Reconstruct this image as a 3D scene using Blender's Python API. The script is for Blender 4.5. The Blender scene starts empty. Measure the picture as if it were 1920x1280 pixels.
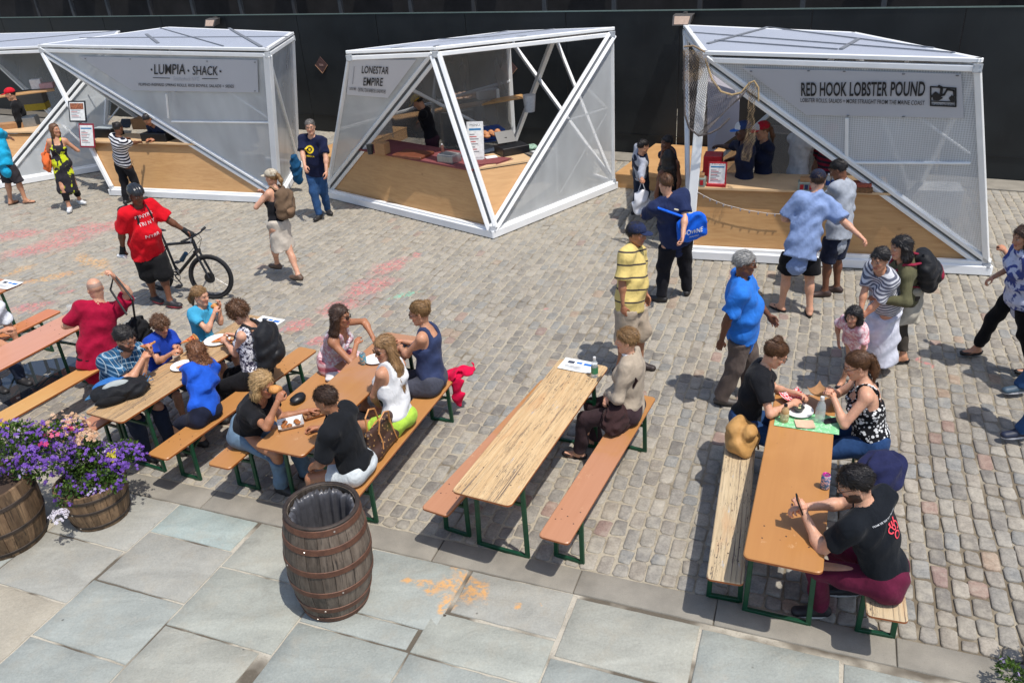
import bpy, bmesh, math, random
import numpy as np
from mathutils import Vector, Matrix
random.seed(7); rng=np.random.default_rng(7)
sc=bpy.context.scene
COL=sc.collection
R=math.radians
# ---------------------------------------------------------------- camera
FPX,PITCH,ROLL,CAMH=1503.03,0.4815364,-0.0678698,4.562826
_cp,_sp=math.cos(PITCH),math.sin(PITCH)
FW=np.array([0,_cp,-_sp]); _rt=np.array([1.,0,0]); _up=np.array([0,_sp,_cp])
_c,_s=math.cos(ROLL),math.sin(ROLL)
CR=_c*_rt+_s*_up; CU=-_s*_rt+_c*_up; CC=np.array([0,0,CAMH])
cam=bpy.data.cameras.new('camera'); camo=bpy.data.objects.new('camera',cam); COL.objects.link(camo)
cam.sensor_width=36; cam.lens=FPX/1920*36; cam.clip_end=400; cam.clip_start=.1
M=Matrix((( CR[0],CU[0],-FW[0],CC[0]),(CR[1],CU[1],-FW[1],CC[1]),(CR[2],CU[2],-FW[2],CC[2]),(0,0,0,1)))
camo.matrix_world=M; sc.camera=camo
def ray(px,py):
    d=FW+CR*(px-960)/FPX-CU*(py-640)/FPX
    return d
def W(px,py,z=0.):
    d=ray(px,py); t=(z-CAMH)/d[2]; return CC+d*t
def Wpl(px,py,P0,N):
    d=ray(px,py); t=np.dot(np.array(P0)-CC,N)/np.dot(d,N); return CC+d*t
def PX(P):
    d=np.array(P,float)-CC; z=d@FW
    return 960+FPX*(d@CR)/z, 640-FPX*(d@CU)/z
# ---------------------------------------------------------------- world + sun
wd=bpy.data.worlds.new('World'); sc.world=wd; wd.use_nodes=True
nt=wd.node_tree; nt.nodes.clear()
SUN_EL,SUN_SH=R(67.5),R(134.0)      # elevation; direction the shadows fall (from +X, ccw)
sx,sy=-math.cos(SUN_SH),-math.sin(SUN_SH)
sky=nt.nodes.new('ShaderNodeTexSky'); sky.sky_type='NISHITA'; sky.sun_disc=False
sky.sun_elevation=SUN_EL; sky.sun_rotation=math.atan2(sx,sy); sky.air_density=1.0; sky.dust_density=1.5; sky.ozone_density=1.0
bg=nt.nodes.new('ShaderNodeBackground'); bg.inputs[1].default_value=0.148
wo=nt.nodes.new('ShaderNodeOutputWorld'); nt.links.new(sky.outputs[0],bg.inputs[0]); nt.links.new(bg.outputs[0],wo.inputs[0])
sl=bpy.data.lights.new('sun','SUN'); sl.energy=3.75; sl.angle=R(.6); sl.color=(1,.955,.89)
so=bpy.data.objects.new('sun',sl); COL.objects.link(so)
sdir=Vector((sx*math.cos(SUN_EL),sy*math.cos(SUN_EL),math.sin(SUN_EL)))
so.rotation_euler=sdir.to_track_quat('Z','Y').to_euler(); so.location=(0,0,30)
sc.view_settings.view_transform='Standard'; sc.view_settings.look='None'; sc.view_settings.exposure=0.13; sc.view_settings.gamma=1
sc.view_settings.use_curve_mapping=False
# ---------------------------------------------------------------- object helpers
def thing(name,label,cat,loc=(0,0,0),rotz=0,group=None):
    o=bpy.data.objects.new(name,None); COL.objects.link(o); o.location=loc; o.rotation_euler=(0,0,rotz)
    o['label']=label; o['category']=cat; o.empty_display_size=.1
    if group: o['group']=group
    return o
def meshobj(name,me,parent=None,local=False):
    o=bpy.data.objects.new(name,me); COL.objects.link(o)
    if parent is not None:
        o.parent=parent
        if not local and parent.parent is None:   # geometry given in world coordinates
            m=Matrix.Translation(parent.location)@parent.rotation_euler.to_matrix().to_4x4()
            o.matrix_local=m.inverted()
    return o
def tag(o,label,cat,group=None):
    o['label']=label; o['category']=cat
    if group: o['group']=group
    return o
def struct(o): o['kind']='structure'; return o
def stuff(o): o['kind']='stuff'; return o
def mk(name,V,F,mat,parent=None,local=False,smooth=False,mats=None,mi=None,attr=None,col=None):
    me=bpy.data.meshes.new(name)
    me.from_pydata([tuple(map(float,v)) for v in V],[],[tuple(int(i) for i in f) for f in F])
    for m in (mats or [mat]): me.materials.append(m)
    if mi is not None: me.polygons.foreach_set('material_index',np.array(mi,np.int32))
    if smooth: me.polygons.foreach_set('use_smooth',np.ones(len(me.polygons),bool))
    if col is not None:
        a=me.color_attributes.new('col','FLOAT_COLOR','POINT'); a.data.foreach_set('color',np.concatenate([np.asarray(col,np.float32),np.ones((len(col),1),np.float32)],1).ravel())
    if attr is not None:
        a=me.attributes.new('rest','FLOAT_VECTOR','POINT'); a.data.foreach_set('vector',np.asarray(attr,np.float32).ravel())
    me.update()
    return meshobj(name,me,parent,local)
class MB:
    """collects simple solids as one mesh"""
    def __init__(s): s.V=[];s.F=[];s.S=[]
    def add(s,V,F,sm=False):
        n=len(s.V); s.V+=[tuple(v) for v in V]; s.F+=[tuple(i+n for i in f) for f in F]; s.S+=[sm]*len(F); return s
    def box(s,c,dx,dy,dz,ax=None,bev=0):
        """centre c, full sizes, ax = 3 unit axes"""
        c=np.array(c,float); ax=ax if ax is not None else np.eye(3)
        h=np.array([dx,dy,dz])/2
        if bev<=0:
            V=[c+ax[0]*h[0]*i+ax[1]*h[1]*j+ax[2]*h[2]*k for i in(-1,1) for j in(-1,1) for k in(-1,1)]
            F=[(0,1,3,2),(4,6,7,5),(0,4,5,1),(2,3,7,6),(0,2,6,4),(1,5,7,3)]
            return s.add(V,F)
        b=min(bev,h.min()*.9); V=[];idx={}
        for i in(-1,1):
            for j in(-1,1):
                for k in(-1,1):
                    for a in range(3):
                        q=np.array([i*h[0],j*h[1],k*h[2]]); m=np.array([i,j,k])*b; m[a]=0
                        idx[(i,j,k,a)]=len(V); V.append(c+(q-m)@np.array(ax))
        F=[]
        for a in range(3):
            o=[x for x in range(3) if x!=a]
            for sg in(-1,1):
                f=[]
                for (p,q) in((-1,-1),(1,-1),(1,1),(-1,1)):
                    t=[0,0,0]; t[a]=sg; t[o[0]]=p; t[o[1]]=q; f.append(idx[(t[0],t[1],t[2],a)])
                F.append(tuple(f))
        for a in range(3):
            o=[x for x in range(3) if x!=a]
            for p in(-1,1):
                for q in(-1,1):
                    t=[0,0,0]; t[o[0]]=p;t[o[1]]=q
                    t[a]=-1; A=tuple(t); t[a]=1; B=tuple(t)
                    F.append((idx[A+(o[0],)],idx[B+(o[0],)],idx[B+(o[1],)],idx[A+(o[1],)]))
        for i in(-1,1):
            for j in(-1,1):
                for k in(-1,1): F.append((idx[(i,j,k,0)],idx[(i,j,k,1)],idx[(i,j,k,2)]))
        s.fixn=True
        return s.add(V,F)
    def beam(s,a,b,w,d,up=(0,0,1),bev=0,ext=0):
        a=np.array(a,float);b=np.array(b,float); L=np.linalg.norm(b-a); x=(b-a)/L
        u=np.array(up,float); y=np.cross(u,x); 
        if np.linalg.norm(y)<1e-4: y=np.cross([0,1,0],x)
        y/=np.linalg.norm(y); z=np.cross(x,y)
        return s.box((a+b)/2,L+2*ext,w,d,np.array([x,y,z]),bev)
    def tube(s,pts,r,n=8,closed=False,rs=None):
        P=[np.array(p,float) for p in pts]; m=len(P); V=[];F=[]
        pn=None
        for i,p in enumerate(P):
            t=(P[(i+1)%m]-P[i-1]) if closed else (P[min(i+1,m-1)]-P[max(i-1,0)])
            t=t/(np.linalg.norm(t)+1e-9)
            if pn is None:
                pn=np.cross(t,[0,0,1]); 
                if np.linalg.norm(pn)<.1: pn=np.cross(t,[1,0,0])
            pn=pn-t*(pn@t); pn/=np.linalg.norm(pn)+1e-9; bn=np.cross(t,pn)
            rr=rs[i] if rs is not None else r
            for k in range(n):
                a=2*math.pi*k/n; V.append(p+(pn*math.cos(a)+bn*math.sin(a))*rr)
        for i in range(m if closed else m-1):
            for k in range(n):
                a=i*n+k;b=i*n+(k+1)%n;c=((i+1)%m)*n+(k+1)%n;d=((i+1)%m)*n+k; F.append((a,b,c,d))
        if not closed: F.append(tuple(range(n))[::-1]); F.append(tuple(range((m-1)*n,m*n)))
        return s.add(V,F,True)
    def lathe(s,prof,c=(0,0,0),n=24,ax=None,cap=True):
        c=np.array(c,float); ax=ax if ax is not None else np.eye(3); V=[];F=[]
        for r,z in prof:
            for k in range(n):
                a=2*math.pi*k/n; V.append(c+ax[0]*r*math.cos(a)+ax[1]*r*math.sin(a)+ax[2]*z)
        m=len(prof)
        for i in range(m-1):
            for k in range(n): F.append((i*n+k,i*n+(k+1)%n,(i+1)*n+(k+1)%n,(i+1)*n+k))
        if cap: F.append(tuple(range(n))[::-1]); F.append(tuple(range((m-1)*n,m*n)))
        return s.add(V,F,True)
    def prism(s,poly,th,N):
        """polygon (world points) extruded by th along N"""
        P=[np.array(p,float) for p in poly]; N=np.array(N,float); n=len(P)
        V=P+[p+N*th for p in P]
        F=[tuple(range(n)),tuple(range(2*n-1,n-1,-1))]+[(i,i+n,(i+1)%n+n,(i+1)%n) for i in range(n)]
        return s.add(V,F)
    def build(s,name,mat,parent=None,local=False,smooth=None,fix=True):
        o=mk(name,s.V,s.F,mat,parent,local)
        me=o.data
        if any(s.S): me.polygons.foreach_set('use_smooth',np.array(s.S))
        if fix:
            bm=bmesh.new(); bm.from_mesh(me); bmesh.ops.recalc_face_normals(bm,faces=bm.faces); bm.to_mesh(me); bm.free()
        if any(s.S):
            try: me.set_sharp_from_angle(angle=R(40))
            except Exception: pass
        return o
# ---------------------------------------------------------------- materials
def lin(h):
    """sRGB hex / tuple 0..255 -> linear"""
    if isinstance(h,str): h=tuple(int(h[i:i+2],16) for i in(0,2,4))
    if max(h)<=1.0 and not isinstance(h[0],int): return tuple(h)
    return tuple(((c/255)/12.92 if c/255<=.04045 else ((c/255+.055)/1.055)**2.4) for c in h)
class NT:
    def __init__(s,name):
        s.m=bpy.data.materials.new(name); s.m.use_nodes=True; s.t=s.m.node_tree; s.t.nodes.clear()
        s.out=s.t.nodes.new('ShaderNodeOutputMaterial'); s.b=s.t.nodes.new('ShaderNodeBsdfPrincipled'); s.t.links.new(s.b.outputs[0],s.out.inputs[0])
    def n(s,t,**k):
        x=s.t.nodes.new('ShaderNode'+t)
        for a,v in k.items(): setattr(x,a,v)
        return x
    def l(s,a,b): s.t.links.new(a,b)
    def inp(s,node,i,v):
        if hasattr(v,'is_output') : s.l(v,node.inputs[i])
        elif isinstance(v,(tuple,list)) and len(v)==3 and node.inputs[i].type=='RGBA': node.inputs[i].default_value=(*v,1)
        else: node.inputs[i].default_value=v
    def geo(s): return s.n('NewGeometry').outputs['Position']
    def obj(s): return s.n('TexCoord').outputs['Object']
    def attr(s,nm,vec=True):
        a=s.n('Attribute'); a.attribute_name=nm; return a.outputs['Vector'] if vec else a.outputs['Color']
    def map(s,v,sc=(1,1,1),rot=(0,0,0),loc=(0,0,0)):
        m=s.n('Mapping'); s.l(v,m.inputs[0]); m.inputs['Scale'].default_value=sc; m.inputs['Rotation'].default_value=rot; m.inputs['Location'].default_value=loc; return m.outputs[0]
    def noise(s,v,scale,det=4,rough=.55,dist=0):
        x=s.n('TexNoise'); s.l(v,x.inputs['Vector']); x.inputs['Scale'].default_value=scale; x.inputs['Detail'].default_value=det; x.inputs['Roughness'].default_value=rough; x.inputs['Distortion'].default_value=dist; return x.outputs['Fac']
    def vor(s,v,scale,feat='F1',out='Distance'):
        x=s.n('TexVoronoi',feature=feat); s.l(v,x.inputs['Vector']); x.inputs['Scale'].default_value=scale; return x.outputs[out]
    def mr(s,v,a,b,c=0,d=1,sm=False):
        x=s.n('MapRange'); 
        if sm: x.interpolation_type='SMOOTHSTEP'
        s.inp(x,0,v)
        for i,q in enumerate((a,b,c,d)): s.inp(x,1+i,q)
        return x.outputs[0]
    def math(s,op,a,b=0.,c=None):
        x=s.n('Math',operation=op); s.inp(x,0,a); s.inp(x,1,b)
        if c is not None: s.inp(x,2,c)
        return x.outputs[0]
    def mix(s,f,a,b,bt='MIX'):
        x=s.n('Mix',data_type='RGBA',blend_type=bt); s.inp(x,0,f)
        for i,v in((6,a),(7,b)):
            if isinstance(v,(tuple,list)): x.inputs[i].default_value=(*v[:3],1)
            else: s.l(v,x.inputs[i])
        return x.outputs[2]
    def sep(s,v):
        x=s.n('SeparateXYZ'); s.l(v,x.inputs[0]); return x.outputs
    def bump(s,h,st=.3,dist=.01):
        x=s.n('Bump'); x.inputs['Strength'].default_value=st; x.inputs['Distance'].default_value=dist; s.l(h,x.inputs['Height']); s.l(x.outputs[0],s.b.inputs['Normal']); return x
    def base(s,c,rough=.6,metal=0,spec=None):
        s.inp(s.b,'Base Color',c); s.inp(s.b,'Roughness',rough); s.inp(s.b,'Metallic',metal)
        if spec is not None: s.b.inputs['Specular IOR Level'].default_value=spec
        return s
_mc={}
def plain(name,c,rough=.6,metal=0,var=.12,scale=20,bump=0,spec=None):
    key=(name,)
    if key in _mc: return _mc[key]
    t=NT(name); c=lin(c); v=t.noise(t.obj(),scale,3)
    f=t.mr(v,.3,.7,1-var,1+var)
    mulc=t.n('VectorMath',operation='SCALE'); mulc.inputs[0].default_value=c; t.l(f,mulc.inputs['Scale'])
    t.base(mulc.outputs[0],rough,metal,spec)
    if bump: t.bump(v,bump,.004)
    _mc[key]=t.m; return t.m
# ================================================================ GROUND
TH=R(-22.3); SV=np.array([math.cos(TH),math.sin(TH),0]); TV=np.array([-SV[1],SV[0],0])   # along the kerb / across the street
def ST(s,t,z=0): return SV*s+TV*t+np.array([0,0,z])
def spots(t,pos,lst,scale=6.):
    """painted marks: list of (px,py,radius_m,stretch,angle)"""
    acc=None
    wv=t.n('TexNoise'); t.l(pos,wv.inputs['Vector']); wv.inputs['Scale'].default_value=3.5; wv.inputs['Detail'].default_value=3
    ad=t.n('VectorMath',operation='MULTIPLY_ADD'); t.l(wv.outputs['Color'],ad.inputs[0]); ad.inputs[1].default_value=(.5,.5,0); t.l(pos,ad.inputs[2])
    for (px,py,r,st,an) in lst:
        c=W(px,py,0); 
        q=t.map(ad.outputs[0],loc=(-(c[0]+.25),-(c[1]+.25),0)); q=t.map(q,rot=(0,0,R(-an))); q=t.map(q,sc=(1/(r*st),1/r,0))
        ln=t.n('VectorMath',operation='LENGTH'); t.l(q,ln.inputs[0])
        m=t.mr(ln.outputs['Value'],.4,1.0,1,0,True)
        acc=m if acc is None else t.math('MAXIMUM',acc,m)
    nz=t.mr(t.noise(pos,scale*3,4,.7),.42,.56)
    return t.math('MULTIPLY',acc,nz)
PINK=[(690,540,.35,1.6,40),(640,575,.3,1.5,30),(730,500,.3,1.6,50),(555,610,.2,1.5,20),(110,455,.5,1.6,30),(60,470,.4,1.6,20),(170,430,.5,1.8,20),(60,575,.22,2,20),(1465,640,.08,1,0),(1735,680,.06,1,0),(780,480,.14,1.3,20),(30,440,.4,1.6,0),(1030,575,.05,1.4,0),(600,640,.14,1.6,0),(130,545,.12,1.6,10)]
ORG=[(170,490,.22,3.4,-40),(100,520,.2,3,30),(200,510,.12,2,80),(40,505,.18,2,60)]
GRN=[(760,553,.1,3.0,30),(40,600,.01,1,0)]
def stone_mat():
    t=NT('granite_sett'); pos=t.geo()
    c=t.attr('col',False)
    n1=t.noise(pos,55,5,.7); n2=t.noise(pos,9,4); n3=t.noise(pos,1.1,3)
    v=t.n('VectorMath',operation='SCALE'); t.l(c,v.inputs[0]); t.l(t.math('MULTIPLY',t.mr(n1,.3,.7,.72,1.25),t.mr(n2,.3,.7,.85,1.12)),v.inputs['Scale'])
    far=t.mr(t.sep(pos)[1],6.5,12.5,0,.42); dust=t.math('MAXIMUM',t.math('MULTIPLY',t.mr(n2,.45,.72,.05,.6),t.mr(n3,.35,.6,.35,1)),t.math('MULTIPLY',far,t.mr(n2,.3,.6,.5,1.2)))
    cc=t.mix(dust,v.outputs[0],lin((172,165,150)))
    cc=t.mix(t.math('MULTIPLY',spots(t,pos,PINK),.48),cc,lin((214,96,104)))
    cc=t.mix(t.math('MULTIPLY',spots(t,pos,ORG),.48),cc,lin((222,160,78)))
    cc=t.mix(t.math('MULTIPLY',spots(t,pos,GRN),.7),cc,lin((120,190,160)))
    t.base(cc,t.mr(n2,.3,.7,.6,.85),0,.35); t.bump(t.math('ADD',n1,t.math('MULTIPLY',n2,2)),.55,.006)
    return t.m
M_STONE=stone_mat()
def mortar_mat():
    t=NT('sand_joint'); pos=t.geo()
    n1=t.noise(pos,160,4,.8); n2=t.noise(pos,2.2,4); n3=t.noise(pos,30,4,.7)
    c=t.mix(t.mr(n3,.35,.65),lin((158,149,131)),lin((176,167,149)))
    # damp/dirty joints lower right, patches elsewhere
    sx_=t.sep(pos); lowr=t.math('MULTIPLY',t.mr(sx_[0],.6,2.6,0,1,True),t.mr(sx_[1],8.2,5.6,0,1,True))
    dirt=t.math('MAXIMUM',t.mr(n2,.53,.66,0,.8),t.math('MULTIPLY',lowr,t.mr(n2,.36,.52,.15,.9)))
    c=t.mix(dirt,c,lin((104,93,77)))
    c=t.mix(t.mr(n1,.62,.75,0,.5),c,lin((84,78,70)))
    for L,col,f in((PINK,(222,130,130),.5),(ORG,(226,176,104),.5)):
        c=t.mix(t.math('MULTIPLY',spots(t,pos,L),f),c,lin(col))
    t.base(c,.95,0,.2); t.bump(t.math('ADD',n1,n3),.6,.006)
    return t.m
# base sheets: one ground sheet reaching far, mortar bed above it, footway bed
g=mk('ground',[(-120,-40,-.06),(120,-40,-.06),(120,140,-.06),(-120,140,-.06)],[(0,1,2,3)],plain('far_ground',(120,116,108),.9,scale=2)); struct(g)
T_IN,T_OUT=4.31,4.575
M_MORT=mortar_mat()
def sheet(name,s0,s1,t0,t1,z,mat,ns=2,nt_=2,f=None):
    V=[];F=[]
    for j in range(nt_):
        for i in range(ns):
            s=s0+(s1-s0)*i/(ns-1); tt=t0+(t1-t0)*j/(nt_-1); zz=z+(f(s,tt) if f else 0); V.append(ST(s,tt,zz))
    for j in range(nt_-1):
        for i in range(ns-1): a=j*ns+i; F.append((a,a+1,a+1+ns,a+ns))
    return mk(name,V,F,mat,smooth=True)
def jz(s,t):   # joints recessed near the lower right, nearly flush elsewhere
    k=min(1,max(0,(s+1.6)/2.5))*min(1,max(0,(8.2-t)/2.5))
    return -.011*k
street=sheet('cobbled_street',-22,16,T_OUT,26,-.004,M_MORT,120,90,lambda s,t:jz(s,t)+.003*math.sin(s*2.3+math.sin(t*3))*math.sin(t*2.9)); struct(street)
def jm():
    t=NT('joint_mortar'); pos=t.geo(); n=t.noise(pos,1.7,3,.5); n2=t.noise(pos,60,4,.7); c=t.mix(t.mr(n,.44,.54),lin((92,84,72)),lin((178,171,156))); c=t.mix(t.mr(n2,.5,.7,0,.5),c,lin((110,102,90))); t.base(c,.95); t.bump(n2,.5,.005); return t.m
JM=jm()
pave_bed=sheet('pavement',-22,16,-3,T_IN,-.004,JM); struct(pave_bed)
# setts
def sett(s,t,w,l,z,rr,seg=1):
    """rounded block: w along kerb, l across; returns V,F"""
    j=lambda a:rr.uniform(-a,a)
    hw,hl=w/2,l/2
    cut=min(w,l)*.17
    ring=[(-hw+cut,-hl),(hw-cut,-hl),(hw,-hl+cut),(hw,hl-cut),(hw-cut,hl),(-hw+cut,hl),(-hw,hl-cut),(-hw,-hl+cut)]
    ring=[(a+j(.008),b+j(.010)) for a,b in ring]
    tx,ty=j(.02),j(.02)
    V=[]
    for sc_,dz in((1.0,-.03),(1.0,-.003),(.92,.0035),(.6,.0055)):
        for a,b in ring: V.append(ST(s+a*sc_,t+b*sc_,z+dz+(a*tx+b*ty if dz>-.01 else 0)+ (j(.002) if dz>0 else 0)))
    V.append(ST(s,t,z+.0056))
    F=[]
    for k in range(3):
        for i in range(8): F.append((k*8+i,k*8+(i+1)%8,(k+1)*8+(i+1)%8,(k+1)*8+i))
    for i in range(8): F.append((24+i,24+(i+1)%8,32))
    return V,F
PAL=[(142,137,128),(136,131,123),(148,142,131),(133,129,122),(150,142,130),(138,131,121),(142,134,122),(132,131,127),(152,145,133),(122,117,110)]
RED=[(146,122,110),(138,116,108),(150,130,112)]
class Rr(random.Random): pass
rr=Rr(11)
near=[];rest=[]
s=-21.0; row=0
while s<13.5:
    pitch=.128+rr.uniform(-.006,.006)
    t=T_OUT+.008+rr.uniform(0,.0)
    first=True
    while t<24.5:
        l=rr.uniform(.165,.255) if rr.random()>.07 else rr.uniform(.12,.16)
        if first: l*=rr.uniform(.45,1); first=False
        ss=s+.012*math.sin(t*1.3+row*.05); tc=t+l/2
        P=ST(ss,tc); d=P-CC; zc=d@FW
        if zc>1:
            x,y=PX(P)
            if -260<x<2180 and -60<y<1420 and y>150:
                gap=rr.uniform(.011,.019); 
                base=PAL[rr.randrange(len(PAL))] if rr.random()>.035 else RED[rr.randrange(3)]
                k=rr.uniform(.88,1.12); kb=rr.uniform(.98,1.02)
                c=lin((base[0]*k,base[1]*k,base[2]*k*kb)) if False else tuple(q*k for q in lin(base))
                V,F=sett(ss,tc,pitch-gap,l-gap,jz(ss,tc)*.15+rr.uniform(-.002,.0025),rr)
                inv=0<=x<=1920 and 0<=y<=1280
                (near if inv else rest).append((np.linalg.norm(d)-(.0 if l>.16 else -1),V,F,c))
        t+=l
    s+=pitch; row+=1
near.sort(key=lambda q:q[0])
def bulk(name,items,parent):
    V=[];F=[];C=[]
    for _,v,f,c in items:
        n=len(V); V+=v; F+=[tuple(i+n for i in q) for q in f]; C+=[c]*len(v)
    o=mk(name,V,F,M_STONE,parent,smooth=True,col=C); return o
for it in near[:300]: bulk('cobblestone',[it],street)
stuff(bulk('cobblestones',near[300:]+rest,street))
# ---------------------------------------------------------------- flagstones
def slab_mat():
    t=NT('bluestone_slab'); pos=t.geo(); c=t.attr('col',False)
    n1=t.noise(t.map(pos,rot=(0,0,R(22)),sc=(1,2.6,1)),1.6,5,.6,.6); n2=t.noise(pos,60,4,.75); n3=t.noise(pos,5,4,.6,.4)
    v=t.n('VectorMath',operation='SCALE'); t.l(c,v.inputs[0]); t.l(t.math('MULTIPLY',t.mr(n1,.3,.7,.92,1.26),t.mr(n2,.3,.7,.86,1.12)),v.inputs['Scale'])
    cc=t.mix(t.mr(n3,.5,.72,0,.3),v.outputs[0],lin((160,150,132)))
    cc=t.mix(t.mr(t.noise(pos,2.7,6,.7),.56,.7,0,.3),cc,lin((112,108,100))); cc=t.mix(t.mr(t.noise(t.map(pos,loc=(4,7,0)),8,5,.75),.6,.68,0,.35),cc,lin((170,166,154))); cc=t.mix(t.mr(t.noise(t.map(pos,rot=(0,0,R(50)),sc=(1,6,1)),5,4,.6,1.),.64,.7,0,.3),cc,lin((176,176,168)))
    sp=t.vor(t.map(pos,sc=(1,1,0)),3.4); cc=t.mix(t.mr(sp,.02,.045,.7,0),cc,lin((70,68,62)))
    fl=t.vor(t.map(pos,sc=(1,1,0),loc=(.37,.2,0)),9.0); cc=t.mix(t.mr(fl,.015,.03,.5,0),cc,lin((60,58,54)))
    ora=[(820,1088,.10,2.2,-20),(884,1096,.13,1.5,20),(885,1110,.15,1.2,60),(850,1100,.16,1.8,-30),(765,1085,.07,1.8,30),(845,1135,.07,2,-20),(990,1134,.05,1.2,0),(1032,1138,.035,1,0),(870,1070,.07,2,-20)]
    cc=t.mix(t.math('MULTIPLY',spots(t,pos,ora,5),.62),cc,lin((226,158,62)))
    t.base(cc,t.mr(n3,.3,.7,.55,.8),0,.4); t.bump(t.math('ADD',t.math('MULTIPLY',n1,2.),t.math('MULTIPLY',n2,.7)),.5,.012)
    return t.m
M_SLAB=slab_mat()
BL=(145,149,143);GB=(152,152,142);GR=(148,147,139);TN=(156,149,134);DB=(140,144,138);LB=(146,156,151);GN=(150,152,143)
def quad_slab(name,s0,s1,t0,t1,c,mat,parent,g=.008,h=.006,sub=5,dent=.0018):
    s0+=g;s1-=g;t0+=g;t1-=g; V=[];F=[];ns=max(3,int((s1-s0)/.09)+2);nn=max(3,int((t1-t0)/.09)+2)
    r2=random.Random(int((s0*97+t0*31)*100))
    ph=[r2.uniform(0,6) for _ in range(6)]
    tiltx,tilty=r2.uniform(-.002,.002),r2.uniform(-.002,.002)
    for j in range(nn):
        for i in range(ns):
            u,v=i/(ns-1),j/(nn-1); e=(i in(0,ns-1)) or (j in(0,nn-1))
            if i==1: u=.007/(s1-s0)
            if i==ns-2: u=1-.007/(s1-s0)
            if j==1: v=.007/(t1-t0)
            if j==nn-2: v=1-.007/(t1-t0)
            ss=s0+(s1-s0)*u; tt=t0+(t1-t0)*v
            if e: ss+=.003*math.sin(tt*31+ph[0])+r2.uniform(-.002,.002); tt+=.003*math.sin(ss*27+ph[1])+r2.uniform(-.002,.002)
            z=h+dent*(math.sin(ss*5+ph[2])*math.sin(tt*6+ph[3]))+(u-.5)*tiltx+(v-.5)*tilty-(.005 if e else 0)
            V.append(ST(ss,tt,z))
    for j in range(nn-1):
        for i in range(ns-1): a=j*ns+i; F.append((a,a+1,a+1+ns,a+ns))
    per=[i for i in range(ns)]+[j*ns+ns-1 for j in range(1,nn)]+[(nn-1)*ns+i for i in range(ns-2,-1,-1)]+[j*ns for j in range(nn-2,0,-1)]
    n0=len(V); V+=[V[i]-np.array([0,0,.03]) for i in per]; m=len(per)
    F+=[(per[i],n0+i,n0+(i+1)%m,per[(i+1)%m]) for i in range(m)]
    return mk(name,V,F,mat,parent,smooth=True,col=[lin(c)]*len(V))
slabs=[(-5.18,-4.30,3.92,4.31,LB),(-5.18,-4.27,3.31,3.92,GR),(-6.1,-5.18,3.65,4.31,GR),(-6.1,-5.2,3.03,3.65,GR),(-5.2,-4.27,2.70,3.31,BL),(-6.2,-5.2,2.1,3.03,TN),(-5.2,-4.27,1.9,2.70,BL),
(-4.27,-3.36,3.75,4.31,GB),(-4.27,-3.30,3.10,3.75,GN),(-4.27,-3.4,2.2,3.10,GB),(-3.36,-3.14,3.75,4.31,GB),
(-3.30,-2.385,3.43,3.64,BL),(-3.30,-2.36,2.85,3.43,DB),(-3.36,-2.36,2.3,2.85,BL),
(-3.14,-2.26,3.64,4.31,BL),(-2.24,-1.39,3.85,4.31,GR),(-2.36,-1.39,3.42,3.84,GN),(-2.36,-1.39,2.7,3.42,BL),
(-1.37,-.44,3.70,4.28,GB),(-1.39,-.44,3.1,3.69,BL),(-.43,.50,3.69,4.26,BL),(-.44,.5,3.0,3.68,GR),(.51,1.6,3.6,4.24,BL),(1.62,2.6,3.5,4.24,GR),
(-7.1,-6.1,3.65,4.31,TN),(-7.2,-6.1,2.7,3.65,BL),(-8.1,-7.1,3.4,4.31,GR)]
# the 5th edge case: narrow filler between the two slab columns near the bin
slabs=[q for q in slabs if q[:2]!=(-3.36,-3.14)]; slabs.append((-3.30,-3.14,3.64,4.31,GB)); slabs[[i for i,q in enumerate(slabs) if q[:3]==(-4.27,-3.36,3.75)][0]]=(-4.27,-3.30,3.75,4.31,GB)
for q in slabs: quad_slab('flagstone',*q,M_SLAB,pave_bed)
# cast patch where a post was set, rough dark concrete
pt=quad_slab('concrete_patch',-2.385,-2.24,3.655,3.83,(86,78,70),plain('rough_patch',(70,62,54),.95,var=.6,scale=45,bump=1.),pave_bed,0,.004,dent=.004)
# kerb stones
kerb=sheet('kerb',-22,16,T_IN,T_OUT,-.006,plain('kerb_joint',(96,90,80),.95)); struct(kerb)
def kerb_mat():
    t=NT('granite_kerb'); pos=t.geo(); n1=t.noise(pos,120,4,.8); n2=t.noise(pos,3.5,5,.6)
    c=t.mix(t.mr(n2,.3,.7),lin((124,119,109)),lin((148,142,130))); c=t.mix(t.mr(n1,.55,.7,0,.5),c,lin((92,88,82)))
    c=t.mix(t.mr(n1,.3,.42,.35,0),c,lin((178,172,162)))
    t.base(c,.85); t.bump(n1,.4,.004); return t.m
M_KERB=kerb_mat()
kj=[-8.6,-7.2,-6.0,-4.95,-3.85,-2.61,-1.41,-.36,.85,2.1,3.5]
for a,b in zip(kj[:-1],kj[1:]): quad_slab('kerb_stone',a,b,T_IN,T_OUT,(150,145,135),M_KERB,kerb,.005,.008,dent=.001)
# far kerb + footway in front of the hoarding at the right end
FD=np.array([math.cos(R(-30)),math.sin(R(-30)),0]); FN=np.array([-FD[1],FD[0],0]); F0=W(1838,336)
def FP(s,n,z=0): return F0+FD*s+FN*n+np.array([0,0,z])
fk=mk('far_kerb',[FP(-30,-.02,-.02),FP(8,-.02,-.02),FP(8,-.62,-.02),FP(-30,-.62,-.02)],[(0,1,2,3)],plain('kerb_joint',(96,90,80),.95)); struct(fk)
for k in range(-6,6):
    mb=MB(); a,b=k*1.25,(k+1)*1.25-.015; mb.box((FP(a,-.32)+FP(b,-.32))/2+np.array([0,0,.0]),b-a,.6,.06,np.array([FD,FN,[0,0,1]]),.008); mb.build('kerb_stone',M_KERB,fk)
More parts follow.
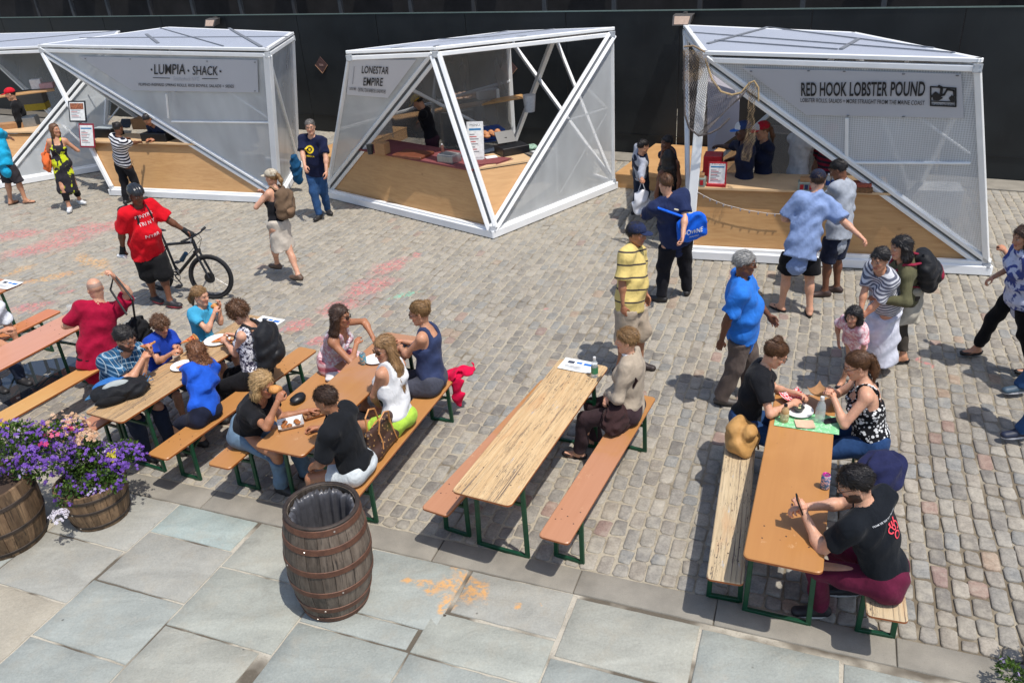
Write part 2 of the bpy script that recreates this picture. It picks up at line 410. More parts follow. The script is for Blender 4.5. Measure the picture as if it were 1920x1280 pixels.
# ---------------------------------------------------------------- hoarding and what stands behind it
HF=2.84
def hoard_mat():
    t=NT('black_hoarding'); pos=t.geo(); n=t.noise(pos,1.2,4); n2=t.noise(t.map(pos,sc=(1,1,.15)),14,4)
    c=t.mix(t.mr(n,.3,.7),lin((26,30,33)),lin((38,42,44))); c=t.mix(t.mr(n2,.6,.75,0,.35),c,lin((46,48,50)))
    t.base(c,t.mr(n,.3,.7,.34,.55),0,.35); t.bump(n2,.08,.004); return t.m
M_HO=hoard_mat()
M_TOPRAIL=plain('galvanised_edge',(128,146,140),.4,.6)  # pale grey-green metal for the hoarding's top rail, not emissive
hf=thing('hoarding','long black painted plywood hoarding behind all the kiosks','hoarding',tuple(FP(-12,0)))
k=-30.
while k<8:
    mb=MB(); mb.box(FP(k+1.22,.02+.002*math.sin(k*3),HF/2),2.424,.03,HF,np.array([FD,FN,[0,0,1]]),.003); mb.build('hoarding_panel',M_HO,hf); k+=2.44
mb=MB(); mb.box(FP(-11,.02,HF+.012),38,.05,.02,np.array([FD,FN,[0,0,1]])); mb.build('top_rail',M_TOPRAIL,hf)
mb=MB(); mb.box(FP(-11,-.004,.42),38,.012,.012,np.array([FD,FN,[0,0,1]])); mb.build('seam_strip',plain('seam',(14,16,18),.6),hf)
# flood lamps on top of the hoarding
def flood(px,py,lab,tilt):
    P=Wpl(px,py,FP(0,-.12),FN); o=thing('flood_lamp',lab,'flood lamp',tuple(P),0,'flood lamps on the hoarding')
    ax=np.array([FD,FN,[0,0,1]]); P=np.array(P)
    mb=MB(); V=[P+FD*a*w+FN*n+np.array([0,0,z]) for (a,w,n,z) in[(-1,.19,-.1,.0),(1,.19,-.1,.0),(1,.17,-.2,-.17),(-1,.17,-.2,-.17),(-1,.19,.06,.02),(1,.19,.06,.02),(1,.15,.04,-.12),(-1,.15,.04,-.12)]]
    mb.add(V,[(0,1,5,4),(0,3,2,1),(4,5,6,7),(0,4,7,3),(1,2,6,5),(3,7,6,2)]); mb.build('housing',plain('lamp_housing',(96,92,88),.5,.4),o)
    nrm=np.cross(FD,np.array(V[3])-np.array(V[0])); nrm/=np.linalg.norm(nrm); 
    if nrm@FN>0: nrm=-nrm
    c=sum(np.array(V[i]) for i in(0,1,2,3))/4
    mb=MB(); mb.prism([c+(np.array(V[i])-c)*.8+nrm*.004 for i in(0,1,2,3)],.004,nrm); mb.build('lens',plain('lamp_lens',(196,170,150),.15),o)
    mb=MB(); mb.box(P+FN*.08+np.array([0,0,.02]),.06,.12,.05,ax); mb.build('bracket',plain('lamp_housing',(96,92,88),.5,.4),o)
flood(400,36,'flood lamp on the hoarding above the roof of the Lumpia Shack kiosk',0)
flood(1283,28,'flood lamp on the hoarding above the left corner of the lobster kiosk',0)
def poster(px,py,r,lab):
    P0=FP(0,-.006); c=Wpl(px,py,P0,FN); o=thing('diamond_sign',lab,'sign',tuple(c),0,'diamond signs on the hoarding')
    Z=np.array([0,0,1.]); pts=[c+Z*r,c+FD*r,c-Z*r,c-FD*r]
    mb=MB(); mb.prism(pts,.012,-FN); mb.build('plate',plain('maroon_plate',(92,66,62),.5,var=.3),o)
    mb=MB(); mb.beam(c-Z*r-FN*.014,c-FD*r-FN*.014,.012,.012); mb.beam(c-Z*r-FN*.014,c+FD*r-FN*.014,.012,.012); mb.build('trim',plain('trim_tan',(170,130,100),.6),o)
    mb=MB(); mb.box(c-FN*.014,.12,.004,.05,np.array([FD,FN,Z])); mb.build('print',plain('plate_print',(150,120,110),.6),o)
poster(603,122,.2,'small maroon diamond sign on the black hoarding between two kiosks')
poster(955,128,.2,'maroon diamond sign seen through the grey back wall of the middle kiosk')
# building under scaffold behind the hoarding
bb=thing('scaffolded_building','dark building front with pale posts and rails behind the hoarding','building',tuple(FP(-12,4)))
mb=MB(); mb.box(FP(-12,4.6,4),60,.3,8,np.array([FD,FN,[0,0,1]])); mb.build('wall',plain('dark_facade',(34,32,33),.9,var=.5,scale=1.5),bb)
M_POST=plain('pale_post',(66,69,73),.6); r3=random.Random(3)
for k in range(-20,10):
    s_=k*2.05+r3.uniform(-.3,.3)
    mb=MB(); mb.beam(FP(s_,3.2,0),FP(s_+r3.uniform(-.1,.1),3.2,7),.1,.1); mb.build('scaffold_post',M_POST if k%3 else plain('dark_post',(60,60,62),.7),bb)
for z,c in((3.62,(46,48,50)),(4.15,(50,50,54)),(4.7,(42,44,46))):
    mb=MB(); mb.beam(FP(-40,3.1,z),FP(14,3.1,z),.07,.07); mb.build('scaffold_rail',plain('rail_%d'%c[0],c,.6),bb)
for k in range(14):
    s_=-36+k*3.4; mb=MB(); mb.box(FP(s_,4.2,4.2+r3.uniform(-.3,.5)),r3.uniform(.6,1.6),.2,r3.uniform(.6,1.5),np.array([FD,FN,[0,0,1]])); mb.build('shop_window',plain('dark_glass_%d'%(k%3),[(22,26,32),(44,34,32),(34,38,42)][k%3],.2),bb)
for k,(s_,c) in enumerate([(-29,(190,190,196)),(-27.6,(176,120,116)),(-26.5,(160,164,170)),(-19,(160,130,90)),(-18.2,(40,120,150)),(-17.6,(150,120,70))]):
    mb=MB(); mb.lathe([(.02,0),(.16,.1),(.2,.4),(.1,.62),(.12,.75),(.02,.9)],FP(s_,3.6,3.0+.1*(k%2)),8); mb.build('stored_item',plain('item_%d'%k,c,.8),bb)
# small plywood platforms along the hoarding
def ply_mat():
    t=NT('birch_plywood'); pos=t.obj(); a=t.map(pos,sc=(1,1,9)); n=t.noise(a,2.2,5,.6,1.2); n2=t.noise(pos,.9,3); kn=t.vor(t.map(pos,sc=(1,1,1.6)),2.1)
    c=t.mix(t.mr(n,.35,.65),lin((182,138,90)),lin((198,156,106))); c=t.mix(t.mr(kn,.03,.09,.6,0),c,lin((140,94,54))); c=t.mix(t.mr(n2,.4,.7,0,.3),c,lin((204,160,108)))
    t.base(c,.42,0,.5); t.bump(n,.08,.003); return t.m
M_PLY=ply_mat()
def platform(p,lab,h=.26):
    o=thing('plywood_platform',lab,'platform',tuple(np.mean(p,0)),0,'plywood platforms along the hoarding')
    mb=MB(); mb.prism([q+np.array([0,0,h-.02]) for q in p],.02,(0,0,1)); mb.build('deck',M_PLY,o)
    mb=MB(); c=np.mean(p,0); mb.prism([c+(q-c)*.985+np.array([0,0,.0]) for q in p],h-.022,(0,0,1)); mb.build('skirting',M_PLY,o)
a0=W(1152,352); a1=W(1205,350); bb0=FP((a0-F0)@FD,-.05);
platform([a0,a0+FD*1.9,FP((a0-F0)@FD+1.9,-.05),bb0],'low plywood platform against the hoarding between the middle and right kiosks',.27)
a0=W(575,312)
platform([a0,a0+FD*.8,FP((a0-F0)@FD+.8,-.05),FP((a0-F0)@FD,-.05)],'low plywood platform against the hoarding between the left and middle kiosks',.27)
# ================================================================ KIOSKS
M_FR=plain('white_frame',(238,239,238),.35,var=.05,scale=3)
M_FR2=plain('white_base',(234,236,238),.45,var=.06,scale=2)
M_GROOVE=plain('groove',(96,100,104),.6)
def panel_mat(name,alpha,col,pat=0,rough=.25,streak=.25):
    t=NT(name); pos=t.attr('rest'); n=t.noise(t.map(pos,sc=(1,.5,1)),1.3,3,.5,.2); n2=t.noise(pos,40,3,.6)
    c=lin(col); a=t.mr(n,.3,.7,alpha-streak*.5,alpha+streak*.5)
    if pat:
        x,y,_=t.sep(pos); f=math.pi/pat
        p=t.math('MULTIPLY',t.math('SINE',t.math('MULTIPLY',t.math('ADD',x,y),f)),t.math('SINE',t.math('MULTIPLY',t.math('SUBTRACT',x,y),f)))
        a=t.math('MULTIPLY',a,t.mr(p,-.1,.35,1.08,.72)); 
    t.inp(t.b,'Base Color',c); t.inp(t.b,'Roughness',rough); t.inp(t.b,'Alpha',t.math('MINIMUM',a,1.0)); t.b.inputs['Specular IOR Level'].default_value=.5
    t.bump(n2,.1,.003)
    return t.m
M_POLY=panel_mat('polycarbonate_sheet',.5,(220,224,226))
M_MESH=panel_mat('perforated_screen',.66,(212,216,220),.03)
M_BACKP=panel_mat('back_sheet',.46,(166,164,160))
M_ROOF=panel_mat('roof_screen',.93,(176,182,194),.022,.5,.1)
M_SIGN=panel_mat('frosted_sign_board',.93,(190,192,198),0,.35,.04)
M_SIGN2=panel_mat('white_sign_board',.97,(206,208,214),0,.35,.03)
M_INK=plain('sign_ink',(30,31,34),.6)
def unit(v): v=np.array(v,float); return v/np.linalg.norm(v)
def plane_of(a,b,c):
    n=unit(np.cross(np.array(b)-a,np.array(c)-a))
    if n@(CC-np.array(a))<0: n=-n
    return np.array(a,float),n
def panel(name,poly,mat,parent,th=.008,inset=0.,off=0.):
    P=[np.array(p,float) for p in poly]; P0,N=plane_of(P[0],P[1],P[2]); c=sum(P)/len(P)
    if inset: P=[p+(c-p)*inset for p in P]
    P=[p+N*off for p in P]; x=unit(np.cross([0,0,1],N)) if abs(N[2])<.95 else np.array([1.,0,0]); y=np.cross(N,x)
    n=len(P); V=P+[p-N*th for p in P]; F=[tuple(range(n)),tuple(range(2*n-1,n-1,-1))]+[(i,i+n,(i+1)%n+n,(i+1)%n) for i in range(n)]
    rest=[((v-P0)@x,(v-P0)@y,0) for v in V]
    return mk(name,V,F,mat,parent,attr=rest)
def edge(parent,a,b,w=.075,d=.075,up=(0,0,1),nm='frame_beam',mat=None,ext=0.):
    mb=MB(); mb.beam(a,b,w,d,up,.008,ext); return mb.build(nm,mat or M_FR,parent)
def dbl(parent,a,b,Nv,off=.055,w=.06,d=.08):
    """two members side by side with a dark groove, as on the folds"""
    a=np.array(a);b=np.array(b); x=unit(b-a); s=np.cross(x,Nv)
    for k in(-1,1): edge(parent,a+s*off*k,b+s*off*k,w,d,Nv)
    edge(parent,a-np.array(Nv)*.02,b-np.array(Nv)*.02,.05,.04,Nv,'groove_strip',M_GROOVE)
def text_mesh(txt,bold=.0,sx=1.):
    cu=bpy.data.curves.new('lettering','FONT'); cu.body=txt; cu.size=1; cu.extrude=.0; cu.offset=bold; cu.resolution_u=3; cu.space_character=1.0+abs(bold)*1.5
    o=bpy.data.objects.new('lettering',cu); COL.objects.link(o); dg=bpy.context.evaluated_depsgraph_get(); me=bpy.data.meshes.new_from_object(o.evaluated_get(dg)); 
    V=[tuple(v.co) for v in me.vertices]; F=[tuple(p.vertices) for p in me.polygons]
    bpy.data.objects.remove(o); bpy.data.curves.remove(cu); bpy.data.meshes.remove(me)
    return np.array(V).reshape(-1,3),F
def text_quad(txt,P00,P10,P01,parent,mat=None,bold=.0,name='lettering'):
    """lettering filling the parallelogram P00 (lower left) P10 (lower right) P01 (upper left)"""
    V,F=text_mesh(txt,bold); 
    if len(V)==0: return
    mn=V.min(0);mx=V.max(0); U=(V-mn)/(mx-mn+1e-9); P00=np.array(P00);ex=np.array(P10)-P00;ey=np.array(P01)-P00
    Q=[P00+ex*u[0]+ey*u[1] for u in U]
    return mk(name,Q,F,mat or M_INK,parent)
def text_plane(txt,pl,pxs,parent,mat=None,bold=.0,off=.012,name='lettering'):
    """pxs = lower-left, lower-right, upper-left pixel corners in the photograph, dropped on the plane"""
    P0,N=pl; P0=P0+N*off
    return text_quad(txt,Wpl(*pxs[0],P0,N),Wpl(*pxs[1],P0,N),Wpl(*pxs[2],P0,N),parent,mat,bold,name)
def at_z(a,b,z): a=np.array(a,float);b=np.array(b,float); return a+(b-a)*(z-a[2])/(b[2]-a[2])
def up(p,z): p=np.array(p,float).copy(); p[2]=z; return p
CH=1.03
def counter(parent,quad,inn,depth=.6,topmat=None,h=CH):
    """quad: b0,b1 (base), d1,l1 (points at counter height); inn = inward horizontal direction"""
    b0,b1,d1,l1=[np.array(q,float) for q in quad]; P0,N=plane_of(b0,b1,d1)
    mb=MB(); mb.prism([b0-N*.05,b1-N*.05,d1-N*.05,l1-N*.05],.02,-N); mb.build('counter_front',M_PLY,parent)
    mb=MB(); q=[l1+N*.03,d1+N*.03,d1+np.array(inn)*depth,l1+np.array(inn)*depth]; q=[up(x,h) for x in q]
    mb.prism(q,.03,(0,0,1)); return mb.build('counter_top',topmat or plain('counter_ply',(212,178,136),.4,var=.08,scale=4),parent)
def zig(parent,a,b,n=1): edge(parent,a,b,.055,.055)
HR=2.85
# ---------------- right kiosk
k3=thing('food_kiosk','white framed lobster kiosk with perforated screen and a brown fishing net','kiosk',tuple(W(1570,440)),0,'faceted white food kiosks')
A,B,C,D=[W(x,y,HR) for x,y in((1286,50),(1322,99),(1836,113),(1600,64))]
E_,F_,G_,H_=W(1290,484,.0),W(1845,515,.0),np.array([6.7,12.5,0]),np.array([3.35,14.0,0])
zb=.13
def kbase(parent,pts):
    c=sum(pts)/len(pts)
    for p,q in zip(pts,pts[1:]+pts[:1]):
        m=MB(); m.beam(up(p,zb/2+.015),up(q,zb/2+.015),.14,zb,(0,0,1),.01,.06); m.build('base_beam',M_FR2,parent)
    m=MB(); m.prism([up(c+(p-c)*.97,.05) for p in pts],.05,(0,0,1)); m.build('deck',plain('deck_grey',(110,104,96),.8),parent)
kbase(k3,[E_,F_,G_,H_])
e,f,g_,h_=[up(p,zb+.02) for p in(E_,F_,G_,H_)]
Bf,Cf,Af,Df=[p-np.array([0,0,.09]) for p in(B,C,A,D)]
pl_top=plane_of(Bf,Cf,f); pl_low=plane_of(Bf,e,f)
def roof(parent,pts,seams,mat=M_ROOF,tris=None):
    c=sum(pts)/len(pts)
    for t_ in (tris or [[0,1,2],[0,2,3]]): panel('roof_panel',[pts[i]+(c-pts[i])*.01+np.array([0,0,.02]) for i in t_],mat,parent,.01)
    for p,q in zip(pts,pts[1:]+pts[:1]):
        m=MB(); m.beam(p,q,.07,.05,(0,0,1),.006,.03); m.build('roof_beam',M_FR,parent)
    for p,q,w_ in seams:
        m=MB(); m.beam(np.array(p)+[0,0,.032],np.array(q)+[0,0,.032],w_,.012); m.build('roof_seam',plain('seam_grey',(120,124,130),.5),parent)
WH=lambda x,y:W(x,y,HR)
roof(k3,[A,B,C,D],[(WH(1327,86),WH(1440,55),.05),(WH(1576,97),WH(1610,77),.05),(WH(1340,80),WH(1570,97),.025),(WH(1300,65),WH(1790,104),.02),(WH(1440,55),WH(1750,95),.02)])
for p,q in((Bf,Cf),(Cf,Df),(Af,Df),(Af,Bf)): edge(k3,p,q,.07,.07)
dbl(k3,Bf,f,pl_top[1])
edge(k3,Cf,f,.075,.08,pl_top[1]); edge(k3,Bf,e,.13,.09,pl_low[1]); edge(k3,Af,e,.06,.06); edge(k3,Af,h_); edge(k3,Df,g_); edge(k3,Cf,g_); edge(k3,Df,h_,.06,.06)
edge(k3,up(e,e[2]+.02),up(f,f[2]+.02),.07,.06)
panel('screen_panel',[Bf,Cf,f],M_MESH,k3,.008,.015)
lo=lambda px,py:Wpl(px,py,pl_top[0]+pl_top[1]*.012,pl_top[1])
edge(k3,lo(1588,221),lo(1587,300),.045,.03); edge(k3,lo(1594,305),lo(1820,306),.045,.03); edge(k3,lo(1700,208)-pl_top[1]*.04,lo(1818,292)-pl_top[1]*.04,.05,.03)
edge(k3,up((Cf+Df)/2+[0,0,0],2.7),up(g_*.9+h_*.1,.2),.05,.05)
panel('back_panel',[Df,g_,h_],M_BACKP,k3); panel('side_panel',[Cf,g_,Df],M_BACKP,k3); panel('left_panel',[Af,e,h_],panel_mat('pale_side_sheet',.8,(196,196,200)),k3)
panel('inner_screen',[W(1322,130,2.2)+[.1,.25,0],W(1390,150,2.1)+[.1,.4,0],W(1386,262,1.3)+[.1,.4,0],W(1322,300,1.1)+[.1,.25,0]],panel_mat('hung_white_sheet',.9,(176,172,180),0,.7),k3)
inn3=unit(np.cross(pl_low[1],unit(f-e))); inn3=-unit(np.array([pl_low[1][0],pl_low[1][1],0]))
counter(k3,[e,f,at_z(f,Bf,CH),at_z(e,Bf,CH)],inn3,.75)
# sign
P0,N=pl_top; q=[Wpl(x,y,P0+N*.03,N) for x,y in((1392,128),(1802,139),(1807,222),(1512,216))]
panel('sign_board',q,M_SIGN,k3,.012)
plS=(P0+N*.033,N)
text_plane('RED HOOK LOBSTER POUND',plS,((1502,181),(1733,181),(1502,155)),k3,bold=.022)
text_plane('LOBSTER ROLLS, SALADS + MORE STRAIGHT FROM THE MAINE COAST',plS,((1501,193),(1733,199),(1501,184)),k3,bold=.008)
# emblem: small picture of a lobster driving a truck, in a frame
def pxpoly(pts,pl,off,parent,mat,name='emblem'):
    P0,N=pl; mb=MB(); mb.prism([Wpl(x,y,P0+N*off,N) for x,y in pts],.004,N); return mb.build(name,mat,parent)
def pxline(pts,w,pl,off,parent,mat,name='emblem',closed=False):
    P0,N=pl; mb=MB(); P=[Wpl(x,y,P0+N*off,N) for x,y in pts]
    if closed: P.append(P[0])
    for a,b in zip(P[:-1],P[1:]): mb.beam(a,b,w,.006,N,0,w*.3)
    return mb.build(name,mat,parent,fix=False)
pxline([(1745,163),(1792,166),(1792,200),(1745,198)],.016,plS,.006,k3,M_INK,closed=True)
pxline([(1746,190),(1791,192)],.012,plS,.006,k3,M_INK)
pxline([(1746,182),(1754,174),(1762,180),(1770,178),(1776,168),(1788,170),(1790,180)],.022,plS,.008,k3,M_INK)
pxline([(1764,178),(1766,165),(1760,162)],.03,plS,.008,k3,M_INK)
pxpoly([(1748,180),(1756,174),(1768,184),(1760,189),(1750,188)],plS,.009,k3,M_INK)
pxpoly([(1784,179),(1790,181),(1790,190),(1782,190),(1779,184)],plS,.009,k3,M_INK)
text_plane('RED HOOK LOBSTER POUND',plS,((1746,199),(1791,200),(1746,194)),k3,bold=.01)
for x,y in((1516,133),(1583,134),(1694,139),(1795,142),(1408,134),(1694,219),(1590,217)):
    p=Wpl(x,y,plS[0],N); mb=MB(); mb.box(p,.025,.025,.012); mb.build('sign_bolt',plain('bolt',(120,122,126),.4,.5),k3)
# fishing net
def net_mat(c): return plain('net_cord_%d'%c[0],c,.9,var=.25,scale=40)
netp=(pl_low[0]+pl_low[1]*.16,pl_low[1])
def lerp(a,b,t): return (a[0]+(b[0]-a[0])*t,a[1]+(b[1]-a[1])*t)
def crv(pts,t):
    x=t*(len(pts)-1); i=min(int(x),len(pts)-2); return lerp(pts[i],pts[i+1],x-i)
net=thing('fishing_net','brown fishing net draped from the top left corner of the lobster kiosk','net',tuple(Wpl(1320,200,*netp)))
def netpatch(L,Rr_,n,m,mat,w=.006,skew=0,wob=0.):
    """L,Rr_: pixel polylines (top to bottom) of the two sides; diagonal threads"""
    mb=MB(); G=[[Wpl(*(lambda a:(a[0]+wob*math.sin(j*.7+i),a[1]))(lerp(crv(L,j/m),crv(Rr_,j/m),i/n)),netp[0]+netp[1]*(.05*math.sin(3*i/n*3.1)+.04*math.sin(j*.5)),netp[1]) for i in range(n+1)] for j in range(m+1)]
    for j in range(m):
        for i in range(n):
            if (i+j)%2==0: a,b=G[j][i],G[j+1][i+1]
            else: a,b=G[j][i+1],G[j+1][i]
            d=unit(b-a); s_=np.cross(d,netp[1])*w/2
            mb.add([a-s_,a+s_,b+s_,b-s_],[(0,1,2,3)])
    o=mb.build('netting',mat,net,fix=False); stuff(o)
tan=net_mat((150,128,98)); gry=net_mat((120,112,108))
netpatch([(1281,92),(1279,160),(1288,235),(1305,253),(1318,256)],[(1325,104),(1345,160),(1362,178),(1392,182),(1408,158)],34,60,gry,.005)
netpatch([(1280,90),(1281,130),(1282,158)],[(1318,98),(1322,128),(1312,150)],16,20,tan,.006)
netpatch([(1402,152),(1402,210),(1398,250),(1388,300)],[(1420,162),(1414,215),(1418,250),(1406,304)],10,56,tan,.006,wob=1)
for pts,c in(([(1322,110),(1335,150),(1352,172),(1372,178),(1390,174),(1405,156),(1414,152),(1422,165),(1422,190)],(170,146,108)),([(1283,95),(1283,160),(1284,215),(1292,240),(1310,255),(1332,250),(1350,240),(1368,222)],(96,88,84)),([(1282,88),(1300,86),(1322,98)],(140,120,96))):
    mb=MB(); mb.tube([Wpl(x,y,netp[0]+netp[1]*.03,netp[1]) for x,y in pts],.014,6); mb.build('rope',net_mat(c),net)
# string of little bulbs
st=thing('string_lights','string of tiny clear bulbs strung along the wooden front of the lobster kiosk','string lights',tuple(Wpl(1400,395,*pl_low)))
pls=(pl_low[0]+pl_low[1]*.03,pl_low[1]); pts=[(1302,357),(1330,372),(1360,384),(1400,394),(1440,400),(1474,402)]
mb=MB(); mb.tube([Wpl(x,y,*pls) for x,y in pts],.004,4); mb.build('cord',plain('cord_white',(190,186,180),.6),st)
for k in range(12):
    x,y=crv(pts,(k+.5)/12); p=Wpl(x,y+3,*pls); mb=MB(); mb.lathe([(.001,.03),(.008,.02),(.013,0),(.009,-.014),(.001,-.02)],p,6); mb.build('bulb',plain('bulb_glass',(150,146,150),.15),st)
# ---------------- middle kiosk
k2=thing('food_kiosk','white framed open corner kiosk with LONESTAR EMPIRE sign and barbecue counter','kiosk',tuple(W(900,400)),0,'faceted white food kiosks')
TL,TC,TR=[WH(x,y) for x,y in((653,98),(815,91),(1148,54))]
TB=np.array([.35,18.0,2.5])
b1,b2,b3,b4=W(617,370),W(925,446),W(1150,355),np.array([.35,18.1,0])
kbase(k2,[b1,b2,b3,b4])
roof(k2,[TL,TC,TR,TB],[(TC,TB,.04),((TL+TC)/2,(TR+TB)/2,.02),((TC+TR)/2,(TL+TB)/2,.02)])
dz=np.array([0,0,.09]); tl,tc,tr,tb=TL-dz,TC-dz,TR-dz,TB-dz
c1,c2,c3,c4=[up(p,zb+.02) for p in(b1,b2,b3,b4)]
plA=plane_of(tl,tc,c1); plA2=plane_of(tc,c1,c2); plB=plane_of(tc,tr,c2); plB2=plane_of(tr,c3,c2)
for p,q in((tl,tc),(tc,tr),(tr,tb),(tb,tl)): edge(k2,p,q,.07,.07)
dbl(k2,tc,c1,plA[1]); dbl(k2,tc,c2,unit(plA2[1]+plB[1]),.06,.07,.09); dbl(k2,tr,c2,plB[1],.05)
edge(k2,tl,c1,.06,.06); edge(k2,tr,c3,.06,.06); edge(k2,tb,c4,.09,.09); edge(k2,tb,c3,.07,.07); edge(k2,tl,c4,.06,.06); kM=(tr+tb)/2; edge(k2,kM,c4,.1,.08); edge(k2,kM,c3,.06,.06); edge(k2,(tl+tb)/2,c4*.5+c1*.5,.06,.06); edge(k2,tl*.5+c1*.5,c4*.4+tb*.6,.05,.05)
edge(k2,c1,c2,.07,.06); edge(k2,c2,c3,.07,.06)
panel('side_panel',[tl,tc,c1],M_POLY,k2); panel('side_panel',[tr,c3,c2],M_POLY,k2)
panel('back_panel',[tl,tb,c4],M_BACKP,k2); panel('back_panel',[tl,c4,c1],M_BACKP,k2)
bq=lambda x,y:Wpl(x,y,plB2[0]-plB2[1]*.03,plB2[1])
edge(k2,bq(1044,232),bq(1140,202),.03,.03); edge(k2,bq(1043,250),bq(1045,362),.02,.02); edge(k2,bq(1050,362),bq(1138,212),.02,.02); edge(k2,bq(1095,160),bq(1135,200),.04,.04)
q=[Wpl(x,y,plA[0]+plA[1]*.03,plA[1]) for x,y in((656,112),(780,113),(727,184),(650,178))]
panel('sign_board',q,M_SIGN2,k2,.012); plS=(plA[0]+plA[1]*.033,plA[1])
text_plane('LONESTAR',plS,((678,138),(728,140),(679,124)),k2,bold=.01)
text_plane('EMPIRE',plS,((681,161),(717,162),(682,146)),k2,bold=.01)
text_plane('CENTRAL TEXAS BARBECUE & SANDWICHES',plS,((671,172),(723,176),(671,165)),k2,bold=.006)
text_plane('LONESTAR EMPIRE',plS,((655,169),(668,170),(655,164)),k2,bold=.006)
pxline([(664,126),(661,158)],.008,plS,.003,k2,plain('grey_print',(150,154,164),.6),'emblem')
innA=-unit([plA2[1][0],plA2[1][1],0]); innB=-unit([plB[1][0],plB[1][1],0])
M_MAR=plain('maroon_cloth',(122,62,62),.8,var=.1)
counter(k2,[c1,c2,at_z(c2,tc,CH),at_z(c1,tc,CH)],innA,.75,M_MAR)
d1=at_z(c2,tc,CH);d2=at_z(c2,tr,CH); P0,N=plane_of(c2,d1,d2)
mb=MB(); mb.prism([c2-N*.05,d2-N*.05,d1-N*.05],.02,-N); mb.build('counter_front',M_PLY,k2)
mb=MB(); mb.prism([up(x,CH-.005) for x in(d1-N*.04,d2-N*.04,d2+innB*.8,d1+innB*.8)],.03,(0,0,1)); mb.build('counter_top',plain('counter_ply',(204,160,112),.4,var=.08,scale=4),k2)
# shelves inside
def shelf(a,b,w_,parent): mb=MB(); mb.beam(a,b,w_,.035,(0,0,1),.004); mb.build('shelf',M_PLY,parent)
_n=unit(np.cross(c4-c1,[0,0,1])); _n=_n if _n@(CC-c1)>0 else -_n; SHZ=.5*(Wpl(735,222,c1+_n*.22,_n)[2]+Wpl(960,184,c1+_n*.22,_n)[2]); sh_a,sh_b=W(735,222,SHZ),W(984,180,SHZ)
shelf(sh_a,sh_b,.32,k2)
# ---------------- left kiosk
k1=thing('food_kiosk','white framed kiosk with LUMPIA SHACK sign and wooden counter','kiosk',tuple(W(370,360)),0,'faceted white food kiosks')
H1=2.88
R1=[W(x,y,H1) for x,y in((315,53),(75,86),(500,93),(547,63))]
a1,a2,a3,a4=W(214,366),W(524,381),np.array([-4.45,17.7,0]),np.array([-7.9,20.0,0])
kbase(k1,[a1,a2,a3,a4])
HR1=lambda x,y:W(x,y,H1)
roof(k1,R1,[(HR1(275,67),HR1(297,84),.06),(HR1(430,56),HR1(490,91),.06),(HR1(150,74),HR1(540,72),.02),(HR1(300,55),HR1(420,90),.02)])
rb,rl,rr_,rbr=[p-dz for p in R1]
o1,o2,o3,o4=[up(p,zb+.02) for p in(a1,a2,a3,a4)]
pT=plane_of(rl,rr_,o2); pL=plane_of(rl,o1,o2); pR=plane_of(rr_,rbr,o3)
for p,q in((rl,rr_),(rr_,rbr),(rbr,rb),(rb,rl)): edge(k1,p,q,.07,.07)
dbl(k1,rl,o2,pT[1]); edge(k1,rr_,o2,.14,.09,pT[1]); edge(k1,rl,o1,.08,.07,pL[1]); edge(k1,rbr,o3,.07,.07); edge(k1,rr_,o3,.07,.06,pR[1]); edge(k1,rb,o4); edge(k1,rl,o4,.07,.07); edge(k1,rbr,o4,.07,.07)
edge(k1,o1,o2,.07,.06); edge(k1,o2,o3,.07,.06)
panel('screen_panel',[rl,rr_,o2],M_POLY,k1,.008,.015); panel('side_panel',[rr_,rbr,o3],M_POLY,k1); panel('side_panel',[rr_,o3,o2],M_POLY,k1)
panel('back_panel',[rb,rbr,o4],M_BACKP,k1); panel('back_panel',[rbr,o3,o4],M_BACKP,k1); panel('back_panel',[rb,rl,o4],M_BACKP,k1)
lo=lambda px,py:Wpl(px,py,pT[0]+pT[1]*.012,pT[1])
edge(k1,lo(312,176),lo(316,222),.04,.03); edge(k1,lo(322,228),lo(504,230),.04,.03); edge(k1,lo(415,165)-pT[1]*.04,lo(500,222)-pT[1]*.04,.05,.03)
edge(k1,W(430,178,2.0)+[0,.9,0],W(500,222,1.5)+[0,.9,0],.05,.05)
counter(k1,[o1,o2,at_z(o2,rl,CH),at_z(o1,rl,CH)],-unit([pL[1][0],pL[1][1],0]),.7)
P0,N=pT; q=[Wpl(x,y,P0+N*.03,N) for x,y in((147,106),(482,113),(484,174),(248,170))]
panel('sign_board',q,M_SIGN,k1,.012); plS=(P0+N*.033,N)
text_plane('LUMPIA',plS,((289,140),(347,140),(289,121)),k1,bold=.006); text_plane('SHACK',plS,((361,141),(408,142),(361,124)),k1,bold=.006)
for x,y in((284,131),(353,133),(413,134)):
    p=Wpl(x,y,P0+N*.04,N); mb=MB(); mb.box(p,.04,.02,.04,np.array([unit(np.cross([0,0,1],N)),N,[0,0,1]]),.012); mb.build('lettering',M_INK,k1)
text_plane('Smokeshack NYC',plS,((325,151),(373,152),(325,144)),k1,plain('grey_print',(150,154,164),.6),-.01)
pxline([(287,146),(318,147)],.01,plS,.004,k1,M_INK,'lettering'); pxline([(379,148),(408,148)],.01,plS,.004,k1,M_INK,'lettering')
text_plane('FILIPINO-INSPIRED SPRING ROLLS, RICE BOWLS, SALADS + SIDES',plS,((260,162),(438,166),(260,156)),k1,bold=.008)
for x,y in((160,110),(244,111),(388,115),(478,117),(478,171),(330,172)):
    p=Wpl(x,y,plS[0],N); mb=MB(); mb.box(p,.03,.03,.012); mb.build('sign_bolt',plain('bolt',(120,122,126),.4,.5),k1)
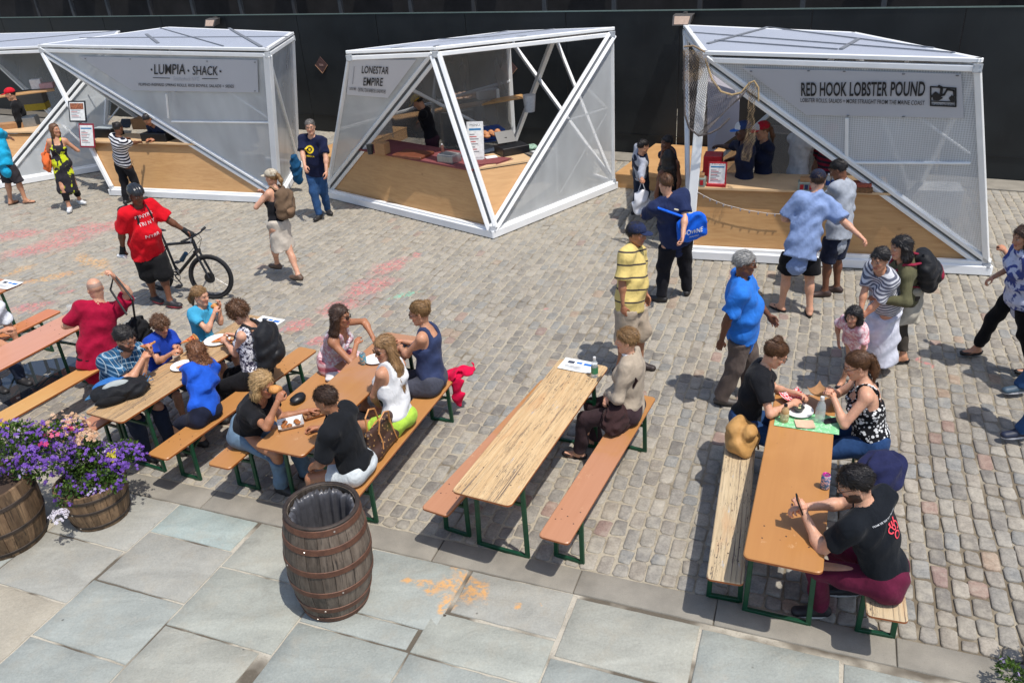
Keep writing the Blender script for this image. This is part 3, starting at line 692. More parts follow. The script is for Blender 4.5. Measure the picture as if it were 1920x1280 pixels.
# ---------------- far-left kiosk, cut by the frame
k0=thing('food_kiosk','white framed kiosk at the far left edge with its worker in a red cap','kiosk',tuple(W(60,300)),0,'faceted white food kiosks')
H0=2.66
t1,t2,t3,t4=W(-190,98,H0),W(202,84,H0),W(222,60,H0),W(-60,66,H0)
g1,g2,g3,g4=W(-210,372),W(2,353),W(198,319),np.array([-11.2,22.0,0])
kbase(k0,[g1,g2,g3,g4])
roof(k0,[t1,t2,t3,t4],[(t1,t3,.04)])
s1,s2,s3,s4=t1-dz,t2-dz,t3-dz,t4-dz; g1,g2,g3,g4=[up(p,zb+.02) for p in(g1,g2,g3,g4)]
for p,q in((s1,s2),(s2,s3),(s3,s4),(s4,s1)): edge(k0,p,q,.07,.07)
pB=plane_of(s2,g2,g3); pO=plane_of(s1,s2,g2)
dbl(k0,s2,g2,pB[1]); edge(k0,s2,g3,.07,.07); edge(k0,s1,g2,.08,.08); edge(k0,s3,g4,.07,.07); edge(k0,g2,g3,.07,.06); edge(k0,s1,g1,.07,.07); edge(k0,s4,g4); edge(k0,s4,g3,.06,.06)
panel('side_panel',[s2,g3,g2],M_POLY,k0); panel('back_panel',[s4,s3,g4],M_BACKP,k0); panel('back_panel',[s3,g3,g4],M_BACKP,k0)
bq=lambda x,y:Wpl(x,y,pB[0]-pB[1]*.03,pB[1])
edge(k0,bq(116,203),bq(143,300),.04,.03); edge(k0,bq(143,190),bq(214,176),.04,.03); edge(k0,bq(150,295),bq(232,190),.04,.03)
counter(k0,[g2+(s1-g2)*.02,g2+(s2-g2)*.02,at_z(g2,s2,CH),at_z(g2,s1,CH)],-unit([pO[1][0],pO[1][1],0]),.7)
shelf(W(-10,182,1.65),W(102,168,1.65),.3,k0)
# ---------------------------------------------------------------- goods on the counters
Z3=CH+.03
def put(name,lab,cat,px,py,z,group=None): 
    p=W(px,py,z); return thing(name,lab,cat,tuple(p),0,group),p
def boxthing(name,lab,cat,px,py,z,dx,dy,dz_,ang,mat,group=None,lid=None,bev=.006):
    o,p=put(name,lab,cat,px,py,z,group); a=R(ang); ax=np.array([[math.cos(a),math.sin(a),0],[-math.sin(a),math.cos(a),0],[0,0,1]])
    mb=MB(); mb.box(p+[0,0,dz_/2],dx,dy,dz_,ax,bev); mb.build('body',mat,o)
    if lid: mb=MB(); mb.box(p+[0,0,dz_+lid[1]/2],dx*lid[2],dy*lid[2],lid[1],ax,.004); mb.build(lid[3],lid[0],o)
    return o,p,ax
P=plain
wht=P('white_plastic',(214,214,212),.5); blk=P('black_plastic',(24,25,28),.35); stl=P('steel',(150,152,154),.3,.8); red=P('red_plastic',(176,32,40),.4); kraft=P('kraft_card',(164,122,82),.8); paper=P('paper',(226,226,222),.8); blu=P('blue_plastic',(26,70,140),.4)
def menu_card(name,lab,px,py,z,w_,h_,ang,frame,title,foot=True,tilt=.12,top=None,pl=None):
    o,p=put(name,lab,'menu',px,py,z)
    if pl is not None: p=Wpl(px,py,*pl); o.location=tuple(p)
    a=R(ang); x=np.array([math.cos(a),math.sin(a),0]); n=np.array([math.sin(a),-math.cos(a),0]); u=unit(np.array([0,0,1.])-n*tilt)
    nn=unit(np.cross(x,u)); ax=np.array([x,nn,u]); c=p+u*h_/2
    mb=MB(); mb.box(c,w_,.012,h_,ax,.003); mb.build('frame',frame,o)
    mb=MB(); mb.box(c+nn*.008,w_*.84,.006,h_*.86,ax); mb.build('sheet',paper,o)
    if foot: mb=MB(); mb.box(p+np.array([0,0,.02]),w_*1.02,.1,.04,np.array([x,n,[0,0,1]]),.003); mb.build('foot',frame,o)
    c0=c+nn*.0125
    def bar(v,hh,w0,w1,col):
        mb=MB(); mb.box(c0+u*(v*h_)+x*((w0+w1)/2*w_),(w1-w0)*w_,.002,hh*h_,ax); mb.build('print',col,o)
    if top: mb=MB(); mb.box(c0+u*.24*h_,w_*.76,.002,h_*.28,ax); mb.build('picture',top,o)
    else: bar(.3,.05,-.36,.36,P('print_blue',(40,120,170),.7)); 
    gp=P('print_grey',(120,120,126),.7); rp=P('print_red',(190,70,70),.7)
    for k,v in enumerate((.17,.11,.05,-.02,-.08,-.16,-.22,-.28)):
        if top and v>.08: continue
        bar(v,.022,-.34,(-.34+.3+.12*((k*37)%5)/2),rp if k in(1,3,6) else gp)
    if title: text_quad(title,c0+nn*.001-x*.3*w_+u*.38*h_,c0+nn*.001+x*.3*w_+u*.38*h_,c0+nn*.001-x*.3*w_+u*.44*h_,o,P('print_grey',(120,120,126),.7))
    return o
boxthing('counter_box','red open box at the left end of the lobster kiosk counter','box',1336,326,Z3,.26,.3,.3,-20,red)
menu_card('menu_stand','menu card in a red stand on the lobster kiosk counter','' or 1343,349,Z3,.26,.34,-22,red,'MENU')
for (x,y,l) in((1308,348,'small tin napkin holder behind the post at the left end of the lobster counter'),(1511,357,'tin napkin holder on the lobster counter beside the man in the dark cap')):
    o,p,ax=boxthing('napkin_holder',l,'napkin holder',x,y,Z3,.22,.14,.13,-20,P('tin_green',(150,160,150),.4,.3),'napkin holders',(kraft,.05,.8,'napkins'))
    for d in(-.06,.0,.06):
        mb=MB(); mb.box(p+ax[0]*d-ax[1]*.073+[0,0,.065],.045,.004,.07,ax); mb.build('print',red if d else P('navy_print',(30,40,80),.6),o)
def bottle(lab,px,py,z,h,r,mat,cap=None,label=None,cat='bottle',name='bottle',group=None,frac=.55):
    o,p=put(name,lab,cat,px,py,z,group)
    mb=MB(); mb.lathe([(r*.9,0),(r,h*.04),(r,h*frac*.5),(r*.96,h*frac*.55),(r,h*frac),(r*.85,h*.72),(r*.42,h*.84),(r*.38,h*.9)],p,16); mb.build('body',mat,o)
    mb=MB(); mb.lathe([(r*.45,h*.89),(r*.45,h*.97),(r*.4,h)],p,12); mb.build('cap',cap or wht,o)
    if label: mb=MB(); mb.lathe([(r*1.015,h*.2),(r*1.02,h*.22),(r*1.02,h*.5),(r*1.015,h*.52)],p,16,cap=False); mb.build('label',label,o)
    return o,p
def clear_mat(nm,c=(214,224,226),al=.35):
    t=NT(nm); t.base(lin(c),.08,0,.6); t.b.inputs['Alpha'].default_value=al; return t.m
M_CLR=clear_mat('clear_plastic')
for i,x in enumerate((1551,1561,1571)): bottle(['leftmost','middle','rightmost'][i]+' of three small water bottles standing in a row on the lobster counter',x,352-i,Z3,.2,.032,M_CLR,wht,blu,group='water bottles on the lobster counter')
boxthing('snack_basket','brown basket of snacks on the lobster counter beside the grey shirted man','basket',1615,358,Z3,.26,.2,.07,-20,P('wicker',(120,84,52),.8,var=.4,scale=60),None,(P('snack_red',(150,70,50),.6,var=.6,scale=60),.05,.85,'snacks'))
# k2 goods
def onA(px,py): return Z3
boxthing('chopping_board','dark wooden chopping board on the maroon cloth of the middle kiosk','board',775,292,Z3,.62,.42,.05,-32,P('walnut_board',(112,62,40),.45,var=.3,scale=10),bev=.012)
boxthing('steel_tray','steel tray with foil lid at the corner of the middle kiosk counter','tray',843,303,Z3,.34,.24,.12,-38,stl,None,(P('foil',(190,190,186),.3,.6),.02,.9,'lid'))
boxthing('paper_carton','brown folded paper carton on the middle kiosk counter beside the dark cup','carton',718,288,Z3,.22,.18,.2,-30,kraft)
o,p=put('drinks_cup','dark cup at the left end of the middle kiosk counter','cup',695,289,Z3); mb=MB(); mb.lathe([(.045,0),(.06,.16),(.062,.17)],p,14); mb.build('body',P('dark_cup',(40,44,46),.3),o)
boxthing('till','black till on the plywood counter of the middle kiosk','till',960,286,Z3,.5,.36,.13,25,blk)
def tiltscreen(lab,px,py,z,w_,h_,ang,name='till_screen'):
    o,p=put(name,lab,'screen',px,py,z); a=R(ang); x=np.array([math.cos(a),math.sin(a),0]); n=np.array([math.sin(a),-math.cos(a),0]); u=unit(np.array([0,0,.7])+n*-.7)
    mb=MB(); mb.box(p+[0,0,.1],w_,.02,h_,np.array([x,np.cross(x,u),u]),.004); mb.build('screen',blk,o)
    mb=MB(); mb.beam(p,p+[0,0,.1],.05,.05); mb.build('stand',blk,o)
tiltscreen('black tilted till screen standing on the till of the middle kiosk',948,268,Z3+.13,.34,.24,20)
o,p,ax=boxthing('bread_crate','blue plastic crate of bread rolls behind the till of the middle kiosk','crate',912,262,1.06,.62,.42,.2,15,blu)
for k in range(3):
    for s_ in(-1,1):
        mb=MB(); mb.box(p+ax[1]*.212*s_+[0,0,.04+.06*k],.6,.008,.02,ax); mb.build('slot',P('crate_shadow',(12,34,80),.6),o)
def rolls(lab,px,py,z,nx,ny,nz,dx,ang,name='bread_rolls',col=(188,128,84),r=.055):
    o,p=put(name,lab,'bread',px,py,z); a=R(ang); X=np.array([math.cos(a),math.sin(a),0]);Y=np.array([-X[1],X[0],0]); rz=random.Random(int(px))
    for k in range(nz):
        for i in range(nx):
            for j in range(ny):
                c=p+X*(i-nx/2+.5)*dx+Y*(j-ny/2+.5)*dx+np.array([0,0,r*.7+k*r*1.3]); mb=MB(); mb.lathe([(.01,-r*.7),(r*.8,-r*.5),(r,0),(r*.7,r*.5),(.01,r*.72)],c+np.array([rz.uniform(-.01,.01)]*3),9); mb.build('roll',P(name+'_m',col,.6,var=.25,scale=30),o)
rolls('bread rolls heaped in the blue crate of the middle kiosk',912,256,1.26,5,3,1,.115,15)
rolls('pale buns wrapped in clear bags on the upper shelf of the middle kiosk',872,186,SHZ+.02,5,2,2,.1,10,'bun_pack',(206,170,140))
boxthing('carton','white printed carton on the upper shelf of the middle kiosk','carton',915,184,SHZ+.02,.46,.24,.18,14,wht)
menu_card('menu_stand','white price board on a stand at the front corner of the middle kiosk counter',893,300,Z3,.28,.62,-8,wht,'MENU',False,.25)
bottle('small sauce bottle beside the chopping board',830,288,Z3,.17,.03,P('sauce',(110,70,60),.4),wht)
o,p=put('cloth','maroon cloth hanging over the corner of the middle kiosk counter','cloth',918,306,Z3)
mb=MB(); q=[p+[-.3,-.1,.006],p+[.15,-.05,.006],p+[.38,.2,.006],p+[.0,.4,.006]]; mb.prism(q,.006,(0,0,1)); mb.prism([q[1]+[-.05,-.06,0],q[2]+[.02,-.04,0],q[1]+[.1,-.02,-.22]],.006,(0,1,0)); mb.build('fabric',M_MAR,o)
o,p=put('paper_cups','stack of white paper cups hanging at the right post of the middle kiosk','cups',992,178,1.75); mb=MB(); mb.lathe([(.09,0),(.11,.2),(.12,.3)],p+[0,0,-.3],14); mb.build('cups',wht,o)
boxthing('receipt_pad','white pad on the plywood counter of the middle kiosk','pad',921,296,Z3,.2,.14,.02,15,paper)
boxthing('cloth_bundle','green and white bundle at the right end of the middle kiosk counter','bundle',997,282,Z3,.2,.16,.1,20,P('green_white',(140,170,150),.8,var=.4,scale=30),bev=.04)
boxthing('smoker_box','black metal smoker box behind the counter of the middle kiosk','smoker',860,268,.2,.7,.5,.75,10,P('smoker_black',(36,34,34),.5))
# k1 goods
boxthing('tub','black tub of drinks on the counter beside the woman in the striped top','tub',205,255,Z3,.5,.36,.18,-20,blk,'black tubs',(P('ice',(170,180,184),.3,var=.3,scale=20),.02,.85,'contents'))
boxthing('tub','long black warming tub on the counter right of the striped top woman','tub',300,262,Z3,.62,.36,.16,-20,blk,'black tubs')
boxthing('carton','open kraft carton behind the counter of the Lumpia Shack kiosk','carton',272,240,Z3+.02,.4,.3,.22,-15,kraft)
tiltscreen('black tilted till screen at the left of the Lumpia Shack counter',238,240,Z3,.3,.22,-20)
menu_card('framed_menu','black framed menu with a food picture fixed left of the Lumpia Shack counter',147,229,1.32,.44,.42,-18,blk,None,False,.3,pl=(pL[0]+pL[1]*.12,pL[1]),top=P('food_photo',(150,90,60),.5,var=.7,scale=30))
menu_card('framed_menu','red framed menu fixed under the black framed menu left of the Lumpia Shack counter',165,277,.72,.38,.48,-18,P('red_frame',(140,24,44),.5),None,False,.3,pl=(pL[0]+pL[1]*.12,pL[1]))
boxthing('push_broom','blue push broom head lying on the paving in front of the Lumpia Shack kiosk','broom',168,322,.0,.5,.1,.08,-8,P('broom_blue',(30,66,120),.7),None,None)
# k0 goods
boxthing('steamer_tray','steel tray on the counter of the far left kiosk','tray',56,236,Z3,.4,.3,.2,10,stl,None,(P('tray_lid',(90,100,110),.3,.5),.02,.95,'lid'))
boxthing('food_boxes','row of kraft food boxes on the counter of the far left kiosk','boxes',22,240,Z3,.6,.25,.12,10,kraft)
boxthing('crate','yellow and grey crates stacked in the far left kiosk','crates',68,205,1.1,.6,.4,.16,10,P('yellow_crate',(180,150,30),.5),None,(P('grey_lid',(96,90,84),.6),.3,.98,'upper_crate'))
boxthing('paper_tubs','white tubs on the shelf of the far left kiosk','tubs',72,166,1.68,.24,.2,.22,10,wht)
boxthing('paper_tubs','pink and white tubs on the right of the shelf in the far left kiosk','tubs',90,165,1.68,.3,.2,.12,10,P('pinkish',(190,150,150),.6))

# stock and equipment inside the kiosks
rq=random.Random(21)
def stock(lst):
    for (lab,cat,nm,px,py,z,dx,dy,dz_,ang,mat) in lst: boxthing(nm,lab,cat,px,py,z,dx,dy,dz_,ang,mat,bev=.015)
dk=P('equipment_dark',(44,44,48),.45,.2); gy=P('equipment_grey',(120,122,126),.4,.4); crt=P('carton_brown',(150,116,80),.85); whb=P('tub_white',(196,196,192),.5)
stock([('dark griddle cabinet at the back left of the lobster kiosk','cabinet','griddle_cabinet',1470,330,.15,.9,.6,.85,-25,dk),
('steel fridge at the back of the lobster kiosk behind the screen','fridge','fridge',1690,330,.15,.7,.7,1.5,-25,gy),
('brown cartons stacked dimly behind the screen of the lobster kiosk','cartons','carton',1610,330,.15,.5,.5,1.15,-15,crt),
('white ice chest behind the perforated screen of the lobster kiosk','ice chest','ice_chest',1740,400,.15,.8,.45,.45,-20,whb),
('blue water jug behind the perforated screen of the lobster kiosk','jug','water_jug',1650,380,.15,.3,.3,.45,0,P('jug_blue',(70,110,150),.3)),
('steel cooking range behind the milky screen of the Lumpia Shack','range','cooking_range',400,290,.15,1.1,.6,.95,-18,gy),
('tall dark shelving behind the milky screen of the Lumpia Shack','shelving','shelving_unit',455,270,.15,.7,.4,1.5,-18,dk),
('brown carton behind the lower corner of the Lumpia Shack screen','carton','carton',480,330,.15,.4,.4,.4,-10,crt),
('white food tub on the floor behind the Lumpia Shack screen','tub','food_tub',440,330,.15,.4,.4,.35,0,whb),
('steel rack against the back sheet of the middle kiosk','rack','steel_rack',700,262,.15,.9,.4,.7,30,gy),
('dark cooler behind the grey side sheet of the middle kiosk','cooler','cooler',1060,330,.15,.7,.5,.5,30,dk),
('white bucket behind the grey side sheet of the middle kiosk','bucket','bucket',1110,322,.15,.3,.3,.4,0,whb)])
# bolted joint plates
for kk,pts in ((k3,[Bf,Cf,Af,e,f]),(k2,[tl,tc,tr,c1,c2,c3]),(k1,[rl,rr_,rbr,o1,o2])):
    for p in pts:
        d_=unit(CC-p); m=MB(); x=unit(np.cross([0,0,1],d_)); y=np.cross(d_,x); m.box(p+d_*.055,.10,.10,.008,np.array([x,y,d_]),.004)
        for a_ in(-1,1):
            for b_ in(-1,1): m.box(p+d_*.062+x*.03*a_+y*.03*b_,.012,.012,.01,np.array([x,y,d_]))
        m.build('joint_plate',plain('plate_grey',(176,178,180),.4,.3),kk)
# ================================================================ BEER TABLES AND BENCHES
def wood_worn(name,base,light,wear):
    t=NT(name); pos=t.obj(); x,y,z=t.sep(pos)
    g=t.noise(t.map(pos,sc=(1.6,26,8)),1.6,6,.65,.5); g2=t.noise(t.map(pos,sc=(.8,60,8)),1.0,5,.7,.8); n=t.noise(t.map(pos,sc=(1,2,1)),2.2,4); 
    c=t.mix(t.mr(g,.35,.65),lin(base),lin(light))
    c=t.mix(t.math('MULTIPLY',t.mr(g2,.54,.62,0,1),t.mr(n,.4,.56,.15,1)),c,lin((112,96,84))); c=t.mix(t.math('MULTIPLY',t.mr(t.noise(t.map(pos,sc=(2.5,30,1),loc=(5,5,0)),3,6,.75,1.5),.56,.6,0,1),t.mr(t.noise(t.map(pos,loc=(9,1,0)),4,3),.5,.58,0,1)),c,lin((70,66,66)))
    c=t.mix(t.math('MULTIPLY',t.mr(g2,.66,.72,0,1),t.mr(n,.4,.5,0,.9)),c,lin((62,54,50)))
    w2=t.noise(t.map(pos,sc=(2,9,1),loc=(3,1,0)),3,5,.7); c=t.mix(t.mr(w2,.63,.7,0,wear),c,lin((176,178,180)))
    w3=t.noise(t.map(pos,sc=(1,4,1),loc=(7,2,0)),1.4,4,.6); c=t.mix(t.mr(w3,.56,.68,0,.35),c,lin((188,128,80))); c=t.mix(t.math('MULTIPLY',t.mr(t.noise(t.map(pos,sc=(5,40,1),loc=(1,9,0)),2,5,.8,1.),.56,.62,0,1),t.mr(t.noise(pos,3.1,3),.45,.6,0,.85)),c,lin((84,72,64)))
    sp=t.vor(t.map(pos,sc=(.6,1.2,0)),9); c=t.mix(t.mr(sp,.05,.09,.7,0),c,lin((96,70,52)))
    t.base(c,t.mr(n,.3,.7,.5,.75),0,.4); t.bump(t.math('ADD',g,t.mr(g2,.55,.7,0,-1.5)),.5,.004); return t.m
def wood_paint(name,c1,c2,axis=0.):
    """varnished top fading between two tones along its length"""
    t=NT(name); pos=t.obj(); x,y,z=t.sep(pos); n=t.noise(pos,2.0,5,.6,.4); g=t.noise(t.map(pos,sc=(1,16,1)),2,4)
    f=t.math('ADD',t.mr(x,-1.1,1.1,0,1),t.mr(n,.3,.7,-.25,.25)); c=t.mix(t.mr(f,.35+axis,.7+axis,sm=True),lin(c1),lin(c2))
    c=t.mix(t.mr(g,.3,.7,0,.16),c,lin((150,92,50))); sc_=t.vor(t.map(pos,sc=(1,1,0)),7); c=t.mix(t.mr(sc_,.02,.05,.6,0),c,lin((96,60,40)))
    w=t.noise(t.map(pos,sc=(1,1.5,1),loc=(2,5,0)),4,5,.7); c=t.mix(t.mr(w,.64,.72,0,.45),c,lin((226,190,150)))
    t.base(c,t.mr(n,.3,.7,.26,.44),0,.5); t.bump(g,.06,.003); return t.m
M_WORN=wood_worn('worn_pine_top',(190,156,112),(212,182,138),.6)
M_WORN2=wood_worn('bare_pine_bench',(182,160,126),(200,180,146),.85)
M_WORN0=wood_worn('stained_pine_top',(172,138,98),(192,160,118),.3)
OR1=(178,126,72);OR2=(184,132,78);SA=(184,132,100);PK=(200,144,118)
M_OR=wood_paint('orange_varnish',OR1,OR2); M_T1=wood_paint('tan_orange_top',(176,127,80),(176,130,98)); M_SAOR=wood_paint('salmon_to_orange',SA,OR1,.1); M_PK=wood_paint('salmon_top',PK,PK); M_TAN=wood_paint('pale_tan_varnish',(200,156,98),(196,144,84)); M_SAL=wood_paint('dull_salmon',(180,124,94),(182,128,92)); M_SA2=wood_paint('orange_patch',(190,120,70),(198,124,86),.2)
M_EDGE=plain('varnished_edge',(150,82,36),.4); M_GRN=plain('green_steel',(20,70,46),.4,.2,var=.2); M_BOLT=plain('bolt_dark',(66,52,46),.6)
FURN={}
def rrect(L,w,r,n=5):
    P=[]
    for (cx,cy,a0) in((L/2-r,w/2-r,0),(-L/2+r,w/2-r,90),(-L/2+r,-w/2+r,180),(L/2-r,-w/2+r,270)):
        for k in range(n+1): a=R(a0+90*k/n); P.append((cx+r*math.cos(a),cy+r*math.sin(a)))
    return P
def slabtop(L,w,z,th,r,e=.006):
    mb=MB(); ring=rrect(L,w,r); m=len(ring); V=[];F=[]
    for (ins,zz) in((e,z-th),(0,z-th+e),(0,z-e),(e,z)):
        for x,y in ring:
            k=1-ins/math.hypot(x,y)*1.0; V.append((x-ins*np.sign(x) if abs(x)>ins else x,y-ins*np.sign(y) if abs(y)>ins else y,zz))
    for i in range(3):
        for k in range(m): F.append((i*m+k,i*m+(k+1)%m,(i+1)*m+(k+1)%m,(i+1)*m+k))
    F.append(tuple(range(m))[::-1]); F.append(tuple(range(3*m,4*m)))
    mb.add(V,F); return mb
def folding(name,cat,label,cx,cy,ang,kind,mat,group):
    o=thing(name,label,cat,(cx,cy,0),R(ang),group)
    L,w,z,th=(2.2,.5,.763,.028) if kind=='t' else (2.2,.25,.45,.028)
    r=.045 if kind=='t' else .035
    mb=slabtop(L,w,z,th,r); top=mb.build('tabletop' if kind=='t' else 'seat',mat,o,local=True)
    top.data.materials.append(M_EDGE)
    for p in top.data.polygons:
        if abs(p.normal.z)<.5: p.material_index=1
    lw=(w/2-.03) if kind=='t' else (w/2-.012); H=z-th
    for s_ in(-1,1):
        lg=MB(); x0=s_*(L/2-.3); xf=x0+s_*.012
        for y in(-lw,lw): lg.beam((x0,y*.93,H-.002),(xf,y,.004),.036,.026,(1,0,0),.003)
        lg.beam((xf,-lw,.016),(xf,lw,.016),.03,.03,(0,0,1),.003)
        lg.beam((x0,-lw*.95,H*.72),(x0,lw*.95,H*.72),.022,.022,(0,0,1)); lg.beam((x0,-lw*.93,H-.014),(x0,lw*.93,H-.014),.03,.022,(0,0,1))
        lg.build('leg_frame',M_GRN,o,local=True)
        br=MB(); xm=x0-s_*.3
        br.beam((x0,lw*.6,H*.72),(xm,lw*.25,H-.01),.016,.016); br.beam((x0,-lw*.6,H*.72),(xm,-lw*.25,H-.01),.016,.016); br.beam((xm,-lw*.3,H-.012),(xm,lw*.3,H-.012),.03,.016)
        br.build('brace',M_GRN,o,local=True)
        bt=MB()
        for (a,b) in((-.16,.3),(.0,.3),(-.16,-.3),(.02,-.3),(-.08,0)): bt.lathe([(.006,-.001),(.006,.0012)],(x0-s_*.05+a*.8,b*w,z),8)
        stuff(bt.build('bolt_heads',M_BOLT,o,local=True))
    FURN[label[:3]+str(len(FURN))]=o
    a=R(ang); 
    return dict(c=np.array([cx,cy,0]),d=np.array([math.cos(a),math.sin(a),0]),n=np.array([-math.sin(a),math.cos(a),0]),ang=ang)
TG='beer garden tables'; BG='beer garden benches'
T3=folding('beer_table','table','worn pine table, empty but for a paper sheet and water bottle',.182,5.763,63.0,'t',M_WORN,TG)
B3R=folding('beer_bench','bench','salmon bench right of the worn pine table, where the woman in beige sits',.719,5.603,62.2,'b',M_SAOR,BG)
B3L=folding('beer_bench','bench','empty salmon bench left of the worn pine table',-.164,6.001,60.1,'b',M_SAOR,BG)
T4=folding('beer_table','table','orange varnished table with green patterned paper, right of the picture',2.09,4.90,66.6,'t',M_OR,TG)
B4L=folding('beer_bench','bench','bare pine bench with a tan leather bag at its far end',1.72,5.13,70.5,'b',M_WORN2,BG)
B4R=folding('beer_bench','bench','bare pine bench under the man in the dark tee with a red print',2.67,4.71,70,'b',M_WORN2,BG)
T1=folding('beer_table','table','tan orange table with a drinks can, four women and a boyish figure around it',-1.566,6.59,65.8,'t',M_T1,TG)
B1R=folding('beer_bench','bench','orange bench holding a brown handbag, running behind the barrel bin',-1.085,6.30,68,'b',M_OR,BG)
B1L=folding('beer_bench','bench','orange bench of the woman with sunglasses eating in a black tee',-2.23,6.88,66,'b',M_OR,BG)
T0=folding('beer_table','table','stained pine table with pizza plates and a blue backpack on its near end',-3.294,7.303,62.3,'t',M_WORN0,TG)
B0R=folding('beer_bench','bench','orange bench of the cobalt bloused girl and the woman with a backpack',-2.80,7.07,62.8,'b',M_OR,BG)
B0L=folding('beer_bench','bench','dull salmon bench of the man in the plaid shirt',-3.71,7.62,62,'b',M_SAL,BG)
TP=folding('beer_table','table','salmon pink table left of the man in the crimson shirt',-5.48,7.70,65,'t',M_PK,TG)
BPR=folding('beer_bench','bench','pale tan bench in front of the salmon pink table',-4.95,7.45,63,'b',M_TAN,BG)
BPL=folding('beer_bench','bench','orange bench with a lighter patch behind the salmon pink table',-6.385,8.64,65,'b',M_SA2,BG)
TQ=folding('beer_table','table','orange table with a white paper sheet at the left edge, farthest of the tables',-7.04,9.0,65,'t',M_SAL,TG)
# ---------------------------------------------------------------- oak barrels
def stave_mat(name,c1,c2,dark):
    t=NT(name); pos=t.obj(); n=t.noise(t.map(pos,sc=(6,6,.9)),3,5,.7); n2=t.noise(pos,5,4); n3=t.noise(t.map(pos,sc=(12,12,.6)),5,4,.7)
    oi=t.n('ObjectInfo').outputs['Random']
    c=t.mix(t.mr(n,.35,.65),lin(c1),lin(c2)); c=t.mix(t.math('MULTIPLY',t.mr(n3,.5,.65,0,.8),t.mr(n2,.35,.6,.2,1)),c,lin(dark))
    v=t.n('VectorMath',operation='SCALE'); t.l(c,v.inputs[0]); t.l(t.mr(oi,0,1,.65,1.3),v.inputs['Scale'])
    t.base(v.outputs[0],.65,0,.35); t.bump(n3,.5,.004); return t.m
M_STV=stave_mat('grey_oak_stave',(118,106,94),(84,72,62),(34,30,28)); M_STV2=stave_mat('brown_oak_stave',(138,112,84),(98,76,56),(50,40,32))
def rust(name,c1,c2):
    t=NT(name); pos=t.obj(); n=t.noise(pos,14,5,.7); n2=t.noise(pos,60,3); c=t.mix(t.mr(n,.35,.65),lin(c1),lin(c2)); c=t.mix(t.mr(n2,.6,.75,0,.5),c,lin((60,36,26))); t.base(c,.6,.25); t.bump(n2,.3,.003); return t.m
M_RUST=rust('rusty_hoop',(112,76,58),(84,56,44)); M_HOOPD=rust('dark_hoop',(70,58,50),(44,38,34))
def barrel(o,c,prof,ns,mat,hoops,hmat,th=.028,hw=.04):
    """prof: list (z,r) interpolated; c base centre in world"""
    zs=[p[0] for p in prof]; rs=[p[1] for p in prof]; rf=lambda z:float(np.interp(z,zs,rs))
    Z=np.linspace(zs[0],zs[-1],10); rz=random.Random(ns)
    cuts=np.cumsum([rz.uniform(.7,1.3) for _ in range(ns)]); cuts=cuts/cuts[-1]*2*math.pi
    for k in range(ns):
        a0=cuts[k-1] if k else 0; a1=cuts[k]; g=.0012/rs[0]; V=[];F=[]; A=[a0+g,(a0+a1)/2,a1-g]; dr=rz.uniform(-.002,.002)
        for z in Z:
            r=rf(z)+dr
            for a in A: V.append(c+np.array([math.cos(a)*r,math.sin(a)*r,z]))
            for a in A[::-1]: V.append(c+np.array([math.cos(a)*(r-th),math.sin(a)*(r-th),z]))
        for i in range(len(Z)-1):
            for j in range(6): F.append((i*6+j,i*6+(j+1)%6,(i+1)*6+(j+1)%6,(i+1)*6+j))
        F.append((0,5,4,3,2,1)); n=(len(Z)-1)*6; F.append(tuple(range(n,n+6)))
        mk('stave',V,F,mat,o)
    for z in hoops:
        mb=MB(); P=[(rf(z-hw/2)+.001,z-hw/2),(rf(z-hw/2)+.006,z-hw/2+.003),(rf(z+hw/2)+.006,z+hw/2-.003),(rf(z+hw/2)+.001,z+hw/2)]
        mb.lathe(P,c,48,cap=False); mb.build('hoop',hmat,o)
        a=rz.uniform(3.6,5.2); mb=MB(); mb.lathe([(.008,0),(.006,.004)],c+np.array([math.cos(a)*(rf(z)+.006),math.sin(a)*(rf(z)+.006),z]),8,np.array([[-math.sin(a),math.cos(a),0],[0,0,1],[math.cos(a),math.sin(a),0]])); mb.build('rivet',plain('rivet',(190,180,170),.3,.6),o)
BC=W(630,1120); BC[2]=.004
bo=thing('barrel_bin','tall oak barrel with rusty hoops and a black liner, used as a litter bin','barrel',tuple(BC))
barrel(bo,BC,[(0,.250),(.12,.279),(.3,.312),(.45,.322),(.6,.316),(.78,.29),(.9,.268)],24,M_STV,[.035,.15,.33,.53,.72,.865],M_RUST,hw=.05)
mb=MB(); mb.lathe([(.244,.895),(.274,.9),(.276,.908),(.268,.914),(.252,.914),(.244,.906)],BC,48,cap=False); mb.build('rim',M_HOOPD,bo)
# liner: crumpled open bag
V=[];F=[];n=96; rz=random.Random(5); fold=[.006*math.sin(a*17/96*6.28)+.005*math.sin(a*29/96*6.28+1)+rz.uniform(-.004,.004) for a in range(n)]
lv=[(.238,.83),(.232,.87),(.212,.835),(.205,.78),(.2,.65),(.19,.5),(.17,.4),(.08,.38),(.0,.38)]
for i,(r,z) in enumerate(lv):
    for k in range(n): a=2*math.pi*k/n; rr2=max(.001,r+fold[k]*min(1,i*.5)*(1 if i<7 else 0)*1.6); V.append(BC+np.array([math.cos(a)*rr2,math.sin(a)*rr2,z+(fold[(k*3)%n]*1.5 if i==1 else 0)]))
for i in range(len(lv)-1):
    for k in range(n): F.append((i*n+k,i*n+(k+1)%n,(i+1)*n+(k+1)%n,(i+1)*n+k))
bo_liner=mk('liner',V,F,plain('liner_grey',(78,78,82),.34,0,var=.2,spec=.6),bo,smooth=True)
bo.rotation_euler=(0,R(2.6),0)
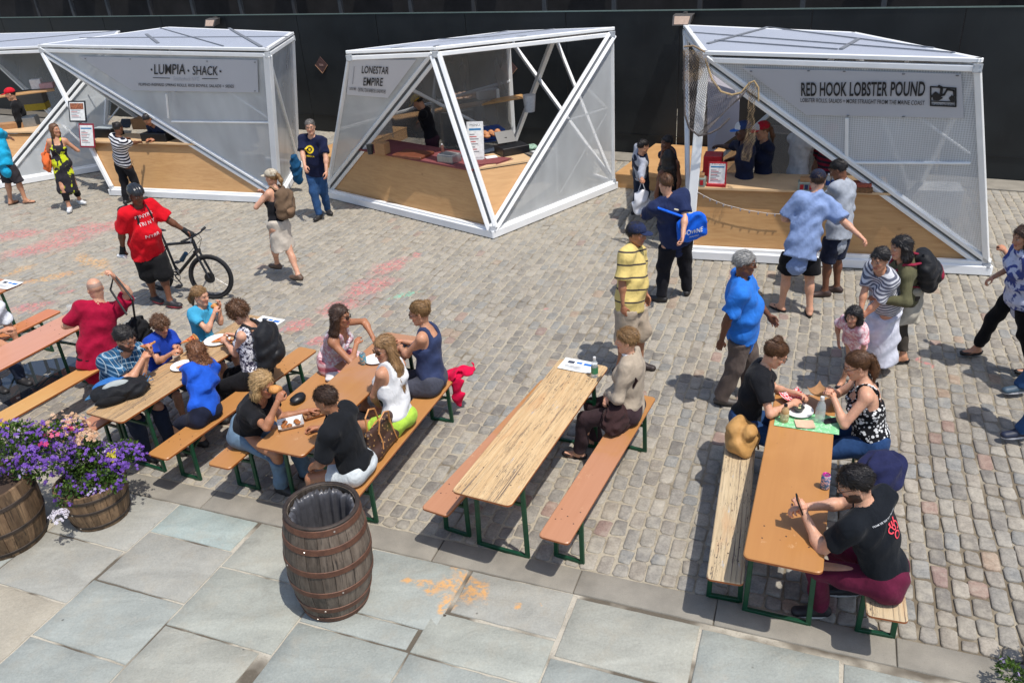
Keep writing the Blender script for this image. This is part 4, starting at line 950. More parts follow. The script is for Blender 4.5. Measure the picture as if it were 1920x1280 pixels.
# flower barrels
pc1=W(192,965); pc1[2]=.004
p1=thing('barrel_planter','half oak barrel planter overflowing with purple flowers beside the benches','planter',tuple(pc1),0,'oak barrel planters')
barrel(p1,pc1,[(0,.235),(.15,.27),(.3,.29),(.40,.297)],22,M_STV2,[.045,.22,.34],M_HOOPD,.025,.032)
pc2=W(18,1010); pc2[2]=.004
p2_=thing('barrel_planter','taller oak barrel planter cut by the left edge under a mass of purple flowers','planter',tuple(pc2),0,'oak barrel planters')
barrel(p2_,pc2,[(0,.30),(.2,.345),(.38,.36),(.5,.355),(.62,.34)],24,M_STV2,[.05,.26,.5],M_HOOPD,.028,.035)
M_SOIL=plain('soil',(60,46,36),.95,bump=.5)
for o,c,r,z in((p1,pc1,.268,.36),(p2_,pc2,.31,.57)):
    mb=MB(); mb.lathe([(.001,z+.03),(r*.6,z+.02),(r,z)],c,24,cap=False); mb.build('soil',M_SOIL,o)
def leafmat(nm,c1,c2):
    t=NT(nm); pos=t.obj(); n=t.noise(pos,9,3); c=t.mix(t.mr(n,.35,.65),lin(c1),lin(c2)); t.base(c,.5,0,.4); t.b.inputs['Subsurface Weight'].default_value=0
    tr=t.n('BsdfTranslucent'); t.l(c,tr.inputs[0]); mx=t.n('MixShader'); mx.inputs[0].default_value=.3; t.l(t.b.outputs[0],mx.inputs[1]); t.l(tr.outputs[0],mx.inputs[2]); t.l(mx.outputs[0],t.out.inputs[0]); return t.m
M_LEAF=leafmat('leaf_green',(62,92,30),(96,124,44)); M_LEAF2=leafmat('leaf_dark',(38,62,26),(66,92,36))
PETAL=dict(purple=leafmat('petal_purple',(112,70,170),(140,96,196)),lilac=leafmat('petal_lilac',(176,156,206),(200,186,220)),peach=leafmat('petal_peach',(222,180,140),(230,196,166)),yellow=leafmat('petal_yellow',(210,200,30),(226,214,60)),pink=leafmat('petal_pink',(214,50,130),(226,110,140)),white=leafmat('petal_white',(216,210,220),(230,226,232)))
def bloomcluster(o,label_seed,centers,leafN,leafsize,flowers,stems=True):
    """centers: list of (centre, radii) ellipsoids; leaves fill them, blossoms sit near the surface"""
    rz=random.Random(label_seed)
    def pt(shell):
        c,rd=rz.choices(centers,[r[0]*r[1] for _,r in centers])[0]
        while True:
            v=np.array([rz.gauss(0,1) for _ in range(3)]); v/=np.linalg.norm(v)
            if v[2]>-.45: break
        k=rz.uniform(.25,1.) ** .5 if not shell else rz.uniform(.9,1.12)
        return c+v*np.array(rd)*k,v
    for mat,nm,N in((M_LEAF,'foliage',leafN*2//3),(M_LEAF2,'foliage',leafN//3)):
        V=[];F=[]
        for _ in range(N):
            p,v=pt(False); d=unit(v+np.array([rz.gauss(0,.7) for _ in range(3)])); s_=unit(np.cross(d,[rz.gauss(0,1) for _ in range(3)])); n_=np.cross(s_,d); l=leafsize*rz.uniform(.6,1.4); w_=l*rz.uniform(.18,.32); k=len(V)
            V+=[p,p+d*l*.45+s_*w_,p+d*l-n_*l*.2,p+d*l*.45-s_*w_,p+d*l*.5+n_*l*.06]; F+=[(k,k+1,k+4),(k+1,k+2,k+4),(k+2,k+3,k+4),(k+3,k,k+4)]
        stuff(mk(nm,V,F,mat,o))
    if stems:
        mb=MB()
        for _ in range(leafN//40):
            p,v=pt(True); c=min(centers,key=lambda q:np.linalg.norm(q[0]-p))[0]; mb.tube([c+[0,0,-.08],(c+p)/2+[0,0,.02],p],.003,4)
        stuff(mb.build('stems',M_LEAF2,o,fix=False))
    for col,N,size,zone in flowers:
        V=[];F=[]
        for _ in range(N):
            if zone: c,rd=zone; v=np.array([rz.gauss(0,1) for _ in range(3)]); v/=np.linalg.norm(v); v[2]=abs(v[2])*.9+.05; p=c+v*np.array(rd)*rz.uniform(.85,1.12)
            else: p,v=pt(True)
            # a blossom head: several 5-petal flowers
            for q in range(rz.randint(1,3)):
                pp=p+np.array([rz.gauss(0,size*.7) for _ in range(3)]); u=unit(v+np.array([rz.gauss(0,.45) for _ in range(3)])+np.array([0,-.3,.4])); a=unit(np.cross(u,[rz.gauss(0,1),rz.gauss(0,1),rz.gauss(0,1)])); b=np.cross(u,a); sz=size*rz.uniform(.7,1.3)
                for m in range(5):
                    th=2*math.pi*m/5; d=a*math.cos(th)+b*math.sin(th); e=np.cross(u,d); k=len(V)
                    V+=[pp,pp+d*sz*.6+e*sz*.34+u*sz*.12,pp+d*sz+u*sz*.02,pp+d*sz*.6-e*sz*.34+u*sz*.12]; F+=[(k,k+1,k+2),(k,k+2,k+3)]
        stuff(mk('blossoms',V,F,PETAL[col],o))
f1=thing('flowering_plants','purple lobelia with white and yellow blooms spilling from the half barrel','flowers',tuple(pc1+[0,0,.35]),0,'flowers in the barrel planters')
U=lambda px,py,z:W(px,py,z)
bloomcluster(f1,3,[(U(170,868,.5),(.24,.22,.17)),(U(232,852,.52),(.15,.15,.12)),(U(130,930,.4),(.10,.10,.15)),(U(190,905,.42),(.2,.12,.1))],2600,.035,[('purple',230,.016,None),('purple',90,.016,(U(235,862,.52),(.18,.16,.14))),('lilac',26,.016,(U(205,850,.55),(.1,.1,.08))),('yellow',10,.022,(U(214,857,.58),(.05,.05,.05))),('white',38,.016,(U(112,968,.32),(.07,.06,.05))),('lilac',14,.014,(U(180,925,.4),(.08,.08,.05)))])
f2=thing('flowering_plants','dense purple and peach flowers on the taller barrel at the left edge','flowers',tuple(pc2+[0,0,.6]),0,'flowers in the barrel planters')
bloomcluster(f2,4,[(U(20,840,.78),(.34,.3,.2)),(U(95,835,.74),(.24,.22,.17)),(U(120,818,.74),(.2,.2,.15)),(U(70,880,.62),(.2,.14,.12)),(U(160,842,.66),(.13,.13,.1))],4200,.035,[('purple',420,.016,None),('purple',110,.016,(U(60,860,.72),(.3,.2,.16))),('peach',60,.02,(U(120,805,.8),(.19,.18,.12))),('peach',34,.02,(U(163,822,.76),(.09,.1,.08))),('pink',7,.024,(U(92,822,.88),(.06,.06,.04))),('pink',5,.02,(U(125,806,.9),(.05,.05,.03))),('yellow',8,.02,(U(3,803,.9),(.04,.04,.03))),('lilac',40,.015,None)])
pc3=W(1935,1262); f3=thing('flowering_plants','leafy green plant with a few purple flowers at the lower right corner','flowers',tuple(pc3),0,'flowers in the barrel planters')
p3_=thing('barrel_planter','small oak tub just outside the lower right corner holding a leafy plant','planter',(pc3[0]+.12,pc3[1]-.14,.004),0,'oak barrel planters')
q3=np.array([pc3[0]+.12,pc3[1]-.14,.004]); barrel(p3_,q3,[(0,.15),(.2,.19)],16,M_STV2,[.04,.16],M_HOOPD,.02,.025)
bloomcluster(f3,9,[(q3+np.array([0,0,.3]),(.17,.16,.14)),(q3+np.array([-.05,.1,.4]),(.12,.12,.14)),(U(1895,1262,.16),(.07,.09,.08))],1300,.034,[('purple',30,.017,(q3+np.array([-.06,.1,.3]),(.19,.14,.16))),('lilac',8,.014,None)])
# ---------------------------------------------------------------- puddle under the salmon table
def puddle():
    c=W(75,715)[:2]; V=[];F=[]
    ring=[(0,752),(18,762),(30,758),(95,742),(150,700),(166,682),(158,672),(130,668),(100,672),(55,678),(20,700),(-10,718),(-30,740)]
    V=[W(x,y,.009) for x,y in ring]; o=mk('puddle',V,[tuple(range(len(V)))],None or PUD); struct(o)
t=NT('puddle_water'); n=t.noise(t.geo(),14,3); t.base(lin((74,78,84)),.03,0,1.0); t.b.inputs['Specular IOR Level'].default_value=1.; t.b.inputs['Metallic'].default_value=.55; t.bump(n,.03,.002); PUD=t.m
puddle()
# ================================================================ PEOPLE: signed-distance bodies meshed with surface nets
def V3(*a): return np.array(a,float)
def smin(a,b,k):
    h=np.maximum(k-np.abs(a-b),0)/k
    return np.minimum(a,b)-h*h*k*.25
def q_cone(a,b,ra,rb,k=.02,cut=None,flat=None):
    """tapered capsule; flat=(axis,factor): squash along axis; cut=list of (point,normal) keeping the negative side"""
    a=np.array(a,float);b=np.array(b,float); r=max(ra,rb)
    lo=np.minimum(a,b)-r*1.1;hi=np.maximum(a,b)+r*1.1
    def f(P):
        ba=b-a; pa=P-a
        if flat is not None:
            ax,fc=flat; pa=pa+np.multiply.outer((pa@ax)*(1/fc-1),ax); bb=ba+ax*((ba@ax)*(1/fc-1))
        else: bb=ba
        h=np.clip((pa@bb)/(bb@bb+1e-12),0,1); d=np.sqrt(((pa-h[...,None]*bb)**2).sum(-1))-(ra+(rb-ra)*h)
        if flat is not None: d=d*min(1,fc*1.3)
        if cut:
            for (c,n) in cut: d=np.maximum(d,(P-c)@n)
        return d
    return (lo,hi,f,k)
def q_ell(c,ax,rd,k=.02,cut=None):
    c=np.array(c,float); ax=np.array(ax,float); rd=np.array(rd,float); r=np.sqrt(((ax.T*rd)**2).sum(1))
    def f(P):
        q=(P-c)@ax.T; k0=np.sqrt(((q/rd)**2).sum(-1))+1e-9; k1=np.sqrt(((q/rd**2)**2).sum(-1))+1e-9
        d=k0*(k0-1)/k1
        if cut:
            for (cc,n) in cut: d=np.maximum(d,(P-cc)@n)
        return d
    return (c-r,c+r,f,k)
def grid_field(prims,vox,post=None,clipbox=None,pad=None):
    pad=pad or vox*3+.012
    lo=np.min([p[0] for p in prims],0)-pad; hi=np.max([p[1] for p in prims],0)+pad
    if clipbox is not None: lo=np.maximum(lo,clipbox[0]);hi=np.minimum(hi,clipbox[1])
    n=np.maximum(np.ceil((hi-lo)/vox).astype(int)+1,4)
    F=np.full(n,.2,np.float32)
    ax=[lo[i]+vox*np.arange(n[i]) for i in range(3)]
    for (pl,ph,f,k) in prims:
        m=abs(k)+vox*2+.01
        i0=np.clip(np.floor((pl-m-lo)/vox).astype(int),0,n); i1=np.clip(np.ceil((ph+m-lo)/vox).astype(int)+1,0,n)
        if (i1<=i0).any(): continue
        P=np.stack(np.meshgrid(ax[0][i0[0]:i1[0]],ax[1][i0[1]:i1[1]],ax[2][i0[2]:i1[2]],indexing='ij'),-1)
        d=f(P); s=(slice(i0[0],i1[0]),slice(i0[1],i1[1]),slice(i0[2],i1[2]))
        if k<0: F[s]=np.maximum(F[s],-d) if k<-.5 else -smin(-F[s],d,-k)
        else: F[s]=smin(F[s],d,max(k,1e-4))
    if post is not None:
        P=np.stack(np.meshgrid(*ax,indexing='ij'),-1); m=np.abs(F)<.05+vox
        F[m]=post(P[m],F[m])
    return F,lo,vox
_E=[(0,1),(2,3),(4,5),(6,7),(0,2),(1,3),(4,6),(5,7),(0,4),(1,5),(2,6),(3,7)]
def snets(F,lo,vox):
    F=np.asarray(F,np.float64); F[[0,-1]]=np.maximum(F[[0,-1]],1e-3); F[:,[0,-1]]=np.maximum(F[:,[0,-1]],1e-3); F[:,:,[0,-1]]=np.maximum(F[:,:,[0,-1]],1e-3)
    I=F<0; n=np.array(F.shape)
    C=[F[i:n[0]-1+i,j:n[1]-1+j,k:n[2]-1+k] for i in(0,1) for j in(0,1) for k in(0,1)]
    cnt=sum((c<0).astype(np.int8) for c in C); act=(cnt>0)&(cnt<8); idx=np.argwhere(act)
    if len(idx)==0: return np.zeros((0,3)),np.zeros((0,4),int)
    vals=np.stack([c[act] for c in C],1); off=np.array([(i,j,k) for i in(0,1) for j in(0,1) for k in(0,1)],float)
    S=np.zeros((len(idx),3));N=np.zeros(len(idx))
    for a,b in _E:
        va,vb=vals[:,a],vals[:,b]; m=(va<0)!=(vb<0); t=np.where(m,va/(va-vb+1e-12*(va==vb)),0)
        S+=np.where(m[:,None],off[a]+(off[b]-off[a])*t[:,None],0); N+=m
    V=lo+vox*(idx+S/N[:,None]); ID=np.full(n-1,-1,np.int64); ID[act]=np.arange(len(idx)); Q=[]
    for ax in range(3):
        sl0=[slice(None)]*3;sl1=[slice(None)]*3; sl0[ax]=slice(0,n[ax]-1);sl1[ax]=slice(1,n[ax]); A=I[tuple(sl0)];B=I[tuple(sl1)]
        E=np.argwhere(A!=B); 
        o=[(ax+1)%3,(ax+2)%3]; E=E[(E[:,o[0]]>0)&(E[:,o[1]]>0)&(E[:,o[0]]<n[o[0]]-1)&(E[:,o[1]]<n[o[1]]-1)]
        sgn=A[tuple(E.T)]
        def cid(d0,d1):
            e=E.copy(); e[:,o[0]]-=d0; e[:,o[1]]-=d1; return ID[tuple(e.T)]
        q=np.stack([cid(1,1),cid(0,1),cid(0,0),cid(1,0)],1); q[~sgn]=q[~sgn][:,::-1]; Q.append(q)
    Q=np.concatenate(Q); Q=Q[(Q>=0).all(1)]
    return V,Q
def fastmesh(name,V,Q,mats,parent,col=None,rest=None,mi=None,smooth=True):
    me=bpy.data.meshes.new(name); nq=len(Q); k=Q.shape[1] if nq else 4
    me.vertices.add(len(V)); me.vertices.foreach_set('co',np.asarray(V,np.float32).ravel())
    me.loops.add(nq*k); me.loops.foreach_set('vertex_index',np.asarray(Q,np.int32).ravel())
    me.polygons.add(nq); me.polygons.foreach_set('loop_start',np.arange(0,nq*k,k,dtype=np.int32)); me.polygons.foreach_set('loop_total',np.full(nq,k,np.int32))
    for m in mats: me.materials.append(m)
    if mi is not None: me.polygons.foreach_set('material_index',np.asarray(mi,np.int32))
    if smooth: me.polygons.foreach_set('use_smooth',np.ones(nq,bool))
    if col is not None:
        a=me.color_attributes.new('col','FLOAT_COLOR','POINT'); a.data.foreach_set('color',np.concatenate([np.asarray(col,np.float32),np.ones((len(col),1),np.float32)],1).ravel())
    if rest is not None:
        a=me.attributes.new('rest','FLOAT_VECTOR','POINT'); a.data.foreach_set('vector',np.asarray(rest,np.float32).ravel())
    me.update(calc_edges=True); me.validate()
    return meshobj(name,me,parent)
def sampler(F,lo,vox):
    n=np.array(F.shape)
    def s(P):
        q=(np.asarray(P)-lo)/vox; i=np.clip(np.floor(q).astype(int),0,n-2); f=np.clip(q-i,0,1); r=0
        for a in(0,1):
            for b in(0,1):
                for c in(0,1):
                    w=(f[...,0] if a else 1-f[...,0])*(f[...,1] if b else 1-f[...,1])*(f[...,2] if c else 1-f[...,2])
                    r=r+w*F[i[...,0]+a,i[...,1]+b,i[...,2]+c]
        return r
    return s
def rot(axis,ang):
    return np.array(Matrix.Rotation(ang,3,Vector(axis)))
# ---- materials for people
def skin_mat():
    t=NT('skin'); c=t.attr('col',False); n=t.noise(t.obj(),60,3); n2=t.noise(t.obj(),9,3)
    v=t.n('VectorMath',operation='SCALE'); t.l(c,v.inputs[0]); t.l(t.math('MULTIPLY',t.mr(n,.3,.7,.92,1.08),t.mr(n2,.3,.7,.87,1.1)),v.inputs['Scale'])
    t.base(v.outputs[0],.48,0,.4); t.b.inputs['Subsurface Weight'].default_value=.12; t.b.inputs['Subsurface Radius'].default_value=(.02,.008,.004); t.b.inputs['Subsurface Scale'].default_value=.5; t.bump(n,.12,.002); return t.m
M_SKIN=skin_mat()
def cloth(name,c,kind='plain',c2=None,sc=1.,rough=.85,sheen=.2,c3=None):
    if name in _mc: return _mc[name]
    t=NT(name); r=t.attr('rest'); o=t.obj(); x,y,z=t.sep(r); n=t.noise(o,16,2,.5); w=t.noise(o,260,2)
    col=lin(c)
    if kind=='stripe': f=t.math('FRACT',t.math('MULTIPLY',z,sc)); col=t.mix(t.math('GREATER_THAN',f,c3 or .5),lin(c),lin(c2))
    elif kind=='plaid':
        fx=t.mr(t.math('SINE',t.math('MULTIPLY',x,sc)),.1,.5); fz=t.mr(t.math('SINE',t.math('MULTIPLY',z,sc)),.1,.5); tx=t.math('GREATER_THAN',t.math('SINE',t.math('MULTIPLY_ADD',x,sc*2,1.2) if False else t.math('MULTIPLY',x,sc*1.0)),.92); tz=t.math('GREATER_THAN',t.math('SINE',t.math('MULTIPLY',z,-sc)),.9)
        a=t.mix(t.math('MULTIPLY',fx,.55),lin(c),lin(c2)); a=t.mix(t.math('MULTIPLY',fz,.55),a,lin(c2)); a=t.mix(t.math('MULTIPLY',t.math('MAXIMUM',tx,tz),.6),a,lin(c3)); col=a
    elif kind=='dots': d=t.vor(t.map(r,sc=(1,1,1)),sc); col=t.mix(t.math('LESS_THAN',d,.42),lin(c),lin(c2))
    elif kind=='floral':
        d=t.noise(r,sc,3,.6,.6); d2=t.noise(t.map(r,loc=(3,4,5)),sc*.8,3,.6,.4); col=t.mix(t.mr(d,.5,.54),lin(c),lin(c2)); col=t.mix(t.mr(d2,.56,.6),col,lin(c3 or c2))
    v=t.n('VectorMath',operation='SCALE'); 
    if isinstance(col,tuple): v.inputs[0].default_value=col
    else: t.l(col,v.inputs[0])
    t.l(t.mr(n,.3,.7,.88,1.1),v.inputs['Scale'])
    t.base(v.outputs[0],rough,0,.15); t.b.inputs['Sheen Weight'].default_value=sheen*.25; wr=t.noise(t.map(o,sc=(1,1,.5)),7,2,.5,1.2); t.bump(t.math('ADD',t.math('MULTIPLY',wr,3.2),t.math('ADD',n,t.math('MULTIPLY',w,.3))),.5,.012)
    _mc[name]=t.m; return t.m
def hairmat(c,c2):
    nm='hair_%d_%d_%d'%tuple(c)
    if nm in _mc: return _mc[nm]
    t=NT(nm); r=t.attr('rest'); n=t.noise(t.map(r,sc=(75,75,7)),1.,4,.7,.5); n2=t.noise(r,14,3)
    c_=t.mix(t.mr(n,.25,.75),lin(tuple(q*.82 for q in c)),lin(c2)); c_=t.mix(t.mr(n2,.5,.8,0,.3),c_,lin(c2)); t.base(c_,.42,0,.45); t.bump(n,.8,.006); t.b.inputs['Anisotropic'].default_value=.5
    _mc[nm]=t.m; return t.m
M_GLASSF=plain('glasses_frame',(24,22,22),.3); M_LENS=plain('dark_lens',(16,16,20),.08)
def foldn(P,amp,seed,freq=1.):
    amp=amp*1.6; s=seed; x,y,z=P[...,0]*freq,P[...,1]*freq,P[...,2]*freq
    w=np.sin(9*x+s)+np.sin(11*y-s*1.7)+.6*np.sin(17*x-13*y+s*2.3)
    a=np.sin(26*z+2.1*w+s)+.6*np.sin(38*z-19*x+1.6*w+2*s)+.5*np.sin(31*y+23*z+1.3*w)
    return amp*(np.clip(.5*np.abs(a)**1.2*np.sign(a),-1.1,.75)-.55)
def hand(wr,dirv,palm_n,s,curl,side,fine,k=.006,hold=False):
    """prims of one hand: wrist wr, fingers along dirv, palm faces palm_n, side=+1 if thumb lies towards cross(dir,palm)"""
    d=unit(dirv); n=unit(palm_n-d*(palm_n@d)); l=np.cross(n,d)*side   # towards the thumb
    P=[]; c=wr+d*.048*s
    P.append(q_ell(c,[d,l,n],[.052*s,.04*s,.018*s],.012)); P.append(q_cone(wr-d*.03*s,wr+d*.02*s,.026*s,.027*s,.015,flat=(n,.78)))
    lens=[.070,.078,.073,.058]; base=[.024,.008,-.009,-.025]; cu=[curl*.9,curl,curl*1.05,curl*1.12]
    for j in range(4):
        b=wr+d*(.086-(.006 if j in(0,) else .012*(j==3)))*s+l*base[j]*s; L=lens[j]*s; r=.0088*s if j<3 else .0078*s; a=0; p=b-d*.02*s; q=b; P.append(q_cone(p,q,r*1.15,r*1.08,.006)); sp=(1.2-j*.75)*.08
        for seg,fr in enumerate((.45,.32,.23)):
            a+=cu[j]*(.75 if seg==0 else .95); dd=unit(d*math.cos(a)+n*math.sin(a)+l*sp*(1-curl*.5)); p=q; q=p+dd*L*fr; P.append(q_cone(p,q,r*(1.06-.08*seg),r*(.98-.08*seg),.004))
    b=wr+d*.022*s+l*.022*s+n*.004*s; t1=unit(d*.62+l*.72+n*.35); t2=unit(d*.85+l*(.42-.5*curl)+n*(.3+.4*curl)); t3=unit(d*.9+l*(.1-.7*curl)+n*(.25+.35*curl))
    q1=b+t1*.038*s;q2=q1+t2*.032*s;q3=q2+t3*.026*s
    P+= [q_cone(b,q1,.0145*s,.0115*s,.012),q_cone(q1,q2,.0112*s,.0098*s,.005),q_cone(q2,q3,.0098*s,.0082*s,.004)]
    return P
def ik(a,c,l1,l2,pole):
    """mid joint between a and c; returns mid and (possibly pulled in) end"""
    v=c-a; D=np.linalg.norm(v); mx=(l1+l2)*.995
    if D>mx: c=a+v/D*mx; v=c-a; D=mx
    D=max(D,abs(l1-l2)+.02); x=v/D; h=(l1*l1-l2*l2+D*D)/(2*D); y=pole-x*(pole@x); y=unit(y+1e-6)
    r=math.sqrt(max(l1*l1-h*h,0)); return a+x*h+y*r,c
SK=dict(fair=(206,156,128),light=(192,140,110),tan=(168,116,86),brown=(112,72,52),dark=(72,46,36),pale=(214,172,146))
HC=dict(black=((20,17,17),(44,38,36)),dark=((44,30,24),(84,60,44)),brown=((70,46,30),(120,84,56)),auburn=((84,50,32),(140,94,62)),dblond=((116,84,52),(176,138,92)),blond=((150,114,72),(206,170,118)),grey=((120,118,116),(186,184,180)),salt=((66,62,60),(132,126,120)),fair=((120,88,56),(170,132,88)))
PEOPLE=[]
def person(label,H=1.72,sex='f',heading=0,pelvis=None,seat=False,head=None,hz=None,look=0,pitch=0,roll=0,twist=0,feet=None,hands=(None,None),curl=(.5,.5),elbow=(None,None),knee=None,
           skin='light',hair='short',hc='brown',heavy=0.,top=None,bottom=None,shoes=((40,38,38),'shoe'),extra=None,dist=None,palm=(None,None),child=False,lift=0,neckfwd=0,grp=None,group=None):
    """pelvis/head/hands/feet in world metres"""
    s=H/1.75; hd=R(heading); Fh=V3(math.cos(hd),math.sin(hd),0); Lh=V3(-Fh[1],Fh[0],0); Z=V3(0,0,1)
    pelvis=np.array(pelvis,float); base=V3(pelvis[0],pelvis[1],0)
    root=thing('person',label,'person',tuple(base),0,group)
    dist=dist or np.linalg.norm(pelvis-CC); vox=float(np.clip(dist*.00165,.0088,.017))*(1 if not child else .9)
    sk=lin(SK[skin]) if isinstance(skin,str) else lin(skin)
    hs=1.0*s if not child else .97*s**.55          # head scale
    # --- skeleton
    tor=.56*s
    if head is not None: Ud=unit(np.array(head)-pelvis-Fh*(.03+neckfwd)*s)
    else: Ud=Z
    N=pelvis+Ud*tor
    tw=R(twist); Fc=unit(rot(Ud,tw)@unit(Fh-Ud*(Fh@Ud))); Lc=np.cross(Ud,Fc)
    Fp=unit(Fh-Ud*.3*(Fh@Ud)); hipw=.088*s*(1 if sex=='m' else 1.06)
    Hl,Hr=pelvis+Lh*hipw,pelvis-Lh*hipw
    shw=(.172 if sex=='m' else .15)*s*(1+.12*heavy); 
    Sl,Sr=N-Ud*.055*s+Lc*shw,N-Ud*.055*s-Lc*shw
    # head frame
    hh=hd+R(look); f0=V3(math.cos(hh),math.sin(hh),0); l0=V3(-f0[1],f0[0],0); pr=R(pitch)
    hf=f0*math.cos(pr)-Z*math.sin(pr); hu=f0*math.sin(pr)+Z*math.cos(pr)
    if roll: hu=rot(hf,R(roll))@hu
    hl=np.cross(hu,hf); HM=np.array([hl,hf,hu])
    HB=N+unit(Ud*1.0+f0*.25+Z*.4)*.075*s; HCN=HB+hu*.105*hs+hf*.012*hs   # head centre
    T=lambda l,f,u: HCN+hl*l*hs+hf*f*hs+hu*u*hs
    # --- arms
    ua,fa=.285*s,.25*s; arms=[]
    for i,(S,sg) in enumerate(((Sl,1),(Sr,-1))):
        h=hands[i]
        if h is None: h=S+V3(0,0,-1)*(.52*s)+Fh*.06*s+Lh*sg*(.06+.06*heavy)*s
        el=elbow[i] if elbow[i] is not None else (-Z*.8+Lh*sg*.45-Fh*.3)
        E,Wr=ik(S,np.array(h,float),ua,fa,np.array(el,float)); arms.append((S,E,Wr))
    # --- legs
    th,sh=.425*s,.40*s; legs=[]
    for i,(Hp,sg) in enumerate(((Hl,1),(Hr,-1))):
        if feet is not None and feet[i] is not None: A=np.array(feet[i][:3],float); A=V3(A[0],A[1],A[2]+.075*s); fy=R(feet[i][3]) if len(feet[i])>3 else hd
        elif seat: A=Hp+Fh*(.42+.05*sg)*s+Lh*sg*.03; A=V3(A[0],A[1],.075*s); fy=hd
        else: A=V3(Hp[0],Hp[1],.075*s)+Lh*sg*.03; fy=hd
        kn=knee[i] if knee is not None else (Fh*.9+Z*(1.2 if seat else .1)+Lh*sg*.12)
        K,A=ik(Hp,A,th,sh,np.array(kn,float)); legs.append((Hp,K,A,V3(math.cos(fy),math.sin(fy),0)))
    hv=1+.35*heavy
    tf=[Lc,Fc,Ud]; pf=[Lh,Fp,Ud]
    wa=.118 if sex=='m' else .108
    def torso(g,hem=None,k=.05,full=True,loose=0.):
        L=[]
        pr_=[(pelvis+Ud*.045*s,pf,[.160*s*(1+.25*heavy),.108*s*hv,.13*s]),(pelvis+Ud*.19*s+Fc*.035*heavy*s,pf,[(wa+loose*.5)*s*(1+.42*heavy),(.088+loose*.4)*s*(1+.85*heavy),.16*s]),(pelvis+Ud*.36*s,tf,[(.150 if sex=='m' else .134)*s*(1+.2*heavy),(.104)*s*(1+.25*heavy),.17*s])]
        for c,a,r in pr_: L.append(q_ell(c,a,np.array(r)+g,k))
        L.append(q_cone(Sl-Lc*.03*s,Sr+Lc*.03*s,.056*s+g,.056*s+g,.05,flat=(Fc,.9)))
        L.append(q_ell(N-Ud*.11*s-Fc*.02*s,tf,[.135*s+g,.085*s+g,.09*s+g],.05))
        for S,sg in((Sl,1),(Sr,-1)): L.append(q_cone(N+Ud*.0*s,S+Ud*.012*s,.045*s+g,.045*s+g,.04))
        if sex=='f' and not child:
            for sg in(-1,1): L.append(q_ell(pelvis+Ud*.375*s+Lc*.07*s*sg+Fc*.085*s,tf,np.array([.062,.052,.06])*s*(1+.2*heavy)+g,.035))
        if sex=='m' and heavy>.3: L.append(q_ell(pelvis+Ud*.2*s+Fc*.08*s*heavy,tf,np.array([.14,.12,.15])*s+g,.06))
        return L
    # --- body mesh
    B=torso(0)
    B.append(q_cone(N-Ud*.02*s,HB+hu*.03*hs,.058*s*(1 if sex=='m' else .9),.052*s*(1 if sex=='m' else .88),.03))
    mus=1.0 if sex=='m' else .88
    for (S,E,Wr) in arms:
        B+=[q_cone(S,E,.050*s*mus*(1+.25*heavy),.038*s*mus*(1+.2*heavy),.03),q_cone(E,Wr,.040*s*mus*(1+.15*heavy),.0265*s,.015),q_ell(E+(Wr-E)*.25,np.eye(3),V3(.043,.043,.043)*s*mus,.03)]
    for (Hp,K,A,fd) in legs:
        d=unit(K-Hp); B+=[q_cone(Hp,K,.086*s*(1+.25*heavy),.053*s*(1+.1*heavy),.04),q_cone(K,A,.052*s,.036*s,.03),q_ell(K+(A-K)*.3-fd*.012*s,np.eye(3),V3(.054,.054,.09)*s*(1+.1*heavy),.03)]
        if seat: B.append(q_ell(Hp-d*.02*s,np.eye(3),V3(.09,.09,.08)*s,.05))
    Bp=list(B)
    # feet (bare shape; shoes go over)
    FT=[]
    for (Hp,K,A,fd) in legs:
        lft=A[2]-.075*s; z0=lft; a=V3(A[0],A[1],z0+.035*s)-fd*.035*s; b=a+fd*.175*s-Z*.010*s
        FT+= [q_cone(A,V3(A[0],A[1],z0+.05*s),.038*s,.036*s,.02),q_cone(a,b,.033*s,.036*s,.02,cut=[(V3(A[0],A[1],z0+.004),-Z)],flat=(Z,.75)),q_cone(A+fd*.01*s,b-fd*.05*s,.034*s,.024*s,.03)]
    B+=FT
    F,lo,_=grid_field(B,vox); Vb,Qb=snets(F,lo,vox); colb=np.tile(np.array(sk),(len(Vb),1))
    parts=[(Vb,Qb,colb)]
    # hands
    pn=[palm[0] if palm[0] is not None else None,palm[1] if palm[1] is not None else None]; hvx=float(np.clip(dist*.0009,.0048,.009))
    for i,(S,E,Wr) in enumerate(arms):
        d=unit(Wr-E); sg=1 if i==0 else -1
        n=pn[i] if pn[i] is not None else (-Lh*sg if abs(d[2])>.7 else -Z*.8-Lh*sg*.5)
        n=np.array(n,float); n=unit(n-d*(n@d)+1e-6)
        # thumb lies forward/up: choose side sign
        side=1 if (np.cross(n,d)@(Fh+Z*.6))>0 else -1
        F2,lo2,_=grid_field(hand(Wr,d,n,s*(.98 if sex=='m' else .9),curl[i],side,hvx),hvx); v,q=snets(F2,lo2,hvx); parts.append((v,q,np.tile(np.array(sk)*np.array([1.02,.95,.93]),(len(v),1))))
    # head
    jw=1.06 if sex=='m' else .95
